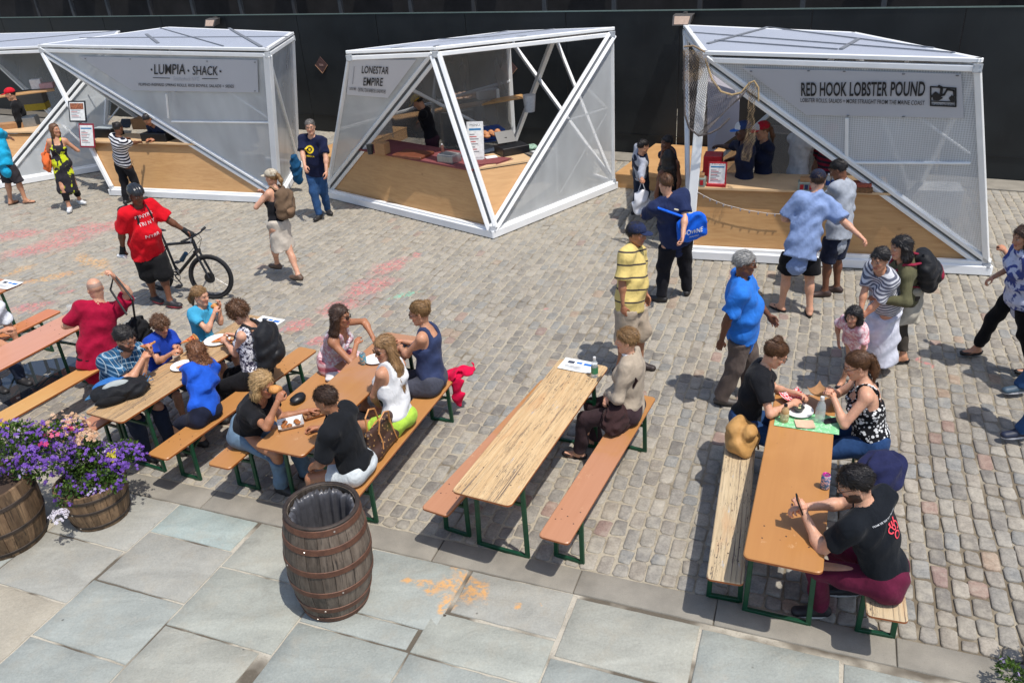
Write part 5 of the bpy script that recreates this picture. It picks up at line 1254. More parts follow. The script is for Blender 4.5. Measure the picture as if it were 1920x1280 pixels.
    HD=[q_ell(T(0,-.014,.035),HM,np.array([.0755,.096,.088])*hs,.03),q_ell(T(0,.018,-.04),HM,np.array([.056*jw,.066,.078])*hs,.04),q_ell(T(0,.066,-.098),HM,np.array([.024*jw,.018,.02])*hs,.03),
        q_cone(T(-.05*jw,-.0,-.06),T(-.018,.055,-.098),.018*hs,.014*hs,.03),q_cone(T(.05*jw,-.0,-.06),T(.018,.055,-.098),.018*hs,.014*hs,.03),
        q_cone(T(0,.083,.018),T(0,.103,-.026),.0075*hs,.0125*hs,.012),q_ell(T(-.011,.094,-.032),HM,np.array([.009,.009,.007])*hs,.006),q_ell(T(.011,.094,-.032),HM,np.array([.009,.009,.007])*hs,.006),
        q_cone(T(-.036,.076,.03),T(.036,.076,.03),.0115*hs,.0115*hs,.015),q_ell(T(-.036,.062,-.022),HM,np.array([.022,.02,.02])*hs,.02),q_ell(T(.036,.062,-.022),HM,np.array([.022,.02,.02])*hs,.02),
        (lambda t:(t[0],t[1],t[2],-.012))(q_ell(T(-.031,.094,.010),HM,np.array([.016,.012,.009])*hs)),(lambda t:(t[0],t[1],t[2],-.012))(q_ell(T(.031,.094,.010),HM,np.array([.016,.012,.009])*hs)),
        q_ell(T(-.031,.0765,.009),HM,np.array([.012,.0105,.0105])*hs,.003),q_ell(T(.031,.0765,.009),HM,np.array([.012,.0105,.0105])*hs,.003),
        q_ell(T(0,.0855,-.058),HM,np.array([.023,.0095,.0062])*hs,.006),q_ell(T(0,.083,-.069),HM,np.array([.019,.010,.007])*hs,.006),
        q_cone(HB-hu*.01*hs,T(0,-.028,-.05),.05*s*(1 if sex=='m' else .86),.050*hs*(1 if sex=='m' else .9),.03)]
    for sg in(-1,1): HD+=[q_ell(T(.0765*sg,-.006,-.004),[unit(hl+hf*.25*sg),hf,hu],np.array([.008,.019,.032])*hs,.008)]
    hx=float(np.clip(dist*.0008,.0045,.010))
    clip=None
    F3,lo3,_=grid_field(HD,hx); vh,qh=snets(F3,lo3,hx)
    loc=(vh-HCN)@HM.T/hs; ch=np.tile(np.array(sk),(len(vh),1)); L_,F_2,U_=loc[:,0],loc[:,1],loc[:,2]
    def paint(m,c,a=1.): ch[m]=ch[m]*(1-a)+np.array(lin(c))*a
    paint((F_2>.055)&(np.abs(np.abs(L_)-.04)<.02)&(U_<-.005)&(U_>-.045),(196,110,92) if np.mean(sk)>.1 else (100,60,44),.28)
    paint((F_2>.07)&(np.abs(U_+.063)<.0115)&(np.abs(L_)<.024),(160,84,78) if np.mean(sk)>.12 else (92,50,46),.8)
    hcl=HC[hc][0] if isinstance(hc,str) else hc[0]
    paint((F_2>.06)&(np.abs(U_-.034)<.0055)&(np.abs(np.abs(L_)-.033)<.019),hcl,.65)
    em=(F_2>.066)&(((np.abs(L_)-.031)/.0155)**2+((U_-.009)/.0085)**2<1); paint(em,(54,40,34),.75); paint(em&(np.abs(np.abs(L_)-.031)>.006)&(np.abs(U_-.009)<.005),(206,200,196),.6)
    if extra and extra.get('beard'): 
        bd=(F_2>-.01)&(U_<-.028)&(U_>-.14)&~((np.abs(U_+.06)<.010)&(np.abs(L_)<.02)&(F_2>.07))&~((np.abs(L_)<.06)&(U_>-.045)&(F_2>.055)&(np.abs(L_)>.026))&((U_<-.045)|(np.abs(L_)>.05)|(F_2>.07)); paint(bd,hcl,extra['beard'])
    if hair in('buzz','fringe'): paint((U_>.0-.6*np.maximum(F_2,-.05))&(F_2<.045)&((U_<.075) if hair=='fringe' else (U_<9))&(F_2<.02 if hair=='fringe' else F_2<9),hcl,.6)
    parts.append((vh,qh,ch))
    off=0;VV=[];QQ=[];CCc=[]
    for v,q,c in parts: VV.append(v);QQ.append(q+off);CCc.append(c);off+=len(v)
    fastmesh('body',np.concatenate(VV),np.concatenate(QQ),[M_SKIN],root,col=np.concatenate(CCc))
    # --- garments
    def garment(name,prims,mat,amp,seed,frame=None,vx=None,cuts=None,sub=None,post=None):
        vx=vx or vox
        def pp(P,d):
            d=d+foldn(P-base,amp,seed)
            if cuts:
                for (c,n) in cuts: d=np.maximum(d,(P-c)@n)
            if sub:
                for (c,r) in sub: d=np.maximum(d,r-np.sqrt(((P-c)**2).sum(-1)))
            if post: d=post(P,d)
            return d
        Fg,lg,_=grid_field(prims,vx,pp); v,q=snets(Fg,lg,vx)
        if len(v)==0: return None,None
        fr=np.array(frame if frame is not None else tf); rest=(v-(N if frame is None else pelvis))@fr.T
        return fastmesh(name,v,q,[mat],root,rest=rest),sampler(Fg,lg,vx)
    info=dict(root=root,N=N,Ud=Ud,Fc=Fc,Lc=Lc,Fh=Fh,Lh=Lh,pelvis=pelvis,HM=HM,HC=HCN,T=T,s=s,hs=hs,arms=arms,legs=legs,vox=vox,Sl=Sl,Sr=Sr,base=base,garment=garment,tf=tf,sampler=None,Z=Z)
    seed=(pelvis[0]*7.3+pelvis[1]*3.1)%6.28
    sh_s=None
    if top:
        kind,mat=top['kind'],top['mat']; g=top.get('g',.014); loose=top.get('loose',.012 if kind!='tank' else .004)
        hem=top.get('hem',-.02); P=torso(g,loose=loose)
        if top.get('long'): P.append(q_cone(pelvis+Ud*.1*s,pelvis-Ud*(top['long']+.12)*s,(.155+g)*s*(1+.2*heavy),(.172+g)*s*(1+.2*heavy),.04,flat=(Fh,.72)))
        cuts=[(pelvis+Ud*hem*s,-Ud)]
        nk=top.get('neck','crew')
        sub=[(N+Ud*.035*s+Fc*.02*s,.073*s)]
        if nk=='v': sub.append((N+Fc*.085*s-Ud*.015*s,.062*s))
        if nk=='scoop': sub.append((N+Fc*.09*s-Ud*.02*s,.075*s))
        if nk=='polo': sub=[(N+Ud*.05*s+Fc*.02*s,.066*s)]
        if kind in('tee','long'):
            for i,(S,E,Wr) in enumerate(arms):
                d=unit(E-S)
                if kind=='tee':
                    fr=top.get('sleeve',.62); e=S+(E-S)*fr; P.append(q_cone(S-d*.01,S+(E-S)*1.0,.056*s*mus*(1+.25*heavy)+g*.7,(.056+top.get('flare',.004))*s*mus*(1+.22*heavy)+g*.8,.035,cut=[(e,d)]))
                else:
                    P.append(q_cone(S,E,.054*s*mus+g*.6,.044*s*mus+g*.7,.035)); d2=unit(Wr-E); e=E+(Wr-E)*top.get('cuff',.93); P.append(q_cone(E,Wr,.046*s*mus+g*.6,.032*s+g*.7,.02,cut=[(e,d2)]))
            if nk=='polo' or top.get('collar'): P.append(q_cone(N+Ud*.012*s,N+Ud*.045*s+Fc*.01*s,.062*s+.008,.058*s+.006,.012))
        else:  # sleeveless: trim away at the armholes
            w_=top.get('strap',.105)
            cuts+=[]
        post=None
        if kind=='tank':
            w_=top.get('strap',.100)*s; dp=top.get('deep',.16)*s; bk=top.get('back',.12)*s
            def post(P_,d,w_=w_,dp=dp,bk=bk):
                q=P_-N; u=q@Ud; l=np.abs(q@Lc); f=q@Fc
                arm=np.minimum(l-w_*(1+.25*np.clip(-u/.2,0,1)),u+.17*s)      # >0 => armhole region
                d=np.maximum(d,arm)
                lim=np.where(f>0,dp,bk); neck=np.minimum(np.minimum(w_*.62-l,u+lim),(lim+u)*.9-l*.0+ (w_*.62-l)*0+9)
                return np.maximum(d,np.minimum(neck,9))
            sub=None
        if kind=='straps':
            dp=top.get('deep',.15)*s; bk=top.get('back',.22)*s
            def post(P_,d,dp=dp,bk=bk):
                q=P_-N; u=q@Ud; f=q@Fc; l=q@Lc
                lim=np.where(f>0,dp,bk); body=u+lim
                st=np.abs(np.abs(l)-.085*s)-.007
                return np.maximum(d,np.minimum(body,st))
            sub=None
        o,sh_s=garment(top.get('name','shirt'),P,mat,top.get('amp',.007),seed,cuts=cuts,sub=sub,post=post); info['sampler']=sh_s
    if bottom:
        kind,mat=bottom['kind'],bottom['mat']; g=max(bottom.get('g',.013),.010); P=[]
        P.append(q_ell(pelvis+Ud*.03*s,pf,np.array([.166*(1+.25*heavy),.115*hv,.115])*s+g,.05))
        leng=bottom.get('len',1.0)
        if kind in('trousers','shorts'):
            for (Hp,K,A,fd) in legs:
                d1=unit(K-Hp);d2=unit(A-K)
                tk=.092*s*(1+.25*heavy)+g; kk=(.058+bottom.get('flare',0))*s*(1+.1*heavy)+g
                if seat: P.append(q_ell(Hp-d1*.02*s,np.eye(3),V3(.094,.094,.085)*s+g*.6,.05))
                if leng<=.52: e=Hp+(K-Hp)*leng*2; P.append(q_cone(Hp,K,tk,kk,.045,cut=[(e,d1)]))
                else:
                    P.append(q_cone(Hp,K,tk,kk,.045)); e=K+(A-K)*min(1.02,(leng-.5)*2); P.append(q_cone(K,A+d2*.02*s,kk,(.042+bottom.get('cuffw',.004))*s+g,.03,cut=[(e,d2)]))
        elif kind=='skirt':
            L=bottom['len']*s; c=pelvis-V3(0,0,L) if not seat else None
            if not seat:
                mid=(legs[0][1]+legs[1][1])/2; c=pelvis+unit((legs[0][2]+legs[1][2])/2-pelvis)*L
                P.append(q_cone(pelvis,c+unit(c-pelvis)*.1,.15*s+g,bottom.get('w',.22)*s,.05,cut=[(c,unit(c-pelvis))],flat=(Fh,.8)))
            else:
                for (Hp,K,A,fd) in legs: e=Hp+(K-Hp)*min(1,L/(th)); P.append(q_cone(Hp,K,.1*s+g,.08*s+g,.09,cut=[(e,unit(K-Hp))]))
                P.append(q_cone(pelvis,(legs[0][1]+legs[1][1])/2,.1*s,.08*s,.08,cut=[((legs[0][1]+legs[1][1])/2-Fh*(th-L),Fh)]))
        wz=bottom.get('waist',.11)
        if not seat and top and top.get('hem',-.02)<-.07: wz=top['hem']+.035
        cuts=[(pelvis+Ud*wz*s,Ud)]
        post=None
        if seat:
            post=lambda P_,d: np.maximum(d,(.452-P_[...,2])) if False else d
        garment({'trousers':'trousers','shorts':'shorts','skirt':'skirt'}[kind],P,mat,bottom.get('amp',.006),seed+2,frame=[Lh,Fh,Z],cuts=cuts,post=post)
    # --- shoes
    if shoes:
        sc_,st_=shoes[0],shoes[1]; sole=shoes[2] if len(shoes)>2 else (40,36,34)
        for (Hp,K,A,fd) in legs:
            z0=A[2]-.075*s; ld=np.cross(Z,fd); a=V3(A[0],A[1],z0+.04*s)-fd*.04*s; b=a+fd*.19*s-Z*.012*s; sv=max(.007,vox*.75)
            P=[]
            if st_=='shoe': P=[q_cone(a,b,.044*s,.042*s,.02,flat=(Z,.85)),q_cone(A-Z*.0*s,b-fd*.07*s,.044*s,.03*s,.03),q_cone(A,V3(A[0],A[1],z0+.05*s),.044*s,.04*s,.02,cut=[(A+Z*.005,Z)])]
            elif st_=='flat': P=[q_cone(a,b,.039*s,.038*s,.02,flat=(Z,.8),cut=[(V3(0,0,z0+.045*s),Z)])]
            if P:
                def pz(P_,d,z0=z0): return np.maximum(d,z0+.012-P_[...,2])
                Fg,lg,_=grid_field(P,sv,pz); v,q=snets(Fg,lg,sv); shoe=fastmesh('shoe',v,q,[plain('shoe_%d_%d_%d'%tuple(sc_),sc_,.55,var=.15)],root,rest=v)
            else: shoe=None
            m=MB(); ring=[]
            for k in range(16):
                an=2*math.pi*k/16; u=math.cos(an);w_=math.sin(an); wd_=.043*s*(1+.12*u); ring.append(V3(A[0],A[1],0)+fd*(.052*s+.128*s*u)+ld*wd_*w_)
            V=[np.array([p[0],p[1],z0+.001]) for p in ring]+[np.array([p[0],p[1],z0+(.024 if st_!='flat' else .014)*s]) for p in ring]
            m.add(V,[tuple(range(16))[::-1],tuple(range(16,32))]+[(k,(k+1)%16,16+(k+1)%16,16+k) for k in range(16)]); 
            smt=plain('sole_%d_%d_%d'%tuple(sole),sole,.7)
            if st_=='flipflop':
                o=m.build('sandal',smt,root); mm=MB(); top_=V3(A[0],A[1],z0+.06*s)+fd*.055*s
                for sg in(-1,1): mm.tube([V3(A[0],A[1],z0+.02*s)+fd*.03*s+ld*.04*s*sg,top_+ld*.022*s*sg+fd*.03*s-Z*.002,V3(A[0],A[1],z0+.03*s)+fd*.14*s],.006*s,5)
                mm.build('strap',smt,o)
            else: m.build('sole',smt,shoe)
    # --- hair
    H_=[];amp=.004;fr=1.;style=hair; hm=hairmat(*HC[hc]) if isinstance(hc,str) else hairmat(*hc)
    hxv=max(.0065,hx*1.25); bigcut=(T(0,.083,.074),unit(np.array([0,.80,-.60])@HM))
    cap_r={'short':(.0800,.1035,.0955),'crop':(.080,.103,.094),'boy':(.094,.116,.106),'afro':(.105,.118,.118),'bob':(.088,.108,.1),'long':(.086,.107,.1),'bun':(.0805,.103,.096),'pony':(.0815,.103,.096),'curlyshort':(.1,.12,.112),'curlylong':(.09,.11,.103),'tied':(.082,.104,.096),'slick':(.082,.106,.100)}.get(style)
    if cap_r:
        nape=-.075 if style in('short','crop','boy','slick') else -.095
        def capf(P_,d):
            q=(P_-HCN)@HM.T/hs; l,f,u=q[...,0],q[...,1],q[...,2]
            if style in('boy','afro','curlyshort'): hair_line=f-(.088-.1*np.maximum(.062-u,0)*2.2)
            else: hair_line=f-(.084-np.maximum(.078-u,0)*(1.28 if sex=='m' else 1.08))
            hair_line=hair_line+.007*np.sin(l*170+u*60)+.004*np.sin(l*90-u*210); body=np.maximum(hair_line,nape-u+.006*np.sin(l*200)); body=np.where((np.abs(l)>.06)&(u<-.012)&(f>-.028)&(style not in('long','curlylong','bob')),np.maximum(body,.004),body)
            return body
        ctr=T(0,-.014,.036); R_=np.array(cap_r)*hs
        H_.append(q_ell(ctr,HM,R_,.02))
        curly=style in('curlyshort','curlylong','afro','boy')
        pp_extra=[]
        if style=='bun': bc=T(*(extra or {}).get('bun',(0,-.10,.085))); H_.append(q_ell(bc,HM,np.array([.04,.036,.034])*hs,.012)); pp_extra.append((bc,.05*hs))
        keep=[]
        tail=[]
        if style in('long','curlylong','bob'):
            L=(extra or {}).get('hairlen',.30)*s; vol=(extra or {}).get('hairvol',1.)
            bk=-Fc
            if style=='bob': L=(extra or {}).get('hairlen',.16)*s
            for (l,f) in((.055,-.03),(-.055,-.03),(.0,-.07),(.035,-.06),(-.035,-.06),(.072,-.006),(-.072,-.006)):
                a=T(l,f,-.0); lat=hl*l*1.0; down=unit(-Z*1.0+(bk*.25 if f<0 else Fc*.0)+lat*(.9 if style=='bob' else .4)); ln=L*(1 if f<-.02 else .8)
                bq_=a+down*ln*.5; 
                e=bq_+unit(-Ud*.9-Z*.4+bk*.10+lat*.3)*ln*.55
                r0=.034*hs*vol; tail+=[q_cone(a,bq_,r0,r0*.95,.03),q_cone(bq_,e,r0*.95,r0*.45,.03)]
        if style in('pony','tied'):
            a=T(0,-.095,.03 if style=='pony' else -.01); L=(extra or {}).get('hairlen',.2)*s
            m1=a-hf*.03*hs-Z*.01; e=m1+unit(-Z-hf*.25)*L; vol=(extra or {}).get('hairvol',1.)
            tail+=[q_cone(a,m1,.018,.026*vol,.01),q_cone(m1,(m1+e)/2-hf*.015,.028*vol,.03*vol,.02),q_cone((m1+e)/2-hf*.015,e,.03*vol,.012,.02)]
        def hpost(P_,d):
            q=(P_-HCN)@HM.T/hs; a=np.arctan2(q[...,0],q[...,1])
            if curly: n=.009*np.sin(95*P_[...,0]+4*np.sin(60*P_[...,2]))*np.sin(90*P_[...,1]+3*np.sin(70*P_[...,0]))*np.sin(85*P_[...,2]+3*np.sin(66*P_[...,1]))+.005*np.sin(40*P_[...,0]+37*P_[...,1]+44*P_[...,2])
            else: n=.0016*np.sin(34*a+12*q[...,2]+1.5*np.sin(16*q[...,2]+3*a))+.0018*np.sin(70*a+seed+8*q[...,2])+.0014*np.sin(60*P_[...,2]+40*P_[...,0]+seed)
            return d+n
        def tp(t,extra_cut):
            lo_,hi_,f_,k_=t
            return t
        # cap with hairline, then tails
        lo_,hi_,f0_,k_=H_[0]
        cap=(lo_,hi_,(lambda P_,f0_=f0_:np.maximum(f0_(P_),capf(P_,None))),.01)
        prims=[cap]+H_[1:]+tail
        if style in('long','curlylong','bob'):
            # keep the face free
            fc=(T(0,.085,-.045)-.075*hs,T(0,.085,-.045)+.075*hs)
            prims.append((lambda t:(t[0],t[1],t[2],-.01))(q_ell(T(0,.092,-.035),HM,np.array([.062,.082,.088])*hs)))
        Fg,lg,_=grid_field(prims,hxv,hpost); v,q=snets(Fg,lg,hxv)
        rest=(v-HCN)@HM.T; ho=fastmesh('hair',v,q,[hm],root,rest=rest)
        # loose strands lying on the surface
        if dist<16:
            ns=(2600 if not curly else 2600) if dist<10 else 900; rs=np.random.default_rng(int(abs(seed)*1000)); sel=rs.integers(0,len(v),ns); S_=sampler(Fg,lg,hxv)
            p=v[sel]; e=.004; G=np.stack([S_(p+d_)-S_(p-d_) for d_ in (V3(e,0,0),V3(0,e,0),V3(0,0,e))],-1); nn=G/(np.linalg.norm(G,axis=1,keepdims=True)+1e-9)
            ctr_=T(0,-.02,.05); dirn=np.where(((p-HCN)@hu>-.02*hs)[:,None],(p-T(0,.05,.1)),np.tile(-Z,(ns,1)))
            if style in('bun','pony','tied'): dirn=np.where(((p-HCN)@hu>-.08)[:,None],T(0,-.11,.05)-p,dirn)
            dirn=dirn-nn*(dirn*nn).sum(1,keepdims=True); dirn/=np.linalg.norm(dirn,axis=1,keepdims=True)+1e-9
            dirn=dirn+rs.normal(0,.14 if not curly else .8,(ns,3)); dirn/=np.linalg.norm(dirn,axis=1,keepdims=True)
            Ls=rs.uniform(.02,.05,(ns,1))*(1 if not curly else .6); sd=np.cross(dirn,nn); sd/=np.linalg.norm(sd,axis=1,keepdims=True)+1e-9; w_=.0019
            A0=p+nn*.001; hp=rs.uniform(.002,.009,(ns,1)); A1=p+dirn*Ls*.5+nn*hp; A2=p+dirn*Ls+nn*(hp*.6 if not curly else .008)
            VS=np.stack([A0-sd*w_,A0+sd*w_,A1-sd*w_*.8,A1+sd*w_*.8,A2],1).reshape(-1,3); b_=np.arange(ns)[:,None]*5
            QS=np.concatenate([b_+[0,1,3],b_+[0,3,2],b_+[2,3,4]],0); fastmesh('hair_strands',VS,QS,[hm],ho,rest=(VS-HCN)@HM.T)
    # --- hats and glasses
    ex=extra or {}

    def sdfpart(name,prims,mat,vx,post=None,parent=root):
        Fg,lg,_=grid_field(prims,vx,post); v,q=snets(Fg,lg,vx); return fastmesh(name,v,q,[mat],parent,rest=(v-HCN)@HM.T) if len(v) else None
    if ex.get('helmet'):
        def hp_(P_,d):
            q=(P_-HCN)@HM.T/hs; return d+.007*np.maximum(np.sin(q[...,0]*140),-.3)
        sdfpart('helmet',[q_ell(T(0,-.01,.055),HM,np.array([.098,.132,.1])*hs,.01,cut=[(T(0,0,.03),-unit(hu-hf*.1))])],plain('helmet_black',(40,42,46),.25),.008,hp_)
        m=MB(); 
        for sg in(-1,1): m.tube([T(.08*sg,.0,.03),T(.074*sg,.012,-.05),T(.03*sg,.045,-.112),T(0,.05,-.118)],.005,5)
        m.build('chin_strap',M_GLASSF,root,fix=False)
    if 'cap' in ex:
        cc=ex['cap']; mt=cloth('cap_%d_%d_%d'%tuple(cc),cc,rough=.8)
        tl=ex.get('captilt',0); bd=unit(hf*math.cos(R(ex.get('capyaw',0)))+hl*math.sin(R(ex.get('capyaw',0))))
        crown=[q_ell(T(0,-.010,.05),HM,np.array([.088,.110,.088])*hs,.01,cut=[(T(0,0,.035),-unit(hu*1.0-hf*.12))])]
        cp=sdfpart('cap',crown,mt,hxv)
        br=[q_ell(T(0,-.01,.046)+bd*.115*hs-hu*.008*hs,[np.cross(hu,bd),bd,hu],np.array([.07,.075,.010])*hs,.005)]
        if cp: sdfpart('brim',br,cloth('cap_%d_%d_%d'%tuple(ex.get('brim',cc)),ex.get('brim',cc),rough=.8),max(.005,hxv*.6),parent=cp)
        if ex.get('cap2'): sdfpart('cap_front',[q_ell(T(0,.012,.056),HM,np.array([.078,.095,.084])*hs,.01,cut=[(T(0,.045,.04),-hf),(T(0,0,.04),-hu)])],cloth('cap_%d_%d_%d'%tuple(ex['cap2']),ex['cap2']),hxv,parent=cp)
    if 'glasses' in ex or 'shades' in ex:
        dk='shades' in ex; gl=MB()
        for sg in(-1,1):
            c=T(.033*sg,.101,.008); P=[c+hl*.026*math.cos(a)*hs+hu*.018*math.sin(a)*hs-hf*abs(.012*math.cos(a))*hs*(1 if math.cos(a)*sg>0 else 0) for a in np.linspace(0,2*math.pi,13)[:-1]]
            gl.tube(P,.0022,5,True); gl.tube([c+hl*.026*sg*hs-hf*.01*hs,T(.076*sg,.02,.012),T(.078*sg,-.01,.008)],.0022,5)
        gl.tube([T(-.008,.104,.012),T(.008,.104,.012)],.0022,5)
        go=gl.build('glasses',M_GLASSF,root,fix=False)
        if dk:
            l_=MB()
            for sg in(-1,1):
                c=T(.033*sg,.100,.007); P=[c+hl*.0255*math.cos(a)*hs+hu*.0185*math.sin(a)*hs-hf*abs(.012*math.cos(a))*hs*(1 if math.cos(a)*sg>0 else 0) for a in np.linspace(0,2*math.pi,17)[:-1]]
                l_.prism(P,.003*hs,hf)
            l_.build('lens',M_LENS,go)
    PEOPLE.append(info); return info
# ---- decals on shirts: lettering or shapes projected on the garment surface
def project(info,pts,direction,start=.25):
    """march points along direction onto the shirt"""
    S=info['sampler']; P=np.array(pts,float)-direction*start; t=np.zeros(len(P)); hit=np.zeros(len(P),bool)
    for _ in range(90):
        d=S(P+direction*t[:,None]); t=np.where(hit,t,t+np.maximum(d*.6,.0015)); hit|=(d<.004)
    return P+direction*t[:,None]-direction*.004
def decal(info,txt,c,x,y,w_,h_,direction,mat,bold=0.,shape=None,name='print'):
    if txt: V,F=text_mesh(txt,bold); mn,mx=V.min(0),V.max(0); U=(V-mn)/(mx-mn+1e-9)
    else:
        V=[];F=[]
        for poly in shape: 
            k=len(V); cx=sum(p[0] for p in poly)/len(poly); cy=sum(p[1] for p in poly)/len(poly); V+=[(cx,cy,0)]+[(p[0],p[1],0) for p in poly]; n=len(poly); F+=[(k,k+1+i,k+1+(i+1)%n) for i in range(n)]
        U=np.array(V)
    P=np.array([c+x*(u[0]-.5)*w_+y*(u[1]-.5)*h_ for u in U]); Q=project(info,P,direction); return mk(name,Q,F,mat,info['root'])
# ---- soft goods made the same way
def soft(name,label,cat,prims,mat,vx,loc,amp=.006,seed=1.,freq=1.4,post=None,part='body',group=None,frame=None):
    o=thing(name,label,cat,tuple(loc),0,group)
    def pp(P,d):
        d=d+foldn(P-loc,amp,seed,freq)
        return post(P,d) if post else d
    F,lo,_=grid_field(prims,vx,pp); v,q=snets(F,lo,vx); fr=np.array(frame) if frame is not None else np.eye(3)
    fastmesh(part,v,q,[mat],o,rest=(v-loc)@fr.T); return o
def backpack(label,info,mat,mat2,size=(.15,.09,.23),back=.17,down=.22,group=None,straps=True,ext=None):
    s=info['s']; N,Ud,Fc,Lc=info['N'],info['Ud'],info['Fc'],info['Lc']; c=N-Ud*down*s-Fc*back*s; fr=[Lc,Fc,Ud]
    w,d,h=[x*s for x in size]
    P=[q_ell(c,fr,[w,d,h],.02),q_cone(c-Lc*w*.6+Ud*h*.55,c-Lc*w*.6-Ud*h*.7,w*.42,w*.46,.05),q_cone(c+Lc*w*.6+Ud*h*.55,c+Lc*w*.6-Ud*h*.7,w*.42,w*.46,.05),q_ell(c-Fc*d*.8-Ud*h*.3,fr,[w*.75,d*.55,h*.45],.02)]
    vx=max(.009,info['vox']); o=soft('backpack',label,'backpack',P,mat,vx,c,.008,2.,part='bag',group=group,frame=fr)
    P=[q_ell(c-Fc*d*1.05-Ud*h*.35,fr,[w*.62,d*.4,h*.34],.02)]; F,lo,_=grid_field(P,vx,lambda P_,d_:d_+foldn(P_-c,.005,3.)); v,q=snets(F,lo,vx); fastmesh('pocket',v,q,[mat2],o,rest=v-c)
    m=MB(); m.tube([c+Ud*h*.95-Lc*.03,c+Ud*h*1.12,c+Ud*h*.95+Lc*.03],.008,6); m.build('handle',mat,o)
    if straps:
        for sg in(-1,1):
            m=MB(); a=N+Lc*.085*s*sg; pts=[c+Ud*h*.8+Lc*w*.3*sg,a-Fc*.085*s+Ud*.01,a+Ud*.052*s,a+Fc*.085*s-Ud*.03,a+Fc*.125*s-Ud*.12*s+Lc*.01*sg,a+Fc*.09*s-Ud*.26*s+Lc*.035*sg*s,c-Ud*h*.7+Lc*w*.8*sg]
            rs=[.012,.02,.022,.022,.02,.014,.008]; m.tube(pts,.02,6,rs=[r*.8 for r in rs]); m.build('shoulder_strap',mat2,o)
    return o
# ================================================================ THE PEOPLE
Zv=V3(0,0,1)
def seatp(b,px,py,z=.55,lat=0.):
    P=W(px,py,z); q=b['c']+b['d']*((P-b['c'])@b['d'])+b['n']*lat; return V3(q[0],q[1],z)
def stand(f1_,f2_,H,head=None,mix=.7,zf=1.0):
    A=W(*f1_);B=W(*f2_); s=H/1.75; P=(A+B)/2; P[2]=.895*s
    hd_=W(head[0],head[1],1.62*s*zf); up_=P*V3(1,1,0)+Zv*1.62*s; return A,B,P,up_*(1-mix)+hd_*mix
def w(px,py,z): return W(px,py,z)
tee=lambda nm,c,**k: dict(kind='tee',mat=cloth(nm,c),**k)
TR=lambda nm,c,L=1.,**k: dict(kind='trousers' if L>.6 else 'shorts',mat=cloth(nm,c),len=L,**k)
# --- seated at the stained pine table
person('man with dark beard in a blue plaid shirt eating pizza on the salmon bench',1.78,'m',-30,seatp(B0L,203,742),True,w(238,640,1.2),look=5,pitch=22,hands=(w(277,664,1.04),w(268,672,1.02)),curl=(1.1,1.1),
  skin='light',hair='short',hc='black',heavy=.35,top=dict(kind='tee',mat=cloth('blue_plaid_shirt',(44,92,128),'plaid',(24,44,70),150,c3=(186,204,212)),collar=1,hem=-.06,g=.02,sleeve=.7),bottom=TR('dark_jeans',(40,48,66)),extra=dict(glasses=1,beard=.85),elbow=(V3(-.2,-.5,-.8),V3(-.1,-.7,-.7)),shoes=((40,38,40),'shoe'))
person('boy with tousled brown hair in a blue and red tee holding pizza',1.36,'m',-28,seatp(B0L,297,700,.52),True,w(303,622,1.0),look=-5,pitch=20,hands=(w(331,650,.9),w(322,662,.88)),curl=(.9,.9),
  skin='light',hair='boy',hc='brown',top=tee('royal_blue_tee',(28,62,160),g=.016),bottom=TR('grey_shorts',(70,74,82),.45),child=True)
person('girl in a turquoise tee raising food to her mouth',1.45,'f',-25,seatp(B0L,380,650,.53),True,w(379,572,1.03),look=5,pitch=8,hands=(w(411,574,1.02),w(402,586,.98)),curl=(.9,.9),
  skin='fair',hair='tied',hc='dblond',top=tee('turquoise_tee',(66,158,196),sleeve=.5),bottom=TR('grey_shorts',(70,74,82),.45),child=True,extra=dict(hairlen=.12),elbow=(V3(.2,-.3,-.9),V3(.1,-.5,-.8)))
person('girl with long curly ponytail in a cobalt blue blouse, seen from behind',1.42,'f',150,seatp(B0R,396,778,.53),True,w(374,662,1.04),look=5,pitch=14,hands=(w(352,690,.80),w(368,668,.80)),curl=(.6,.6),
  skin='light',hair='curlylong',hc='auburn',top=dict(kind='tee',mat=cloth('cobalt_blouse',(34,88,196)),g=.022,loose=.04,sleeve=.8,flare=.05,amp=.012,hem=-.05),bottom=TR('navy_shorts',(30,34,52),.45),child=True,extra=dict(hairlen=.32,hairvol=1.2))
i30=person('woman with short curly brown hair and a big black backpack, eating',1.68,'f',168,seatp(B0R,487,703),True,w(456,592,1.2),look=8,pitch=25,hands=(w(423,640,.88),w(438,628,.88)),curl=(.7,.9),
  skin='fair',hair='curlyshort',hc='brown',heavy=.25,top=dict(kind='tank',mat=cloth('speckled_blouse',(222,220,224),'floral',(60,56,76),34),strap=.15,deep=.09,back=.06,hem=-.08,loose=.02),bottom=TR('black_capris',(24,24,28),.8))
backpack('large black hiking backpack on the back of the curly haired woman',i30,cloth('black_nylon',(34,35,38),rough=.5),plain('black_webbing',(22,22,24),.6),(.17,.11,.25),.19,.20)
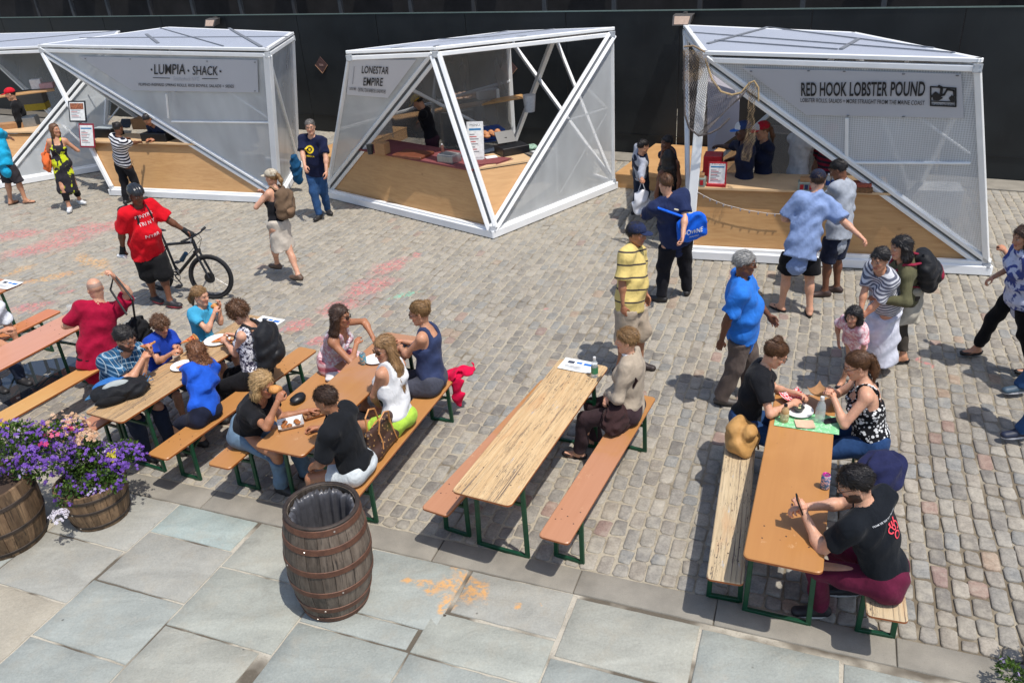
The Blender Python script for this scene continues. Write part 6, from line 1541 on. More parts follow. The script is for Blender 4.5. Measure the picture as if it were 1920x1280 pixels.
# --- red shirted man on the pale tan bench
i25=person('bald man in a crimson tee seen from behind, holding up a black camera strap',1.76,'m',118,seatp(BPR,205,668,.56),True,w(188,528,1.33),look=12,pitch=8,hands=(w(165,600,.95),w(215,520,1.42)),curl=(.5,1.2),
  skin='fair',hair='fringe',hc='grey',heavy=.4,top=tee('crimson_tee',(158,14,52),g=.014,hem=-.16,long=.12,sleeve=.75,amp=.008),bottom=TR('black_trousers',(26,26,30),waist=-.04),elbow=(V3(-.6,0,-.7),V3(1.,.3,-.3)),shoes=((40,40,44),'shoe'))
person('person in a loose white shirt at the left edge, seated behind the salmon table',1.75,'m',-30,seatp(BPL,-22,642,.56),True,w(-22,545,1.27),hands=(None,w(5,620,.8)),skin='light',hair='short',hc='brown',heavy=.3,top=tee('white_linen',(214,216,222),g=.03,amp=.012,hem=-.1),bottom=TR('dark_jeans',(40,48,66)))
# --- seated at the tan orange table
person('blonde woman with sunglasses in a black tee biting into her sandwich',1.70,'f',-22,seatp(B1L,468,808),True,w(503,716,1.20),look=-2,pitch=18,hands=(w(578,770,.80),w(521,752,1.07)),curl=(.4,1.2),
  skin='tan',hair='bob',hc='blond',top=tee('black_tee_v',(26,26,29),neck='v',hem=-.05),bottom=TR('faded_jeans',(98,120,140)),extra=dict(shades=1,hairlen=.2,hairvol=.95),elbow=(V3(.3,-.6,-.7),V3(-.1,-.7,-.8)))
person('short haired person in black tee and white shorts, back turned, behind the barrel',1.68,'m',160,seatp(B1R,648,872),True,w(614,758,1.2),look=5,pitch=16,hands=(w(586,874,.62),w(597,802,.80)),curl=(.8,.9),feet=None,
  skin='tan',hair='crop',hc='dark',top=tee('black_tee_loose',(24,26,30),g=.02,hem=-.10,sleeve=.75,amp=.009),bottom=TR('white_shorts',(206,212,214),.26),extra=None,elbow=(V3(.2,-1,-.6),V3(.4,.2,-.8)),shoes=((60,50,46),'flat'))
person('long dark haired woman in sunglasses and white vest, arms on the table',1.68,'f',-18,seatp(B1L,648,676),True,w(647,590,1.22),look=2,pitch=4,hands=(w(700,634,.80),w(668,645,.82)),curl=(.6,.6),
  skin='tan',hair='long',hc='dark',top=dict(kind='tank',mat=cloth('white_lace_vest',(208,204,208),'floral',(196,150,160),26),strap=.1,deep=.14,back=.14,hem=-.04),bottom=dict(kind='skirt',mat=cloth('pink_plaid_skirt',(196,120,128),'plaid',(236,220,222),70,c3=(150,60,76)),len=.3),extra=dict(shades=1,hairlen=.40),elbow=(V3(.9,.3,-.6),V3(.0,-.9,-.5)),shoes=((160,110,80),'flat'))
person('woman with a blonde top knot in a navy tank top',1.72,'f',165,seatp(B1R,826,716),True,w(790,588,1.25),look=12,pitch=12,hands=(w(752,652,.82),w(757,640,.82)),curl=(.9,.9),
  skin='light',hair='bun',hc='dblond',heavy=.25,top=dict(kind='tank',mat=cloth('navy_tank',(50,60,92)),strap=.115,deep=.1,back=.07,hem=-.08,loose=.016),bottom=TR('grey_leggings',(74,76,88),.95,g=.004),extra=dict(glasses=1),elbow=(V3(-.2,-.8,-.6),V3(0,.3,-.9)))
person('woman in sunglasses, white vest and lime shorts looking over her shoulder',1.70,'f',150,seatp(B1R,747,788),True,w(722,650,1.24),look=72,pitch=6,hands=(w(708,758,.62),w(735,690,.80)),curl=(.3,.5),
  skin='light',hair='long',hc='fair',top=dict(kind='tank',mat=cloth('white_vest',(222,222,222)),strap=.11,deep=.1,back=.1,hem=-.06,loose=.02,amp=.011),bottom=TR('lime_shorts',(176,214,78),.27,g=.012),extra=dict(shades=1,hairlen=.42,hairvol=.95),elbow=(V3(-.6,-.6,-.3),V3(0,.3,-.9)),shoes=((206,206,206),'shoe'))
# --- worn pine table
person('older woman with cropped sandy hair in a beige jumper sitting alone with hands clasped',1.66,'f',158,seatp(B3R,1187,768),True,w(1177,642,1.22),look=12,pitch=8,hands=(w(1141,738,.70),w(1143,742,.71)),curl=(.8,.8),
  skin='fair',hair='crop',hc='dblond',heavy=.2,top=dict(kind='long',mat=cloth('beige_jumper',(170,156,138)),g=.018,hem=-.06,amp=.007,name='jumper',neck='polo'),bottom=TR('brown_trousers2',(58,44,48),.98),elbow=(V3(-.2,-.8,-.8),V3(0,.6,-.8)),shoes=((40,30,30),'flat'))
# --- orange table
person('woman with a top knot in a black tee unwrapping food at the orange table',1.70,'f',-18,seatp(B4L,1402,792),True,w(1446,672,1.18),look=0,pitch=30,hands=(w(1494,738,.84),w(1484,757,.83)),curl=(.7,.6),
  skin='fair',hair='bun',hc='brown',top=tee('black_tee_2',(26,27,31),neck='scoop',hem=-.05,g=.012),bottom=TR('blue_jeans',(38,66,108),1.,g=.006),extra=dict(glasses=1,bun=(0,-.055,.128)),elbow=(V3(-.1,.7,-.7),V3(-.1,-.7,-.8)))
person('woman with a ponytail and glasses in a black and white speckled camisole',1.70,'f',162,seatp(B4R,1628,822),True,w(1609,692,1.2),look=6,pitch=22,hands=(w(1563,745,.95),w(1558,733,.97)),curl=(.8,.9),
  skin='fair',hair='pony',hc='brown',heavy=.25,top=dict(kind='straps',mat=cloth('speckled_camisole',(24,24,28),'dots',(216,216,214),34),deep=.15,back=.2,hem=-.08,loose=.02),bottom=TR('blue_jeans',(38,66,108),1.,g=.006),extra=dict(glasses=1,hairlen=.2,hairvol=1.2),elbow=(V3(-.2,-.6,-.8),V3(.1,.6,-.7)))
i39=person('bearded man in a black tee with a coral back print, typing on his phone',1.80,'m',152,seatp(B4R,1662,1078,.55),True,w(1606,918,1.2),look=12,pitch=26,twist=-26,hands=(w(1508,962,.90),w(1512,950,.92)),curl=(.75,.8),
  feet=(np.append(w(1535,1152,0),172.),np.append(w(1592,1112,0),172.)),skin='fair',hair='slick',hc='black',heavy=.2,top=tee('ink_black_tee',(20,24,30),g=.014,hem=-.05,sleeve=.62),bottom=TR('burgundy_trousers',(92,26,52),.98,g=.008),extra=dict(glasses=1,beard=.9),elbow=(V3(.1,-.7,-.7),V3(.3,.7,-.7)),shoes=((34,30,34),'shoe',(190,188,184)))
nrm=-i39['Fc']; bc_=i39['N']-i39['Ud']*.17-i39['Fc']*.1
M_COR=plain('coral_print',(226,70,84),.7); M_WP=plain('white_print',(206,208,210),.7)
ring=lambda cx,cy,r0,r1,a0=0,a1=360,n=16:[[(cx+r*math.cos(R(a)),cy+r*math.sin(R(a))) for r,a in((r0,a0+(a1-a0)*k/n),(r1,a0+(a1-a0)*k/n),(r1,a0+(a1-a0)*(k+1)/n),(r0,a0+(a1-a0)*(k+1)/n))] for k in range(n)]
Lx=-i39['Lc']*-1
lob=ring(.5,.3,.13,.19)+ring(.28,.62,.10,.16,0,300)+ring(.72,.62,.10,.16,-120,180)+ring(.5,.62,.06,.11)+[[(.3,.75),(.38,.74),(.34,.98),(.22,.95)],[(.62,.74),(.7,.75),(.78,.96),(.66,.98)],[(.45,.7),(.55,.7),(.56,.9),(.46,.92)]]
decal(i39,None,bc_-i39['Lc']*.03,-i39['Lc']*-1*-1,i39['Ud'],.15,.16,i39['Fc'],M_COR,shape=lob)
decal(i39,'TEAM OF THE DAY, PINT SIZE',bc_+i39['Ud']*.105+i39['Lc']*.0,-i39['Lc'],i39['Ud'],.22,.013,i39['Fc'],M_WP,.01)
# --- standing and walking
A,B_,P,Hh=stand((50,382),(22,384),1.78,(-6,222)); person('man in a turquoise tee and dark cargo shorts at the left edge, wearing sandals',1.78,'m',55,P,False,Hh,look=20,feet=(np.append(B_,70.),np.append(A,10.)),hands=(None,w(27,262,1.15)),skin='light',hair='short',hc='brown',heavy=.3,top=tee('cyan_tee',(30,156,196),g=.018,hem=-.14,long=.1),bottom=TR('charcoal_shorts',(58,54,58),.52,g=.02,flare=.02),shoes=((60,50,44),'flipflop',(70,56,48)))
A,B_,P,Hh=stand((133,398),(152,384),1.66,(105,243)); i2=person('woman in a black and yellow patterned dress over black leggings, facing the menus',1.66,'f',-68,P,False,Hh,look=48,pitch=0,feet=(np.append(B_,-30.),np.append(A,-75.)),hands=(w(128,272,1.2),w(92,318,.80)),curl=(.9,.5),skin='light',hair='long',hc='brown',
  top=dict(kind='tank',mat=cloth('dress_pattern',(40,38,44),'floral',(44,42,48),9,c3=(196,206,40)),strap=.09,deep=.13,back=.13,hem=-.55,long=.36,g=.012,name='dress'),bottom=TR('black_leggings',(20,20,22),.82,g=.004),extra=dict(hairlen=.24),shoes=((206,208,210),'shoe',(220,220,220)),elbow=(V3(.6,.2,-.8),None))
A,B_,P,Hh=stand((238,382),(264,378),1.66,(226,240)); person('woman in a navy and white striped top leaning on the Lumpia Shack counter',1.66,'f',62,P,False,Hh,look=5,pitch=15,feet=(np.append(A,80.),np.append(B_,60.)),hands=(w(250,262,1.1),w(270,266,1.1)),skin='brown',hair='bun',hc='black',heavy=.3,top=tee('striped_top',(226,226,228),hem=-.1) if False else dict(kind='tee',mat=cloth('striped_top',(226,226,228),'stripe',(26,28,44),17),hem=-.12,sleeve=.6),bottom=TR('black_trousers',(26,26,30)),elbow=(V3(-.3,.6,-.6),V3(.8,-.2,-.5)))
A,B_,P,Hh=stand((292,567),(322,577),1.80,(257,366),.8); i4=person('heavy set man in a red tee and black helmet walking beside his bicycle',1.80,'m',-38,P,False,Hh,look=-4,pitch=18,feet=(np.append(B_,-20.),np.append(A,-35.)),hands=(w(349,434,1.0),w(229,482,.80)),curl=(1.2,1.0),skin='brown',hair='buzz',hc='black',heavy=.85,
  top=tee('bright_red_tee',(206,16,32),g=.02,hem=-.16,long=.14,sleeve=.8,flare=.006,amp=.010),bottom=TR('black_shorts',(24,24,26),.55,g=.022,flare=.03),extra=dict(helmet=1),shoes=((44,42,46),'shoe',(180,70,80)),palm=(None,None),elbow=(V3(.4,-.3,-.8),V3(-.6,-.2,-.2)))
for txt,u,wd in(('NNYRR',.12,.26),('TRI N Y',.02,.24),('NYRR',-.14,.2)):
    c=i4['N']-i4['Ud']*(.20-u*1.)+i4['Fc']*.1; decal(i4,txt,c,i4['Lc'],i4['Ud'],wd,.045,-i4['Fc'],plain('pale_print',(226,190,190),.7),.02)
A,B_,P,Hh=stand((565,537),(523,513),1.66,(514,330)); i5=person('woman in a beige cap and black vest walking away with a brown backpack',1.66,'f',150,P,False,Hh,look=10,pitch=4,feet=(np.append(B_+V3(0,0,.04),150.),np.append(A,150.)),hands=(w(492,370,1.25),w(495,362,1.3)),curl=(.8,.8),skin='fair',hair='pony',hc='dblond',heavy=.2,top=dict(kind='tank',mat=cloth('black_vest',(28,28,32)),strap=.09,deep=.1,back=.1,hem=-.04),bottom=dict(kind='skirt',mat=cloth('cream_skirt',(196,186,172)),len=.36,w=.21),extra=dict(cap=(190,180,160),hairlen=.14),shoes=((92,72,58),'shoe'),elbow=(V3(-.6,-.6,-.6),V3(-.5,.3,-.7)))
backpack('brown and tan backpack worn by the woman in the beige cap',i5,cloth('brown_canvas',(104,84,66)),plain('tan_webbing',(140,110,84),.8),(.15,.09,.23),.17,.2)
A,B_,P,Hh=stand((600,411),(616,401),1.76,(583,241)); i6=person('man in jeans and a navy tee with a yellow emblem, hands in pockets',1.76,'m',-105,P,False,Hh,look=18,pitch=0,feet=(np.append(B_,-60.),np.append(A,-110.)),hands=(w(612,322,.92),w(573,332,.90)),curl=(.6,.6),skin='fair',hair='short',hc='salt',heavy=.4,top=tee('navy_tee_yellow',(24,30,58),g=.018,hem=-.12,sleeve=.75,long=.1),bottom=TR('mid_jeans',(46,78,120),1.,g=.012),extra=dict(glasses=1),elbow=(V3(.8,.3,-.2),V3(-.8,.3,-.2)))
M_YL=plain('yellow_print',(226,196,30),.7); c=i6['N']-i6['Ud']*.17+i6['Fc']*.1
decal(i6,None,c,i6['Lc'],i6['Ud'],.14,.14,-i6['Fc'],M_YL,shape=ring(.5,.5,.3,.5)+[[(.35,.4),(.6,.3),(.65,.6),(.4,.7)]]); decal(i6,'AMERICA',c-i6['Ud']*.11,i6['Lc'],i6['Ud'],.17,.03,-i6['Fc'],M_YL,.02)
# workers in the kiosks
def worker(label,px,py,hz,heading,lean=0.,**k):
    h=W(px,py,hz); Hq=k.pop('H',1.74); s=Hq/1.75; f=V3(math.cos(R(heading)),math.sin(R(heading)),0); P=h-f*lean; P[2]=.895*s; feet=(np.append(P*V3(1,1,0)+V3(-f[1],f[0],0)*.1,heading),np.append(P*V3(1,1,0)-V3(-f[1],f[0],0)*.1,heading))
    return person(label,Hq,heading=heading,pelvis=P,head=h,feet=feet,**k)
worker('worker in a yellow cap and blue gloves bending over in the middle kiosk',788,196,1.64,175,.16,H=1.85,sex='m',pitch=35,hands=(w(775,240,1.0),w(782,246,.98)),skin='light',hair='short',hc='black',top=tee('black_tee_work',(26,24,28)),bottom=TR('maroon_trousers',(60,34,44)),extra=dict(cap=(214,168,40)))
worker('worker in a blue and white cap reaching across the lobster counter',1394,252,1.68,185,.06,H=1.86,sex='m',pitch=10,hands=(w(1352,306,1.14),w(1322,276,1.24)),skin='dark',hair='crop',hc='black',top=tee('navy_work_tee',(26,32,54)),bottom=TR('dark_jeans',(40,48,66)),extra=dict(cap=(40,60,104),cap2=(206,208,212),brim=(50,110,190)))
worker('worker in a red and white cap behind the lobster counter, side on',1432,244,1.68,188,.04,H=1.80,sex='f',pitch=15,hands=(w(1412,300,1.1),w(1425,305,1.08)),skin='light',hair='tied',hc='auburn',top=tee('navy_work_tee',(26,32,54)),bottom=TR('faded_jeans',(98,120,140)),extra=dict(cap=(176,28,48),cap2=(212,206,204),brim=(200,40,60)))
worker('cook in a white jacket and black apron at the back of the lobster kiosk',1508,240,1.66,20,.03,H=1.84,sex='m',skin='light',hair='short',hc='dark',top=dict(kind='long',mat=cloth('white_jacket',(206,204,204)),g=.02,hem=-.1),bottom=TR('black_apron',(22,22,24)),hands=(w(1530,270,1.1),w(1528,276,1.1)))
worker('worker in a red cap and striped tee dimly seen through the lobster kiosk screen',1556,246,1.64,-160,.02,sex='m',skin='light',hair='short',hc='dark',top=dict(kind='tee',mat=cloth('red_stripes',(150,40,60),'stripe',(60,50,60),14)),bottom=TR('dark_jeans',(40,48,66)),extra=dict(cap=(186,60,70)))
worker('worker in a red cap and black shirt in the far left kiosk',24,186,1.66,200,.03,H=1.9,sex='m',pitch=10,skin='light',hair='short',hc='black',top=dict(kind='long',mat=cloth('black_shirt',(24,24,26)),g=.02),bottom=TR('black_trousers',(26,26,30)),extra=dict(cap=(196,28,44)))
worker('worker in dark clothes stooping behind the Lumpia Shack counter',294,242,1.27,-120,.28,sex='m',pitch=40,skin='tan',hair='short',hc='black',top=tee('dark_blue_work',(30,40,64)),bottom=TR('black_trousers',(26,26,30)),hands=(w(290,262,1.1),w(278,262,1.1)))
# group beside the lobster kiosk
A,B_,P,Hh=stand((1190,402),(1208,405),1.58,(1207,274)); person('boy in a navy vest over a grey top holding a white carrier bag',1.58,'m',15,P,False,Hh,look=0,pitch=12,feet=(np.append(A,20.),np.append(B_,0.)),hands=(None,w(1202,352,.86)),curl=(.5,1.3),skin='light',hair='short',hc='black',top=dict(kind='long',mat=cloth('grey_marl',(160,164,176)),hem=-.05),bottom=TR('dark_jeans',(40,48,66)),elbow=(None,V3(-.7,-.3,-.3)))
i=PEOPLE[-1]; i['garment']('vest',[q_ell(i['pelvis']+i['Ud']*.3,i['tf'],V3(.16,.13,.26),.03)],cloth('navy_quilt',(34,44,66)),.006,1.)
A,B_,P,Hh=stand((1244,398),(1262,402),1.66,(1241,268)); person('woman in a navy vest resting her chin on her hand beside the lobster kiosk',1.66,'f',-150,P,False,Hh,look=-5,pitch=5,feet=(np.append(A,-150.),np.append(B_,-150.)),hands=(w(1252,282,1.42),w(1235,330,1.0)),curl=(1.2,.6),skin='brown',hair='crop',hc='black',top=dict(kind='tank',mat=cloth('navy_vest2',(36,44,70)),hem=-.06),bottom=TR('dark_jeans',(40,48,66)),elbow=(V3(1,.2,-.3),None))
A,B_,P,Hh=stand((1240,432),(1262,430),1.66,(1249,299)); person('woman with long black hair, back turned, in front of the chin resting woman',1.64,'f',100,P,False,Hh,look=-10,pitch=8,feet=(np.append(A,100.),np.append(B_,90.)),hands=(None,None),skin='brown',hair='long',hc='black',top=dict(kind='tank',mat=cloth('olive_vest',(52,50,44)),hem=-.06),bottom=TR('black_trousers',(26,26,30)),extra=dict(hairlen=.34,hairvol=1.2))
A,B_,P,Hh=stand((1240,566),(1288,553),1.76,(1238,345),.8); i11=person('stout man in navy tee and black trousers carrying a blue tote bag',1.76,'m',98,P,False,Hh,look=10,pitch=12,feet=(np.append(A,150.),np.append(B_,70.)),hands=(w(1215,400,1.1),w(1280,455,.98)),curl=(.6,.6),skin='fair',hair='crop',hc='brown',heavy=.65,top=tee('navy_tee_plain',(34,44,78),g=.02,hem=-.12,sleeve=.8,long=.08),bottom=TR('black_chinos',(24,24,30),1.,g=.016,flare=.01),elbow=(V3(-.7,-.1,-.4),V3(.9,-.2,-.4)))
A,B_,P,Hh=stand((1160,702),(1200,690),1.72,(1196,432),.8); person('walking man in a dark striped yellow polo, khaki shorts and navy cap',1.72,'m',-32,P,False,Hh,look=0,pitch=8,feet=(np.append(B_,-30.),np.append(A,-30.)),hands=(None,w(1168,592,.80)),skin='tan',hair='short',hc='black',heavy=.35,top=dict(kind='tee',mat=cloth('yellow_polo',(216,192,118),'stripe',(64,58,60),7.5,c3=.87),neck='polo',collar=1,hem=-.12,g=.024,sleeve=.85,long=.1),bottom=TR('khaki_shorts',(176,160,140),.55,g=.026,flare=.03),extra=dict(cap=(34,44,76)),shoes=((50,40,38),'shoe'))
A,B_,P,Hh=stand((1360,758),(1402,742),1.70,(1391,497),.8); person('older grey haired man in a bright blue tee and brown trousers striding right',1.70,'m',-18,P,False,Hh,look=0,pitch=6,feet=(np.append(B_,-18.),np.append(A+V3(-.05,0,0),-18.)),hands=(w(1450,604,.88),w(1347,652,.74)),skin='brown',hair='crop',hc='grey',heavy=.55,top=tee('bright_blue_tee',(44,116,206),g=.022,hem=-.12,sleeve=.75,long=.1,amp=.01),bottom=TR('brown_trousers',(96,84,78),1.,g=.016,flare=.01,cuffw=.018),extra=dict(glasses=1),elbow=(V3(-.3,.6,-.5),V3(-.8,-.2,-.3)),shoes=((80,74,70),'shoe'))
A,B_,P,Hh=stand((1464,583),(1517,592),1.80,(1541,330),.8); i14=person('man in a pale blue shirt, black shorts and flip flops, back turned',1.80,'m',88,P,False,Hh,look=-15,pitch=14,feet=(np.append(A,120.),np.append(B_,75.)),hands=(w(1492,412,1.12),w(1616,446,1.08)),curl=(1.0,.7),skin='fair',hair='short',hc='dark',heavy=.15,top=tee('pale_blue_shirt',(128,148,188),g=.018,hem=-.16,long=.13,sleeve=.85,flare=.02,collar=1,amp=.011),bottom=TR('black_swim_shorts',(20,20,24),.42,g=.026,flare=.035),extra=dict(cap=(30,36,56),capyaw=10),shoes=((30,28,30),'flipflop',(34,30,30)),elbow=(V3(-.8,-.3,-.3),V3(.4,-.5,-.8)))
A,B_,P,Hh=stand((1546,556),(1568,548),1.76,(1576,312),.8); person('man in a grey shirt and navy shorts bending his head over the lobster counter',1.76,'m',128,P,False,Hh,look=18,pitch=28,feet=(np.append(A,170.),np.append(B_,150.)),hands=(w(1545,372,1.05),None),skin='brown',hair='short',hc='black',heavy=.15,top=dict(kind='long',mat=cloth('grey_shirt',(156,162,172)),g=.02,hem=-.12,long=.08,neck='polo',collar=1),bottom=TR('navy_shorts2',(28,34,54),.48,g=.018,flare=.02),shoes=((60,44,40),'shoe'))
# passers-by at the right
A,B_,P,Hh=stand((1625,696),(1652,690),1.62,(1634,484),.8); person('woman with black hair in a striped tee and long white skirt leading a child',1.62,'f',-158,P,False,Hh,look=10,pitch=14,feet=(np.append(A,-150.),np.append(B_,-150.)),hands=(w(1605,606,.72),w(1607,612,.72)),skin='light',hair='short',hc='black',top=dict(kind='tee',mat=cloth('fine_stripes',(200,200,204),'stripe',(96,98,112),34),g=.018,hem=-.1,long=.08,sleeve=.8),bottom=dict(kind='skirt',mat=cloth('white_skirt',(206,208,220)),len=.72,w=.25,amp=.014),shoes=((60,56,60),'flat'),elbow=(V3(.5,-.3,-.6),V3(-.4,-.4,-.6)))
A,B_,P,Hh=stand((1578,722),(1600,716),1.12,(1592,600),.8); person('small girl with black hair in a pink dress held by the striped woman',1.12,'f',-140,P,False,Hh,look=0,pitch=8,feet=(np.append(A,-140.),np.append(B_,-140.)),hands=(None,w(1572,640,.55)),skin='light',hair='bob',hc='black',top=dict(kind='tee',mat=cloth('pink_dress',(214,150,158),'floral',(236,206,208),22),g=.02,hem=-.4,long=.3,name='dress'),child=True,shoes=((50,44,50),'flat'))
A,B_,P,Hh=stand((1692,682),(1664,668),1.66,(1672,462),.8); i22=person('woman with black hair in an olive jacket with a black and maroon backpack',1.66,'f',172,P,False,Hh,look=8,pitch=10,feet=(np.append(B_,172.),np.append(A,172.)),hands=(w(1652,560,.95),None),skin='light',hair='long',hc='black',top=dict(kind='long',mat=cloth('olive_jacket',(92,90,66)),g=.018,hem=-.02,name='jacket'),bottom=TR('patterned_leggings',(66,60,54),.9,g=.006),extra=dict(hairlen=.2),shoes=((26,24,26),'flat'))
backpack('black backpack with maroon pocket worn by the woman in the olive jacket',i22,cloth('black_nylon',(34,35,38),rough=.5),cloth('maroon_nylon',(140,36,60),rough=.6),(.16,.12,.25),.2,.24)
i22['garment']('tied_sweater',[q_cone(i22['pelvis']+Zv*.03,i22['pelvis']-Zv*.33,.17,.17,.03,cut=[(i22['pelvis']-Zv*.33,-Zv)],flat=(i22['Fh'],.85))],cloth('oatmeal_knit',(176,170,156)),.014,2.)
A,B_,P,Hh=stand((1826,668),(1935,706),1.66,(1911,446),.8); person('woman in a blue and white blouse and black trousers striding in from right',1.66,'f',172,P,False,Hh,look=8,pitch=12,feet=(np.append(B_,172.),np.append(A,178.)),hands=(w(1884,470,1.25),w(1862,520,1.0)),curl=(1.,.8),skin='light',hair='long',hc='dark',top=dict(kind='tee',mat=cloth('blue_blouse',(196,200,220),'floral',(70,80,140),7),g=.024,hem=-.1,sleeve=.95,long=.08,amp=.012),bottom=TR('black_leggings',(20,20,22),.95,g=.006),extra=dict(hairlen=.2),shoes=((26,24,26),'flat'))
for (fa_,fb_,lab,shc,lac) in(((1905,742),(1978,742),'pedestrian just outside the right edge in grey blue trainers',(62,82,98),None),((1905,826),(1990,838),'pedestrian just outside the right edge in navy trainers with orange laces',(28,36,58),(240,90,40))):
    A,B_,P,Hh=stand(fa_,fb_,1.75,None) if False else (W(*fa_),W(*fb_),None,None); P=(A+B_)/2+V3(.12,0,.895); 
    q=person(lab,1.75,'m',178,P,False,P+Zv*.72,feet=(np.append(A,182.),np.append(B_,180.)),skin='light',hair='short',hc='dark',top=tee('slate_tee',(70,80,96)),bottom=TR('mid_jeans',(46,78,120),1.),shoes=(shc,'shoe',(200,200,204)))
    if lac:
        Hp,K,An,fd=q['legs'][0]; m=MB(); ld=np.cross(Zv,fd)
        for k in range(4): c=V3(An[0],An[1],.095-.012*k)+fd*(.045+.028*k); m.tube([c-ld*.026-fd*.008,c+fd*.004+Zv*.004,c+ld*.026-fd*.008],.005,5); m.tube([c-ld*.026+fd*.012,c+fd*.004+Zv*.005,c+ld*.026+fd*.012],.005,5)
        m.build('laces',plain('orange_laces',lac,.6),q['root'],fix=False)

i=[q for q in PEOPLE if 'sandy' in q['root']['label']][0]; m=MB()
m.tube([i['N']+i['Ud']*.035+i['Lc']*math.cos(a)*.062+i['Fc']*(math.sin(a)*.058+.01) for a in np.linspace(0,2*math.pi,17)[:-1]],.014,6,True); m.build('collar',cloth('white_collar',(220,220,218)),i['root'],fix=False)
# ================================================================ BAGS, FOOD, DRINKS, BICYCLE
TZ=.7645; BZ=.4515
def lump(name,label,cat,px,py,z,rd,mat,ang=0.,amp=.004,vx=.007,group=None,extra=[],part='body',freq=2.,lift=None):
    p=W(px,py,z); a=R(ang); fr=[V3(math.cos(a),math.sin(a),0),V3(-math.sin(a),math.cos(a),0),Zv]; c=p+Zv*(rd[2]*.86 if lift is None else lift)
    P=[q_ell(c,fr,rd,.02)]+[q_ell(c+fr[0]*e[0]+fr[1]*e[1]+Zv*e[2],fr,e[3],.03) for e in extra]
    def fl(P_,d): return np.maximum(d,z+.001-P_[...,2])
    return soft(name,label,cat,P,mat,vx,p,amp,px*.1,freq,fl,part,group,fr),c,fr
def plate(label,px,py,z,r=.12,mat=None,group='plates'):
    o,p=put('plate',label,'plate',px,py,z,group); m=MB(); m.lathe([(.001,.004),(r*.6,.004),(r*.9,.014),(r,.02),(r,.022),(r*.9,.017),(r*.6,.007),(.001,.007)],p,32,cap=False); m.build('body',mat or plain('paper_plate',(226,226,224),.6,var=.03),o,fix=False); return o,p
M_CRUST=plain('crust',(190,132,70),.7,var=.3,scale=40); M_CHEESE=plain('cheese_topping',(206,120,64),.5,var=.5,scale=70); M_PEP=plain('pepperoni',(150,44,30),.5,var=.3)
def pizza(label,P,ang,s=1.,tilt=0.,group='pizza slices',n=1):
    o=thing('pizza_slice',label,'pizza',tuple(P),0,group); a=R(ang)
    x=V3(math.cos(a)*math.cos(tilt),math.sin(a)*math.cos(tilt),math.sin(tilt)); y=V3(-math.sin(a),math.cos(a),0); u=np.cross(x,y)
    L=.16*s;w_=.075*s
    m=MB(); m.prism([P,P+x*L+y*w_,P+x*L-y*w_],.008,u); m.build('base',M_CRUST,o)
    m=MB(); m.prism([P+x*.006+u*.0085,P+x*L*.92+y*w_*.86+u*.0085,P+x*L*.92-y*w_*.86+u*.0085],.003,u); m.build('topping',M_CHEESE,o)
    m=MB(); m.tube([P+x*L+y*w_+u*.008,P+x*L*1.04+u*.01,P+x*L-y*w_+u*.008],.012*s,7); m.build('crust',M_CRUST,o)
    for q,r in((.5,0),(.8,.35),(.78,-.4)): m=MB(); m.lathe([(.001,0),(.012*s,0),(.012*s,.003),(.001,.003)],P+x*L*q+y*w_*r+u*.012,10,np.array([x,y,u])); m.build('pepperoni',M_PEP,o)
    return o
plate('paper plate of pizza in front of the girl in the cobalt blouse',343,688,TZ,.12); pizza('pizza slice on the paper plate nearest the girl in the cobalt blouse',W(330,690,TZ+.02),20)
plate('paper plate of pizza slices between the turquoise girl and the curly haired woman',408,640,TZ,.14); pizza('left pizza slice on the plate beside the turquoise girl',W(396,642,TZ+.02),30); pizza('right pizza slice on the plate beside the turquoise girl',W(412,640,TZ+.021),-20)
ib2=[q for q in PEOPLE if 'tousled' in q['root']['label']][0]; pizza('pizza slice held up by the boy in blue',ib2['arms'][0][2]+V3(.05,.0,.03),35,1.,.1); pizza('pizza slice held at the mouth of the plaid shirted man',W(262,650,1.08),-20,.9,.2)
lump('sandwich','sandwich wrap in the hands of the girl in turquoise','food',405,578,1.0,(.05,.03,.03),M_CRUST)
# blue and grey backpack lying on the table
o,c,fr=lump('backpack','blue, grey and black backpack lying on the near end of the stained pine table','backpack',228,742,TZ,(.25,.155,.085),cloth('black_nylon2',(30,31,34),rough=.6),28,.008,.0075,extra=[(-.12,.02,0,(.12,.13,.07)),(.12,-.01,-.01,(.13,.14,.07))],part='bag')
for nm,c1,off,rdd in(('blue_panel',(48,104,168),(-.05,.05,.05),(.17,.07,.065)),('grey_panel',(160,166,164),(-.02,-.03,.055),(.12,.045,.056)),('side_pocket',(26,26,28),(-.1,-.13,-.02),(.13,.04,.045)),('lime_tab',(190,204,30),(.06,.12,.07),(.035,.02,.02))):
    cc=c+fr[0]*off[0]+fr[1]*off[1]+Zv*off[2]; F,lo,_=grid_field([q_ell(cc,fr,rdd,.01)],.007,lambda P_,d:np.maximum(d+foldn(P_-c,.004,2.),TZ+.003-P_[...,2])); v,q=snets(F,lo,.007); fastmesh(nm,v,q,[cloth(nm+'_m',c1,rough=.7)],o,rest=v-c)
m=MB()
for k,(a,b) in enumerate(((.2,.08),(.24,-.02))): m.tube([c+fr[0]*a+fr[1]*b,c+fr[0]*(a+.05)+fr[1]*(b+.02)+Zv*.05,c+fr[0]*(a+.07)+fr[1]*(b+.03)+Zv*.0,c+fr[0]*(a+.02)+fr[1]*(b+.03)],.005,6)
m.tube([c-fr[0]*.22,c-fr[0]*.30+fr[1]*.04-Zv*.03,c-fr[0]*.26+fr[1]*.1-Zv*.03,c-fr[0]*.1+fr[1]*.14],.009,6); m.build('strap',plain('strap_blue',(70,120,160),.7),o,fix=False)
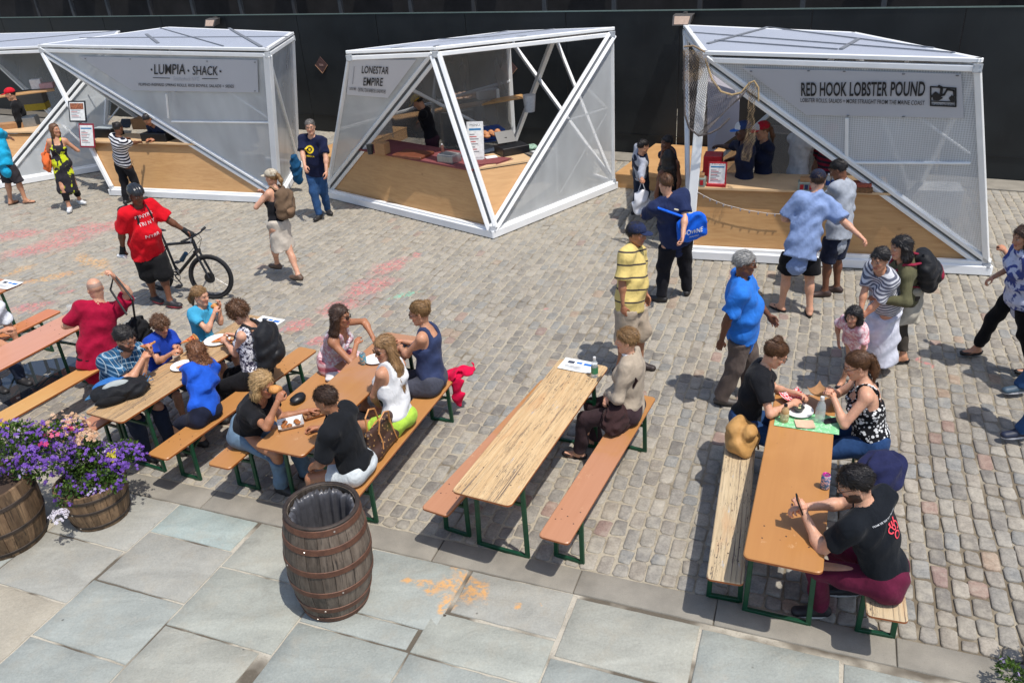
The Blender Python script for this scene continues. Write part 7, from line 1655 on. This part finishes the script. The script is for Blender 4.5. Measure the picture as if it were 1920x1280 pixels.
def sheetobj(name,label,cat,px,py,z,dx,dy,ang,mat,prints=(),curl=.004,group=None,thick=.0008):
    o,p=put(name,label,cat,px,py,z,group); a=R(ang); X=V3(math.cos(a),math.sin(a),0);Y=V3(-math.sin(a),math.cos(a),0); V=[];F=[];n=9
    for j in range(n):
        for i in range(n):
            u,v=i/(n-1)-.5,j/(n-1)-.5; V.append(p+X*u*dx+Y*v*dy+Zv*(.002+curl*(abs(u*2)**3+abs(v*2)**3)+.0015*math.sin(7*u+5*v)))
    for j in range(n-1):
        for i in range(n-1): k=j*n+i; F.append((k,k+1,k+1+n,k+n))
    V+=[v-Zv*thick for v in V]; N=n*n; F+=[tuple(q+N for q in f)[::-1] for f in F]
    mk('sheet',V,F,mat,o,smooth=True)
    for (u,v,du,dv,col) in prints:
        m=MB(); m.prism([p+X*(u+a_*du)*dx+Y*(v+b_*dv)*dy+Zv*(.0035+curl*(abs(2*u)**3+abs(2*v)**3)) for a_,b_ in((-.5,-.5),(.5,-.5),(.5,.5),(-.5,.5))],.0006,Zv); m.build('print',plain('ink_%d_%d_%d'%col,col,.7),o)
    return o,p
pr=[(-.25,.22,.2,.2,(60,66,80)),(0,.24,.16,.14,(40,110,190)),(.27,.2,.24,.18,(40,110,190)),(-.1,-.1,.6,.03,(120,124,130)),(-.1,-.2,.5,.03,(120,124,130)),(0,-.3,.6,.02,(150,150,156))]
sheetobj('paper_sheet','printed paper sheet at the far end of the worn pine table','paper',1083,686,TZ,.33,.22,-27,paper,pr)
sheetobj('paper_sheet','printed paper sheet at the far end of the stained pine table','paper',502,604,TZ,.33,.22,-27,paper,pr)
sheetobj('paper_sheet','printed paper sheet on the farthest table at the left edge','paper',12,534,TZ,.36,.24,-25,paper,pr)
bottle('clear water bottle with green label beside the paper on the worn pine table',1115,706,TZ,.21,.033,M_CLR,wht,plain('green_label',(60,130,90),.5))
o,p=bottle('large clear water bottle on the green paper of the orange table',1536,790,TZ,.24,.038,M_CLR,wht,clear_mat('bottle_label',(200,200,196),.6))
bottle('bottle of amber drink with a black cap on the green patterned paper',1470,790,TZ,.17,.034,clear_mat('amber_drink',(206,170,120),.7),plain('black_plastic',(24,25,28),.35),plain('fruit_label',(196,190,150),.5,var=.5,scale=60))
def can(label,px,py,z,cols):
    o,p=put('drinks_can',label,'can',px,py,z,'drinks cans'); r=.033
    m=MB(); m.lathe([(r*.8,0),(r,.008),(r,.108),(r*.82,.118)],p,24,cap=False); t=NT('can_print_%d'%px); pos=t.obj(); x,y,zz=t.sep(pos); n=t.noise(pos,42,3,.6,.6); c=t.mix(t.mr(zz,.03,.09),lin(cols[0]),lin(cols[1])); c=t.mix(t.mr(n,.5,.56),c,lin(cols[2])); t.base(c,.25,.3); m.build('body',t.m,o)
    m=MB(); m.lathe([(r*.82,.118),(r*.84,.121),(r*.78,.120),(r*.74,.115),(.001,.115)],p,24,cap=False); m.build('lid',plain('can_lid_%d'%px,cols[3],.3,.6),o,fix=False)
    m=MB(); m.box(p+V3(.004,0,.117),.022,.012,.002); m.build('pull_tab',stl,o)
can('blue and yellow drinks can on the tan orange table between the women in sunglasses',682,682,TZ,((190,160,60),(90,160,180),(210,180,150),(170,176,176)))
can('pink and red drinks can standing on the bare near half of the orange table',1546,914,TZ,((196,50,80),(70,120,170),(220,190,200),(200,70,150)))
plate('white paper plate beside the woman in the lime shorts',704,676,TZ,.11)
def tray(label,px,py,ang,mat,food,s=1.):
    o,p=put('food_tray',label,'food tray',px,py,TZ,'food trays'); a=R(ang); X=V3(math.cos(a),math.sin(a),0);Y=V3(-math.sin(a),math.cos(a),0); m=MB(); b=[(-1,-1),(1,-1),(1,1),(-1,1)]
    V=[p+X*.08*s*i+Y*.055*s*j+Zv*.002 for i,j in b]+[p+X*.105*s*i+Y*.08*s*j+Zv*.035*s for i,j in b]; m.add(V,[(0,1,2,3),(0,1,5,4),(1,2,6,5),(2,3,7,6),(3,0,4,7)]); m.build('tray',mat,o)
    rz=random.Random(int(px)); 
    for k in range(6):
        c=p+X*rz.uniform(-.06,.06)*s+Y*rz.uniform(-.04,.04)*s+Zv*.018; m=MB(); m.lathe([(.001,-.012),(.02,-.008),(.026,.004),(.014,.016),(.001,.018)],c,8); m.build('morsel',food,o)
tray('white paper tray with scraps at the near end of the tan orange table',546,797,18,wht,plain('fried_food',(150,90,40),.7,var=.4,scale=60),1.05)
tray('brown card tray of food between the blonde woman and the person in black',590,778,25,kraft,plain('pulled_food',(110,70,44),.8,var=.5,scale=80),.95)
lump('sandwich','sandwich held at the mouth of the blonde woman in sunglasses','food',517,735,1.10,(.055,.04,.035),M_CRUST,20)
o,p,ax=boxthing('smartphone','dark phone on the table beside the woman in the navy tank top','phone',757,646,TZ,.15,.08,.012,70,blk)
lump('clutch_bag','white clutch bag with papers on the bench of the woman with dark hair','bag',628,706,BZ,(.13,.07,.035),plain('white_leather',(206,200,200),.5),65,.004,group=None)
lump('purse','small black and white purse on the bench behind the blonde woman','bag',560,752,BZ,(.09,.06,.04),plain('black_leather',(28,28,30),.4),60)
# orange table
t=NT('green_print_paper'); pos=t.obj(); v1=t.vor(t.map(pos,sc=(1,1,0)),44); v2=t.noise(pos,22,3); c=t.mix(t.mr(v1,.18,.3),lin((206,222,206)),lin((128,196,140))); c=t.mix(t.mr(v2,.5,.6,0,.6),c,lin((170,214,172))); t.base(c,.7); M_GP=t.m
o,p=sheetobj('patterned_paper','green and white patterned paper spread across the far end of the orange table','paper',1513,790,TZ,.50,.27,-23,M_GP,curl=.001)
t=NT('red_check'); pos=t.obj(); ck=t.n('TexChecker'); t.l(t.map(pos,rot=(0,0,.5)),ck.inputs[0]); ck.inputs['Scale'].default_value=50; ck.inputs[1].default_value=(*lin((196,30,44)),1); ck.inputs[2].default_value=(*lin((220,190,190)),1); t.base(ck.outputs[0],.7); M_RC=t.m
sheetobj('food_wrapper','crumpled red checked wrapper between the hands of the woman with the top knot','wrapper',1488,748,TZ+.03,.2,.16,20,M_RC,curl=.03)
plate('white paper plate with a dark bowl on the orange table',1497,772,TZ+.004,.12); 
o,p=put('sauce_bowl','dark bowl of salad on the white plate of the orange table','bowl',1497,770,TZ+.012); m=MB(); m.lathe([(.03,0),(.045,.035),(.048,.04),(.044,.036),(.001,.03)],p,20,cap=False); m.build('bowl',plain('dark_bowl',(60,64,62),.4),o,fix=False)
rz=random.Random(2)
for k in range(7): c=p+V3(rz.uniform(-.026,.026),rz.uniform(-.026,.026),.036); m=MB(); m.box(c,.018,.012,.01,rot((0,0,1),rz.uniform(0,3)),.003); m.build('salad_piece',[plain('salad_pale',(206,200,150),.6),plain('salad_dark',(40,60,30),.6)][k%2],o)
sheetobj('napkin','folded brown paper napkin on the green patterned paper','napkin',1509,796,TZ+.004,.15,.12,-10,plain('napkin_brown',(206,176,148),.85),curl=.006)
boxthing('smartphone','black phone lying at the edge of the green patterned paper','phone',1558,789,TZ+.004,.14,.07,.009,10,blk)
sheetobj('food_wrapper','crumpled brown paper of food between the hands of the speckled camisole woman','wrapper',1536,740,TZ+.1,.16,.14,30,kraft,curl=.04)
hd=i39['arms'][1][2]; P=W(1499,945,.99); o=thing('smartphone','black phone held upright by the bearded man','phone',tuple(P)); x=unit(V3(.25,.9,0)); u=unit(V3(-.35,.1,.9)); m=MB(); m.box(P,.072,.01,.14,np.array([x,np.cross(x,u),u]),.003); m.build('body',blk,o); m=MB(); m.box(P-np.cross(x,u)*-.006,.062,.001,.12,np.array([x,np.cross(x,u),u])); m.build('screen',plain('screen_glass',(20,22,26),.08),o)
boxthing('smartphone','phone in the left hand of the man in the pale blue shirt','phone',1484,398,1.14,.07,.012,.13,70,blk)
# bags on benches
o,c,fr=lump('leather_bag','slouchy tan leather bag on the bare pine bench','bag',1388,838,BZ,(.16,.13,.10),cloth('tan_leather',(184,140,84),rough=.5),60,.02,.0085,extra=[(.02,.03,.09,(.13,.045,.09)),(-.02,-.05,.07,(.12,.04,.07)),(.07,.0,.02,(.09,.1,.08))],part='bag',freq=.9)
m=MB(); m.tube([c+fr[0]*.1+Zv*.08,c+fr[0]*.17-fr[1]*.05+Zv*.03,c+fr[0]*.16-fr[1]*.11-Zv*.07,c+fr[0]*.06-fr[1]*.14-Zv*.11],.008,6); m.tube([c-fr[0]*.08+Zv*.1,c+Zv*.15-fr[1]*.05,c+fr[0]*.1+Zv*.1],.007,6); m.build('strap',plain('strap_tan',(120,74,36),.5),o,fix=False)
m=MB(); m.box(c+Zv*.12-fr[1]*.03,.09,.05,.012,np.array(fr),.004); m.build('zip_opening',plain('zip_dark',(60,50,40),.5),o)
# monogram style handbag (plain repeated motif)
t=NT('brown_patterned_canvas'); pos=t.attr('rest'); v=t.vor(pos,26); c=t.mix(t.mr(v,.2,.26),lin((150,116,72)),lin((66,44,34))); t.base(c,.5); t.bump(v,.05,.002); M_MONO=t.m
b0=seatp(B1R,716,842,BZ); d=B1R['d'];n_=B1R['n']; o=thing('handbag','brown patterned handbag with tan handles on the orange bench','handbag',tuple(b0))
def hbf(P_,dd): q=P_-b0; return np.maximum(dd+foldn(q,.005,1.),BZ+.002-P_[...,2])
prm=[q_cone(b0-d*.15+Zv*.07,b0+d*.15+Zv*.07,.085,.085,.05),q_cone(b0-d*.17+Zv*.2,b0+d*.17+Zv*.2,.05,.05,.06,flat=(n_,.8)),q_cone(b0-d*.19+Zv*.26,b0+d*.19+Zv*.26,.03,.03,.04)]
F,lo,_=grid_field(prm,.0085,hbf); v,q=snets(F,lo,.0085); fastmesh('bag',v,q,[M_MONO],o,rest=v-b0)
m=MB(); M_VT=plain('tan_strap',(196,134,74),.5)
for s_ in(-1,1): m.tube([b0-d*.1+n_*.055*s_+Zv*.24,b0-d*.08+n_*.07*s_+Zv*.37,b0+n_*.075*s_+Zv*.41,b0+d*.08+n_*.07*s_+Zv*.37,b0+d*.1+n_*.055*s_+Zv*.24],.008,6)
m.build('handle',M_VT,o,fix=False)
m=MB()
for s_ in(-1,1):
    for k in(-1,1): m.tube([b0+d*.1*k+n_*.06*s_+Zv*.26,b0+d*.1*k+n_*.085*s_+Zv*.16,b0+d*.13*k+n_*.09*s_+Zv*.05],.006,5)
m.tube([b0-d*.2+Zv*.28,b0+Zv*.285+n_*.03,b0+d*.2+Zv*.28],.006,5); m.build('trim',M_VT,o,fix=False)
o,c,fr=lump('knit_bag','dark brown knitted shoulder bag resting beside the woman in beige','bag',1157,800,BZ,(.16,.11,.13),cloth('brown_knit',(56,38,38)),60,.009,.0085,extra=[(-.03,0,-.04,(.17,.11,.08))],part='bag',freq=2.4)
ip=[q for q in PEOPLE if 'sandy' in q['root']['label']][0]; sh=ip['Sl']; m=MB(); m.tube([c+fr[0]*.08+Zv*.1,(c+sh)/2+V3(-.05,-.06,.02),sh+Zv*.065,sh-ip['Fc']*.09-Zv*.1,c+fr[0]*.1+Zv*.05],.013,6); m.build('strap',cloth('brown_knit',(56,38,38)),o,fix=False)
lump('jacket','bright pink red jacket draped over the end of the orange bench','jacket',856,704,BZ,(.10,.09,.035),cloth('crimson_jacket',(206,14,66)),20,.014,.0085,part='fabric',extra=[(.1,-.02,.02,(.09,.06,.03))])
p=W(858,735,.3); o=soft('jacket_sleeve','hanging sleeve of the pink red jacket at the end of the orange bench','jacket',[q_cone(p+Zv*.12,p-Zv*.14,.05,.035,.02,flat=(V3(0,1,0),.5))],cloth('crimson_jacket',(206,14,66)),.0085,p,.01,part='fabric')
lump('jacket','navy jacket bundled on the bare pine bench behind the bearded man','jacket',1648,905,BZ,(.19,.15,.13),cloth('navy_jacket',(34,38,72)),40,.016,.009,part='fabric',extra=[(.1,.02,.0,(.13,.12,.1))],freq=1.1)
o,c,fr=lump('camera_bag','black camera bag hanging beside the man in the crimson tee','bag',266,640,BZ+.05,(.13,.1,.16),cloth('black_bag',(26,26,28)),40,.014,.009,part='bag')
ib=[q for q in PEOPLE if 'crimson' in q['root']['label']][0]; hw=ib['arms'][1][2]; m=MB(); m.tube([c+Zv*.15,W(248,560,1.2),hw+Zv*.03,hw+V3(-.06,-.05,-.12),W(238,590,1.05)],.012,6); m.build('strap',plain('black_webbing',(22,22,24),.6),o,fix=False)
# carried bags
def hangbag(name,label,cat,top,w_,h_,th,ang,mat,amp=.012,vx=.012,handle=None):
    a=R(ang); X=V3(math.cos(a),math.sin(a),0);Y=V3(-math.sin(a),math.cos(a),0); c=top-Zv*(h_*.5+.12)
    o=soft(name,label,cat,[q_ell(c,[X,Y,Zv],[w_/2,th/2,h_/2],.02),q_ell(c-Zv*h_*.2,[X,Y,Zv],[w_/2*1.02,th/2*1.1,h_*.32],.05)],mat,vx,c,amp,1.3,1.2,part='bag'); m=MB()
    for s_ in(-1,1): m.tube([c+X*w_*.3*s_+Zv*h_*.35,top+X*.01*s_,top],.006,5)
    m.build('handle',handle or mat,o,fix=False); return o
ibo=[q for q in PEOPLE if 'carrier' in q['root']['label']][0]; hangbag('carrier_bag','white plastic carrier bag held by the boy in the navy vest','bag',ibo['arms'][1][2]-Zv*.06,.26,.40,.14,20,clear_mat('white_film',(222,222,226),.9))
idr=[q for q in PEOPLE if 'dress' in q['root']['label'] and 'yellow' in q['root']['label']][0]; c=idr['pelvis']-idr['Lc']*.24+Zv*.12-idr['Fc']*.05; o=soft('shoulder_bag','orange shoulder bag of the woman in the patterned dress','bag',[q_ell(c,[idr['Fc'],idr['Lc'],Zv],[.17,.07,.19],.02)],cloth('orange_bag',(214,104,54)),.012,c,.012,part='bag'); m=MB(); m.tube([c+Zv*.15-idr['Fc']*.1,idr['Sr']+Zv*.06,c+Zv*.15+idr['Fc']*.1],.01,5); m.build('strap',cloth('orange_bag',(214,104,54)),o,fix=False)
# blue tote on the back of the stout man
s=i11['s']; bk=-i11['Fc']; rt_=-i11['Lc']; up_=i11['Ud']; P0=i11['pelvis']+up_*.20+bk*.24+rt_*.14
x=unit(rt_*.93-up_*.12+bk*.1); y=unit(up_*.95+rt_*.1); nn=unit(np.cross(x,y)); o=thing('tote_bag','bright blue tote bag with white print slung behind the stout man in navy','bag',tuple(P0))
F,lo,_=grid_field([q_ell(P0,[x,y,nn],[.21,.19,.055],.02),q_ell(P0-y*.08,[x,y,nn],[.22,.12,.06],.03)],.010,lambda P_,d:np.maximum(d+foldn(P_-P0,.009,4.,1.2),np.abs((P_-P0)@x)-.185)); v,q=snets(F,lo,.010); fastmesh('bag',v,q,[cloth('tote_blue',(20,96,214),rough=.6)],o,rest=v-P0)
fake=dict(sampler=sampler(F,lo,.010),root=o)
dn=nn if nn@(CC-P0)<0 else -nn
decal(fake,'BOWNE',P0-y*.03,x if np.cross(x,y)@dn<0 else x,y*.98+x*.25,.24,.06,dn,plain('white_print',(206,208,210),.7),.02); decal(fake,'PRINTERS',P0-y*.10,x,y*.98+x*.25,.12,.02,dn,plain('white_print',(206,208,210),.7),.01)
m=MB(); m.tube([P0+y*.17-x*.1,i11['Sl']+bk*.1+Zv*.04,i11['Sl']+Zv*.07],.017,6); m.build('blue_strap',cloth('tote_blue',(20,96,214),rough=.6),o,fix=False)
m=MB(); m.tube([P0+y*.17+x*.03,i11['N']+bk*.12-up_*.1,i11['N']+rt_*.07+Zv*.03],.017,6); m.build('cream_strap',plain('cream_strap',(196,186,160),.8),o,fix=False)
c=W(556,318,.45); soft('carry_bag','green and blue bag standing behind the man in the navy tee','bag',[q_ell(c,np.eye(3),[.1,.08,.3],.02)],cloth('teal_bag',(24,74,112)),.014,c,.012,part='bag')
backpack('small black backpack worn by the cyclist in the red tee',i4,cloth('black_nylon',(34,35,38),rough=.5),plain('black_webbing',(22,22,24),.6),(.13,.07,.18),.28,.26)
# ---------------------------------------------------------------- bicycle
Fg=W(404,560); Rg=W(316,546); ub=unit(Fg-Rg); nb=V3(-ub[1],ub[0],0); upb=unit(Zv+nb*.06); wb=1.07; Rg=Fg-ub*wb; wr=.335
bike=thing('bicycle','black mountain bike wheeled along by the cyclist in the red tee','bicycle',tuple(Rg))
M_BK=plain('bike_black',(26,26,30),.35); M_TY=plain('tyre_rubber',(30,30,32),.8); M_SP=plain('spoke_steel',(150,150,152),.3,.8)
st=unit(ub*.9+nb*.28)       # front wheel turned slightly away from the camera
def wheel(c,u_):
    o=MB(); o.tube([c+u_*math.cos(a)*(wr-.025)+upb*math.sin(a)*(wr-.025) for a in np.linspace(0,2*math.pi,41)[:-1]],.026,8,True); t_=o.build('wheel',M_TY,bike,fix=False)
    o=MB(); o.tube([c+u_*math.cos(a)*(wr-.06)+upb*math.sin(a)*(wr-.06) for a in np.linspace(0,2*math.pi,41)[:-1]],.011,6,True); o.build('rim',M_BK,t_,fix=False)
    ax_=np.cross(u_,upb); o=MB()
    for k in range(24):
        a=2*math.pi*k/24; s_=1 if k%2 else -1; o.tube([c+ax_*.03*s_,c+u_*math.cos(a)*(wr-.06)+upb*math.sin(a)*(wr-.06)],.0016,3)
    o.build('spokes',M_SP,t_,fix=False); o=MB(); o.beam(c-ax_*.05,c+ax_*.05,.05,.05); o.lathe([(.001,.0),(.08,.0),(.08,.003),(.001,.003)],c+ax_*.04,20,np.array([u_,upb,ax_])); o.build('hub',M_BK,t_)
cf=Fg+upb*wr; cr=Rg+upb*wr
def pst(x,z,l=0): return Rg+ub*x+upb*z+nb*l
wheel(cr,ub); wheel(cf,st); hdt=pst(.86,.86); hdb=pst(.90,.70); bb_=pst(.43,.30); sc_t=pst(.30,.80)
for nm,a,b,r_ in(('top_tube',pst(.32,.74),hdt-upb*.03,.02),('down_tube',bb_,hdb,.024),('seat_tube',bb_,sc_t,.018),('head_tube',hdt,hdb,.025),('seat_post',sc_t,pst(.265,.93),.014)):
    o=MB(); o.tube([a,b],r_,10); o.build(nm,M_BK,bike)
for s_ in(-1,1):
    o=MB(); o.tube([cr+nb*.06*s_,bb_+nb*.03*s_],.011,6); o.build('chain_stay',M_BK,bike); o=MB(); o.tube([cr+nb*.06*s_,pst(.32,.72)+nb*.02*s_],.01,6); o.build('seat_stay',M_BK,bike)
    sx_=np.cross(upb,st); o=MB(); o.tube([hdb+sx_*.05*s_,cf+sx_*.055*s_],.017,8); o.build('fork_leg',M_BK,bike)
sx_=np.cross(upb,st); o=MB(); o.beam(hdb-sx_*.07,hdb+sx_*.07,.045,.04); o.build('fork_crown',M_BK,bike)
o=MB(); st_c=hdt+upb*.08+st*.03; o.tube([hdt,hdt+upb*.07,st_c+st*.04],.018,8); o.build('stem',M_BK,bike); bc2=st_c+st*.05
o=MB(); o.tube([bc2-sx_*.33-st*.05,bc2-sx_*.1,bc2+sx_*.1,bc2+sx_*.33-st*.05],.013,8); hb=o.build('handlebar',M_BK,bike,fix=False)
for s_ in(-1,1):
    o=MB(); o.tube([bc2+sx_*.22*s_-st*.03,bc2+sx_*.34*s_-st*.05],.019,8); o.build('grip',plain('grip_rubber',(36,36,38),.9),hb); o=MB(); o.tube([bc2+sx_*.2*s_+st*.02,bc2+sx_*.3*s_+st*.06-upb*.02],.007,5); o.build('brake_lever',M_SP,hb)
o=MB(); o.tube([bc2+sx_*.05,hdt+st*.14+upb*.02,hdb+sx_*.06],.004,5); o.tube([bc2-sx_*.06,hdt+st*.12,pst(.7,.62)],.004,5); o.build('cable',M_BK,bike,fix=False)
F,lo,_=grid_field([q_cone(pst(.12,.95),pst(.36,.955),.07,.022,.02,flat=(upb,.45))],.009); v,q=snets(F,lo,.009); fastmesh('saddle',v,q,[M_BK],bike,rest=v)
o=MB(); o.lathe([(.085,-.004),(.095,-.003),(.095,.003),(.085,.004),(.085,-.004)],bb_-nb*.05,28,np.array([ub,upb,nb]),cap=False); ch=o.build('chainring',M_SP,bike,fix=False); o=MB(); o.tube([bb_-nb*.06,bb_-nb*.07+ub*.12-upb*.12,bb_-nb*.13+ub*.12-upb*.12],.011,6); o.tube([bb_+nb*.06,bb_+nb*.07-ub*.12+upb*.12,bb_+nb*.13-ub*.12+upb*.12],.011,6); o.build('crank',M_BK,bike,fix=False)
o=MB(); o.box(bb_-nb*.14+ub*.12-upb*.12,.09,.08,.02,np.array([ub,nb,upb]),.004); o.box(bb_+nb*.14-ub*.12+upb*.12,.09,.08,.02,np.array([ub,nb,upb]),.004); o.build('pedal',M_BK,bike)
o=MB(); o.tube([pst(.585,.50)+upb*.03-ub*.02,pst(.70,.62)+upb*.03-ub*.02],.036,10,rs=[.036,.03]); o.build('water_bottle',plain('bottle_teal',(26,74,104),.3),bike)
P=i4['arms'][1][2]+V3(-.02,-.03,-.1); o=thing('small_bottle','small white bottle in the gloved hand of the cyclist','bottle',tuple(P)); m=MB(); m.tube([P-ub*.08,P+ub*.06],.026,10); m.build('body',wht,o)
for k,(S,E,Wr_) in enumerate(i4['arms']):
    d_=unit(Wr_-E); F,lo,_=grid_field([q_cone(Wr_-d_*.03,Wr_+d_*.09,.036,.046,.02)],.009,lambda P_,d:d+foldn(P_-Wr_,.003,1.)); v,q=snets(F,lo,.009); fastmesh('glove',v,q,[plain('glove_black',(26,26,28),.8)],i4['root'],rest=v)
o,p=put('plastic_cup','clear plastic cup at the far end of the salmon pink table','cup',137,590,TZ); m=MB(); m.lathe([(.03,0),(.042,.12),(.044,.122)],p,16,cap=False); m.build('cup',M_CLR,o,fix=False)
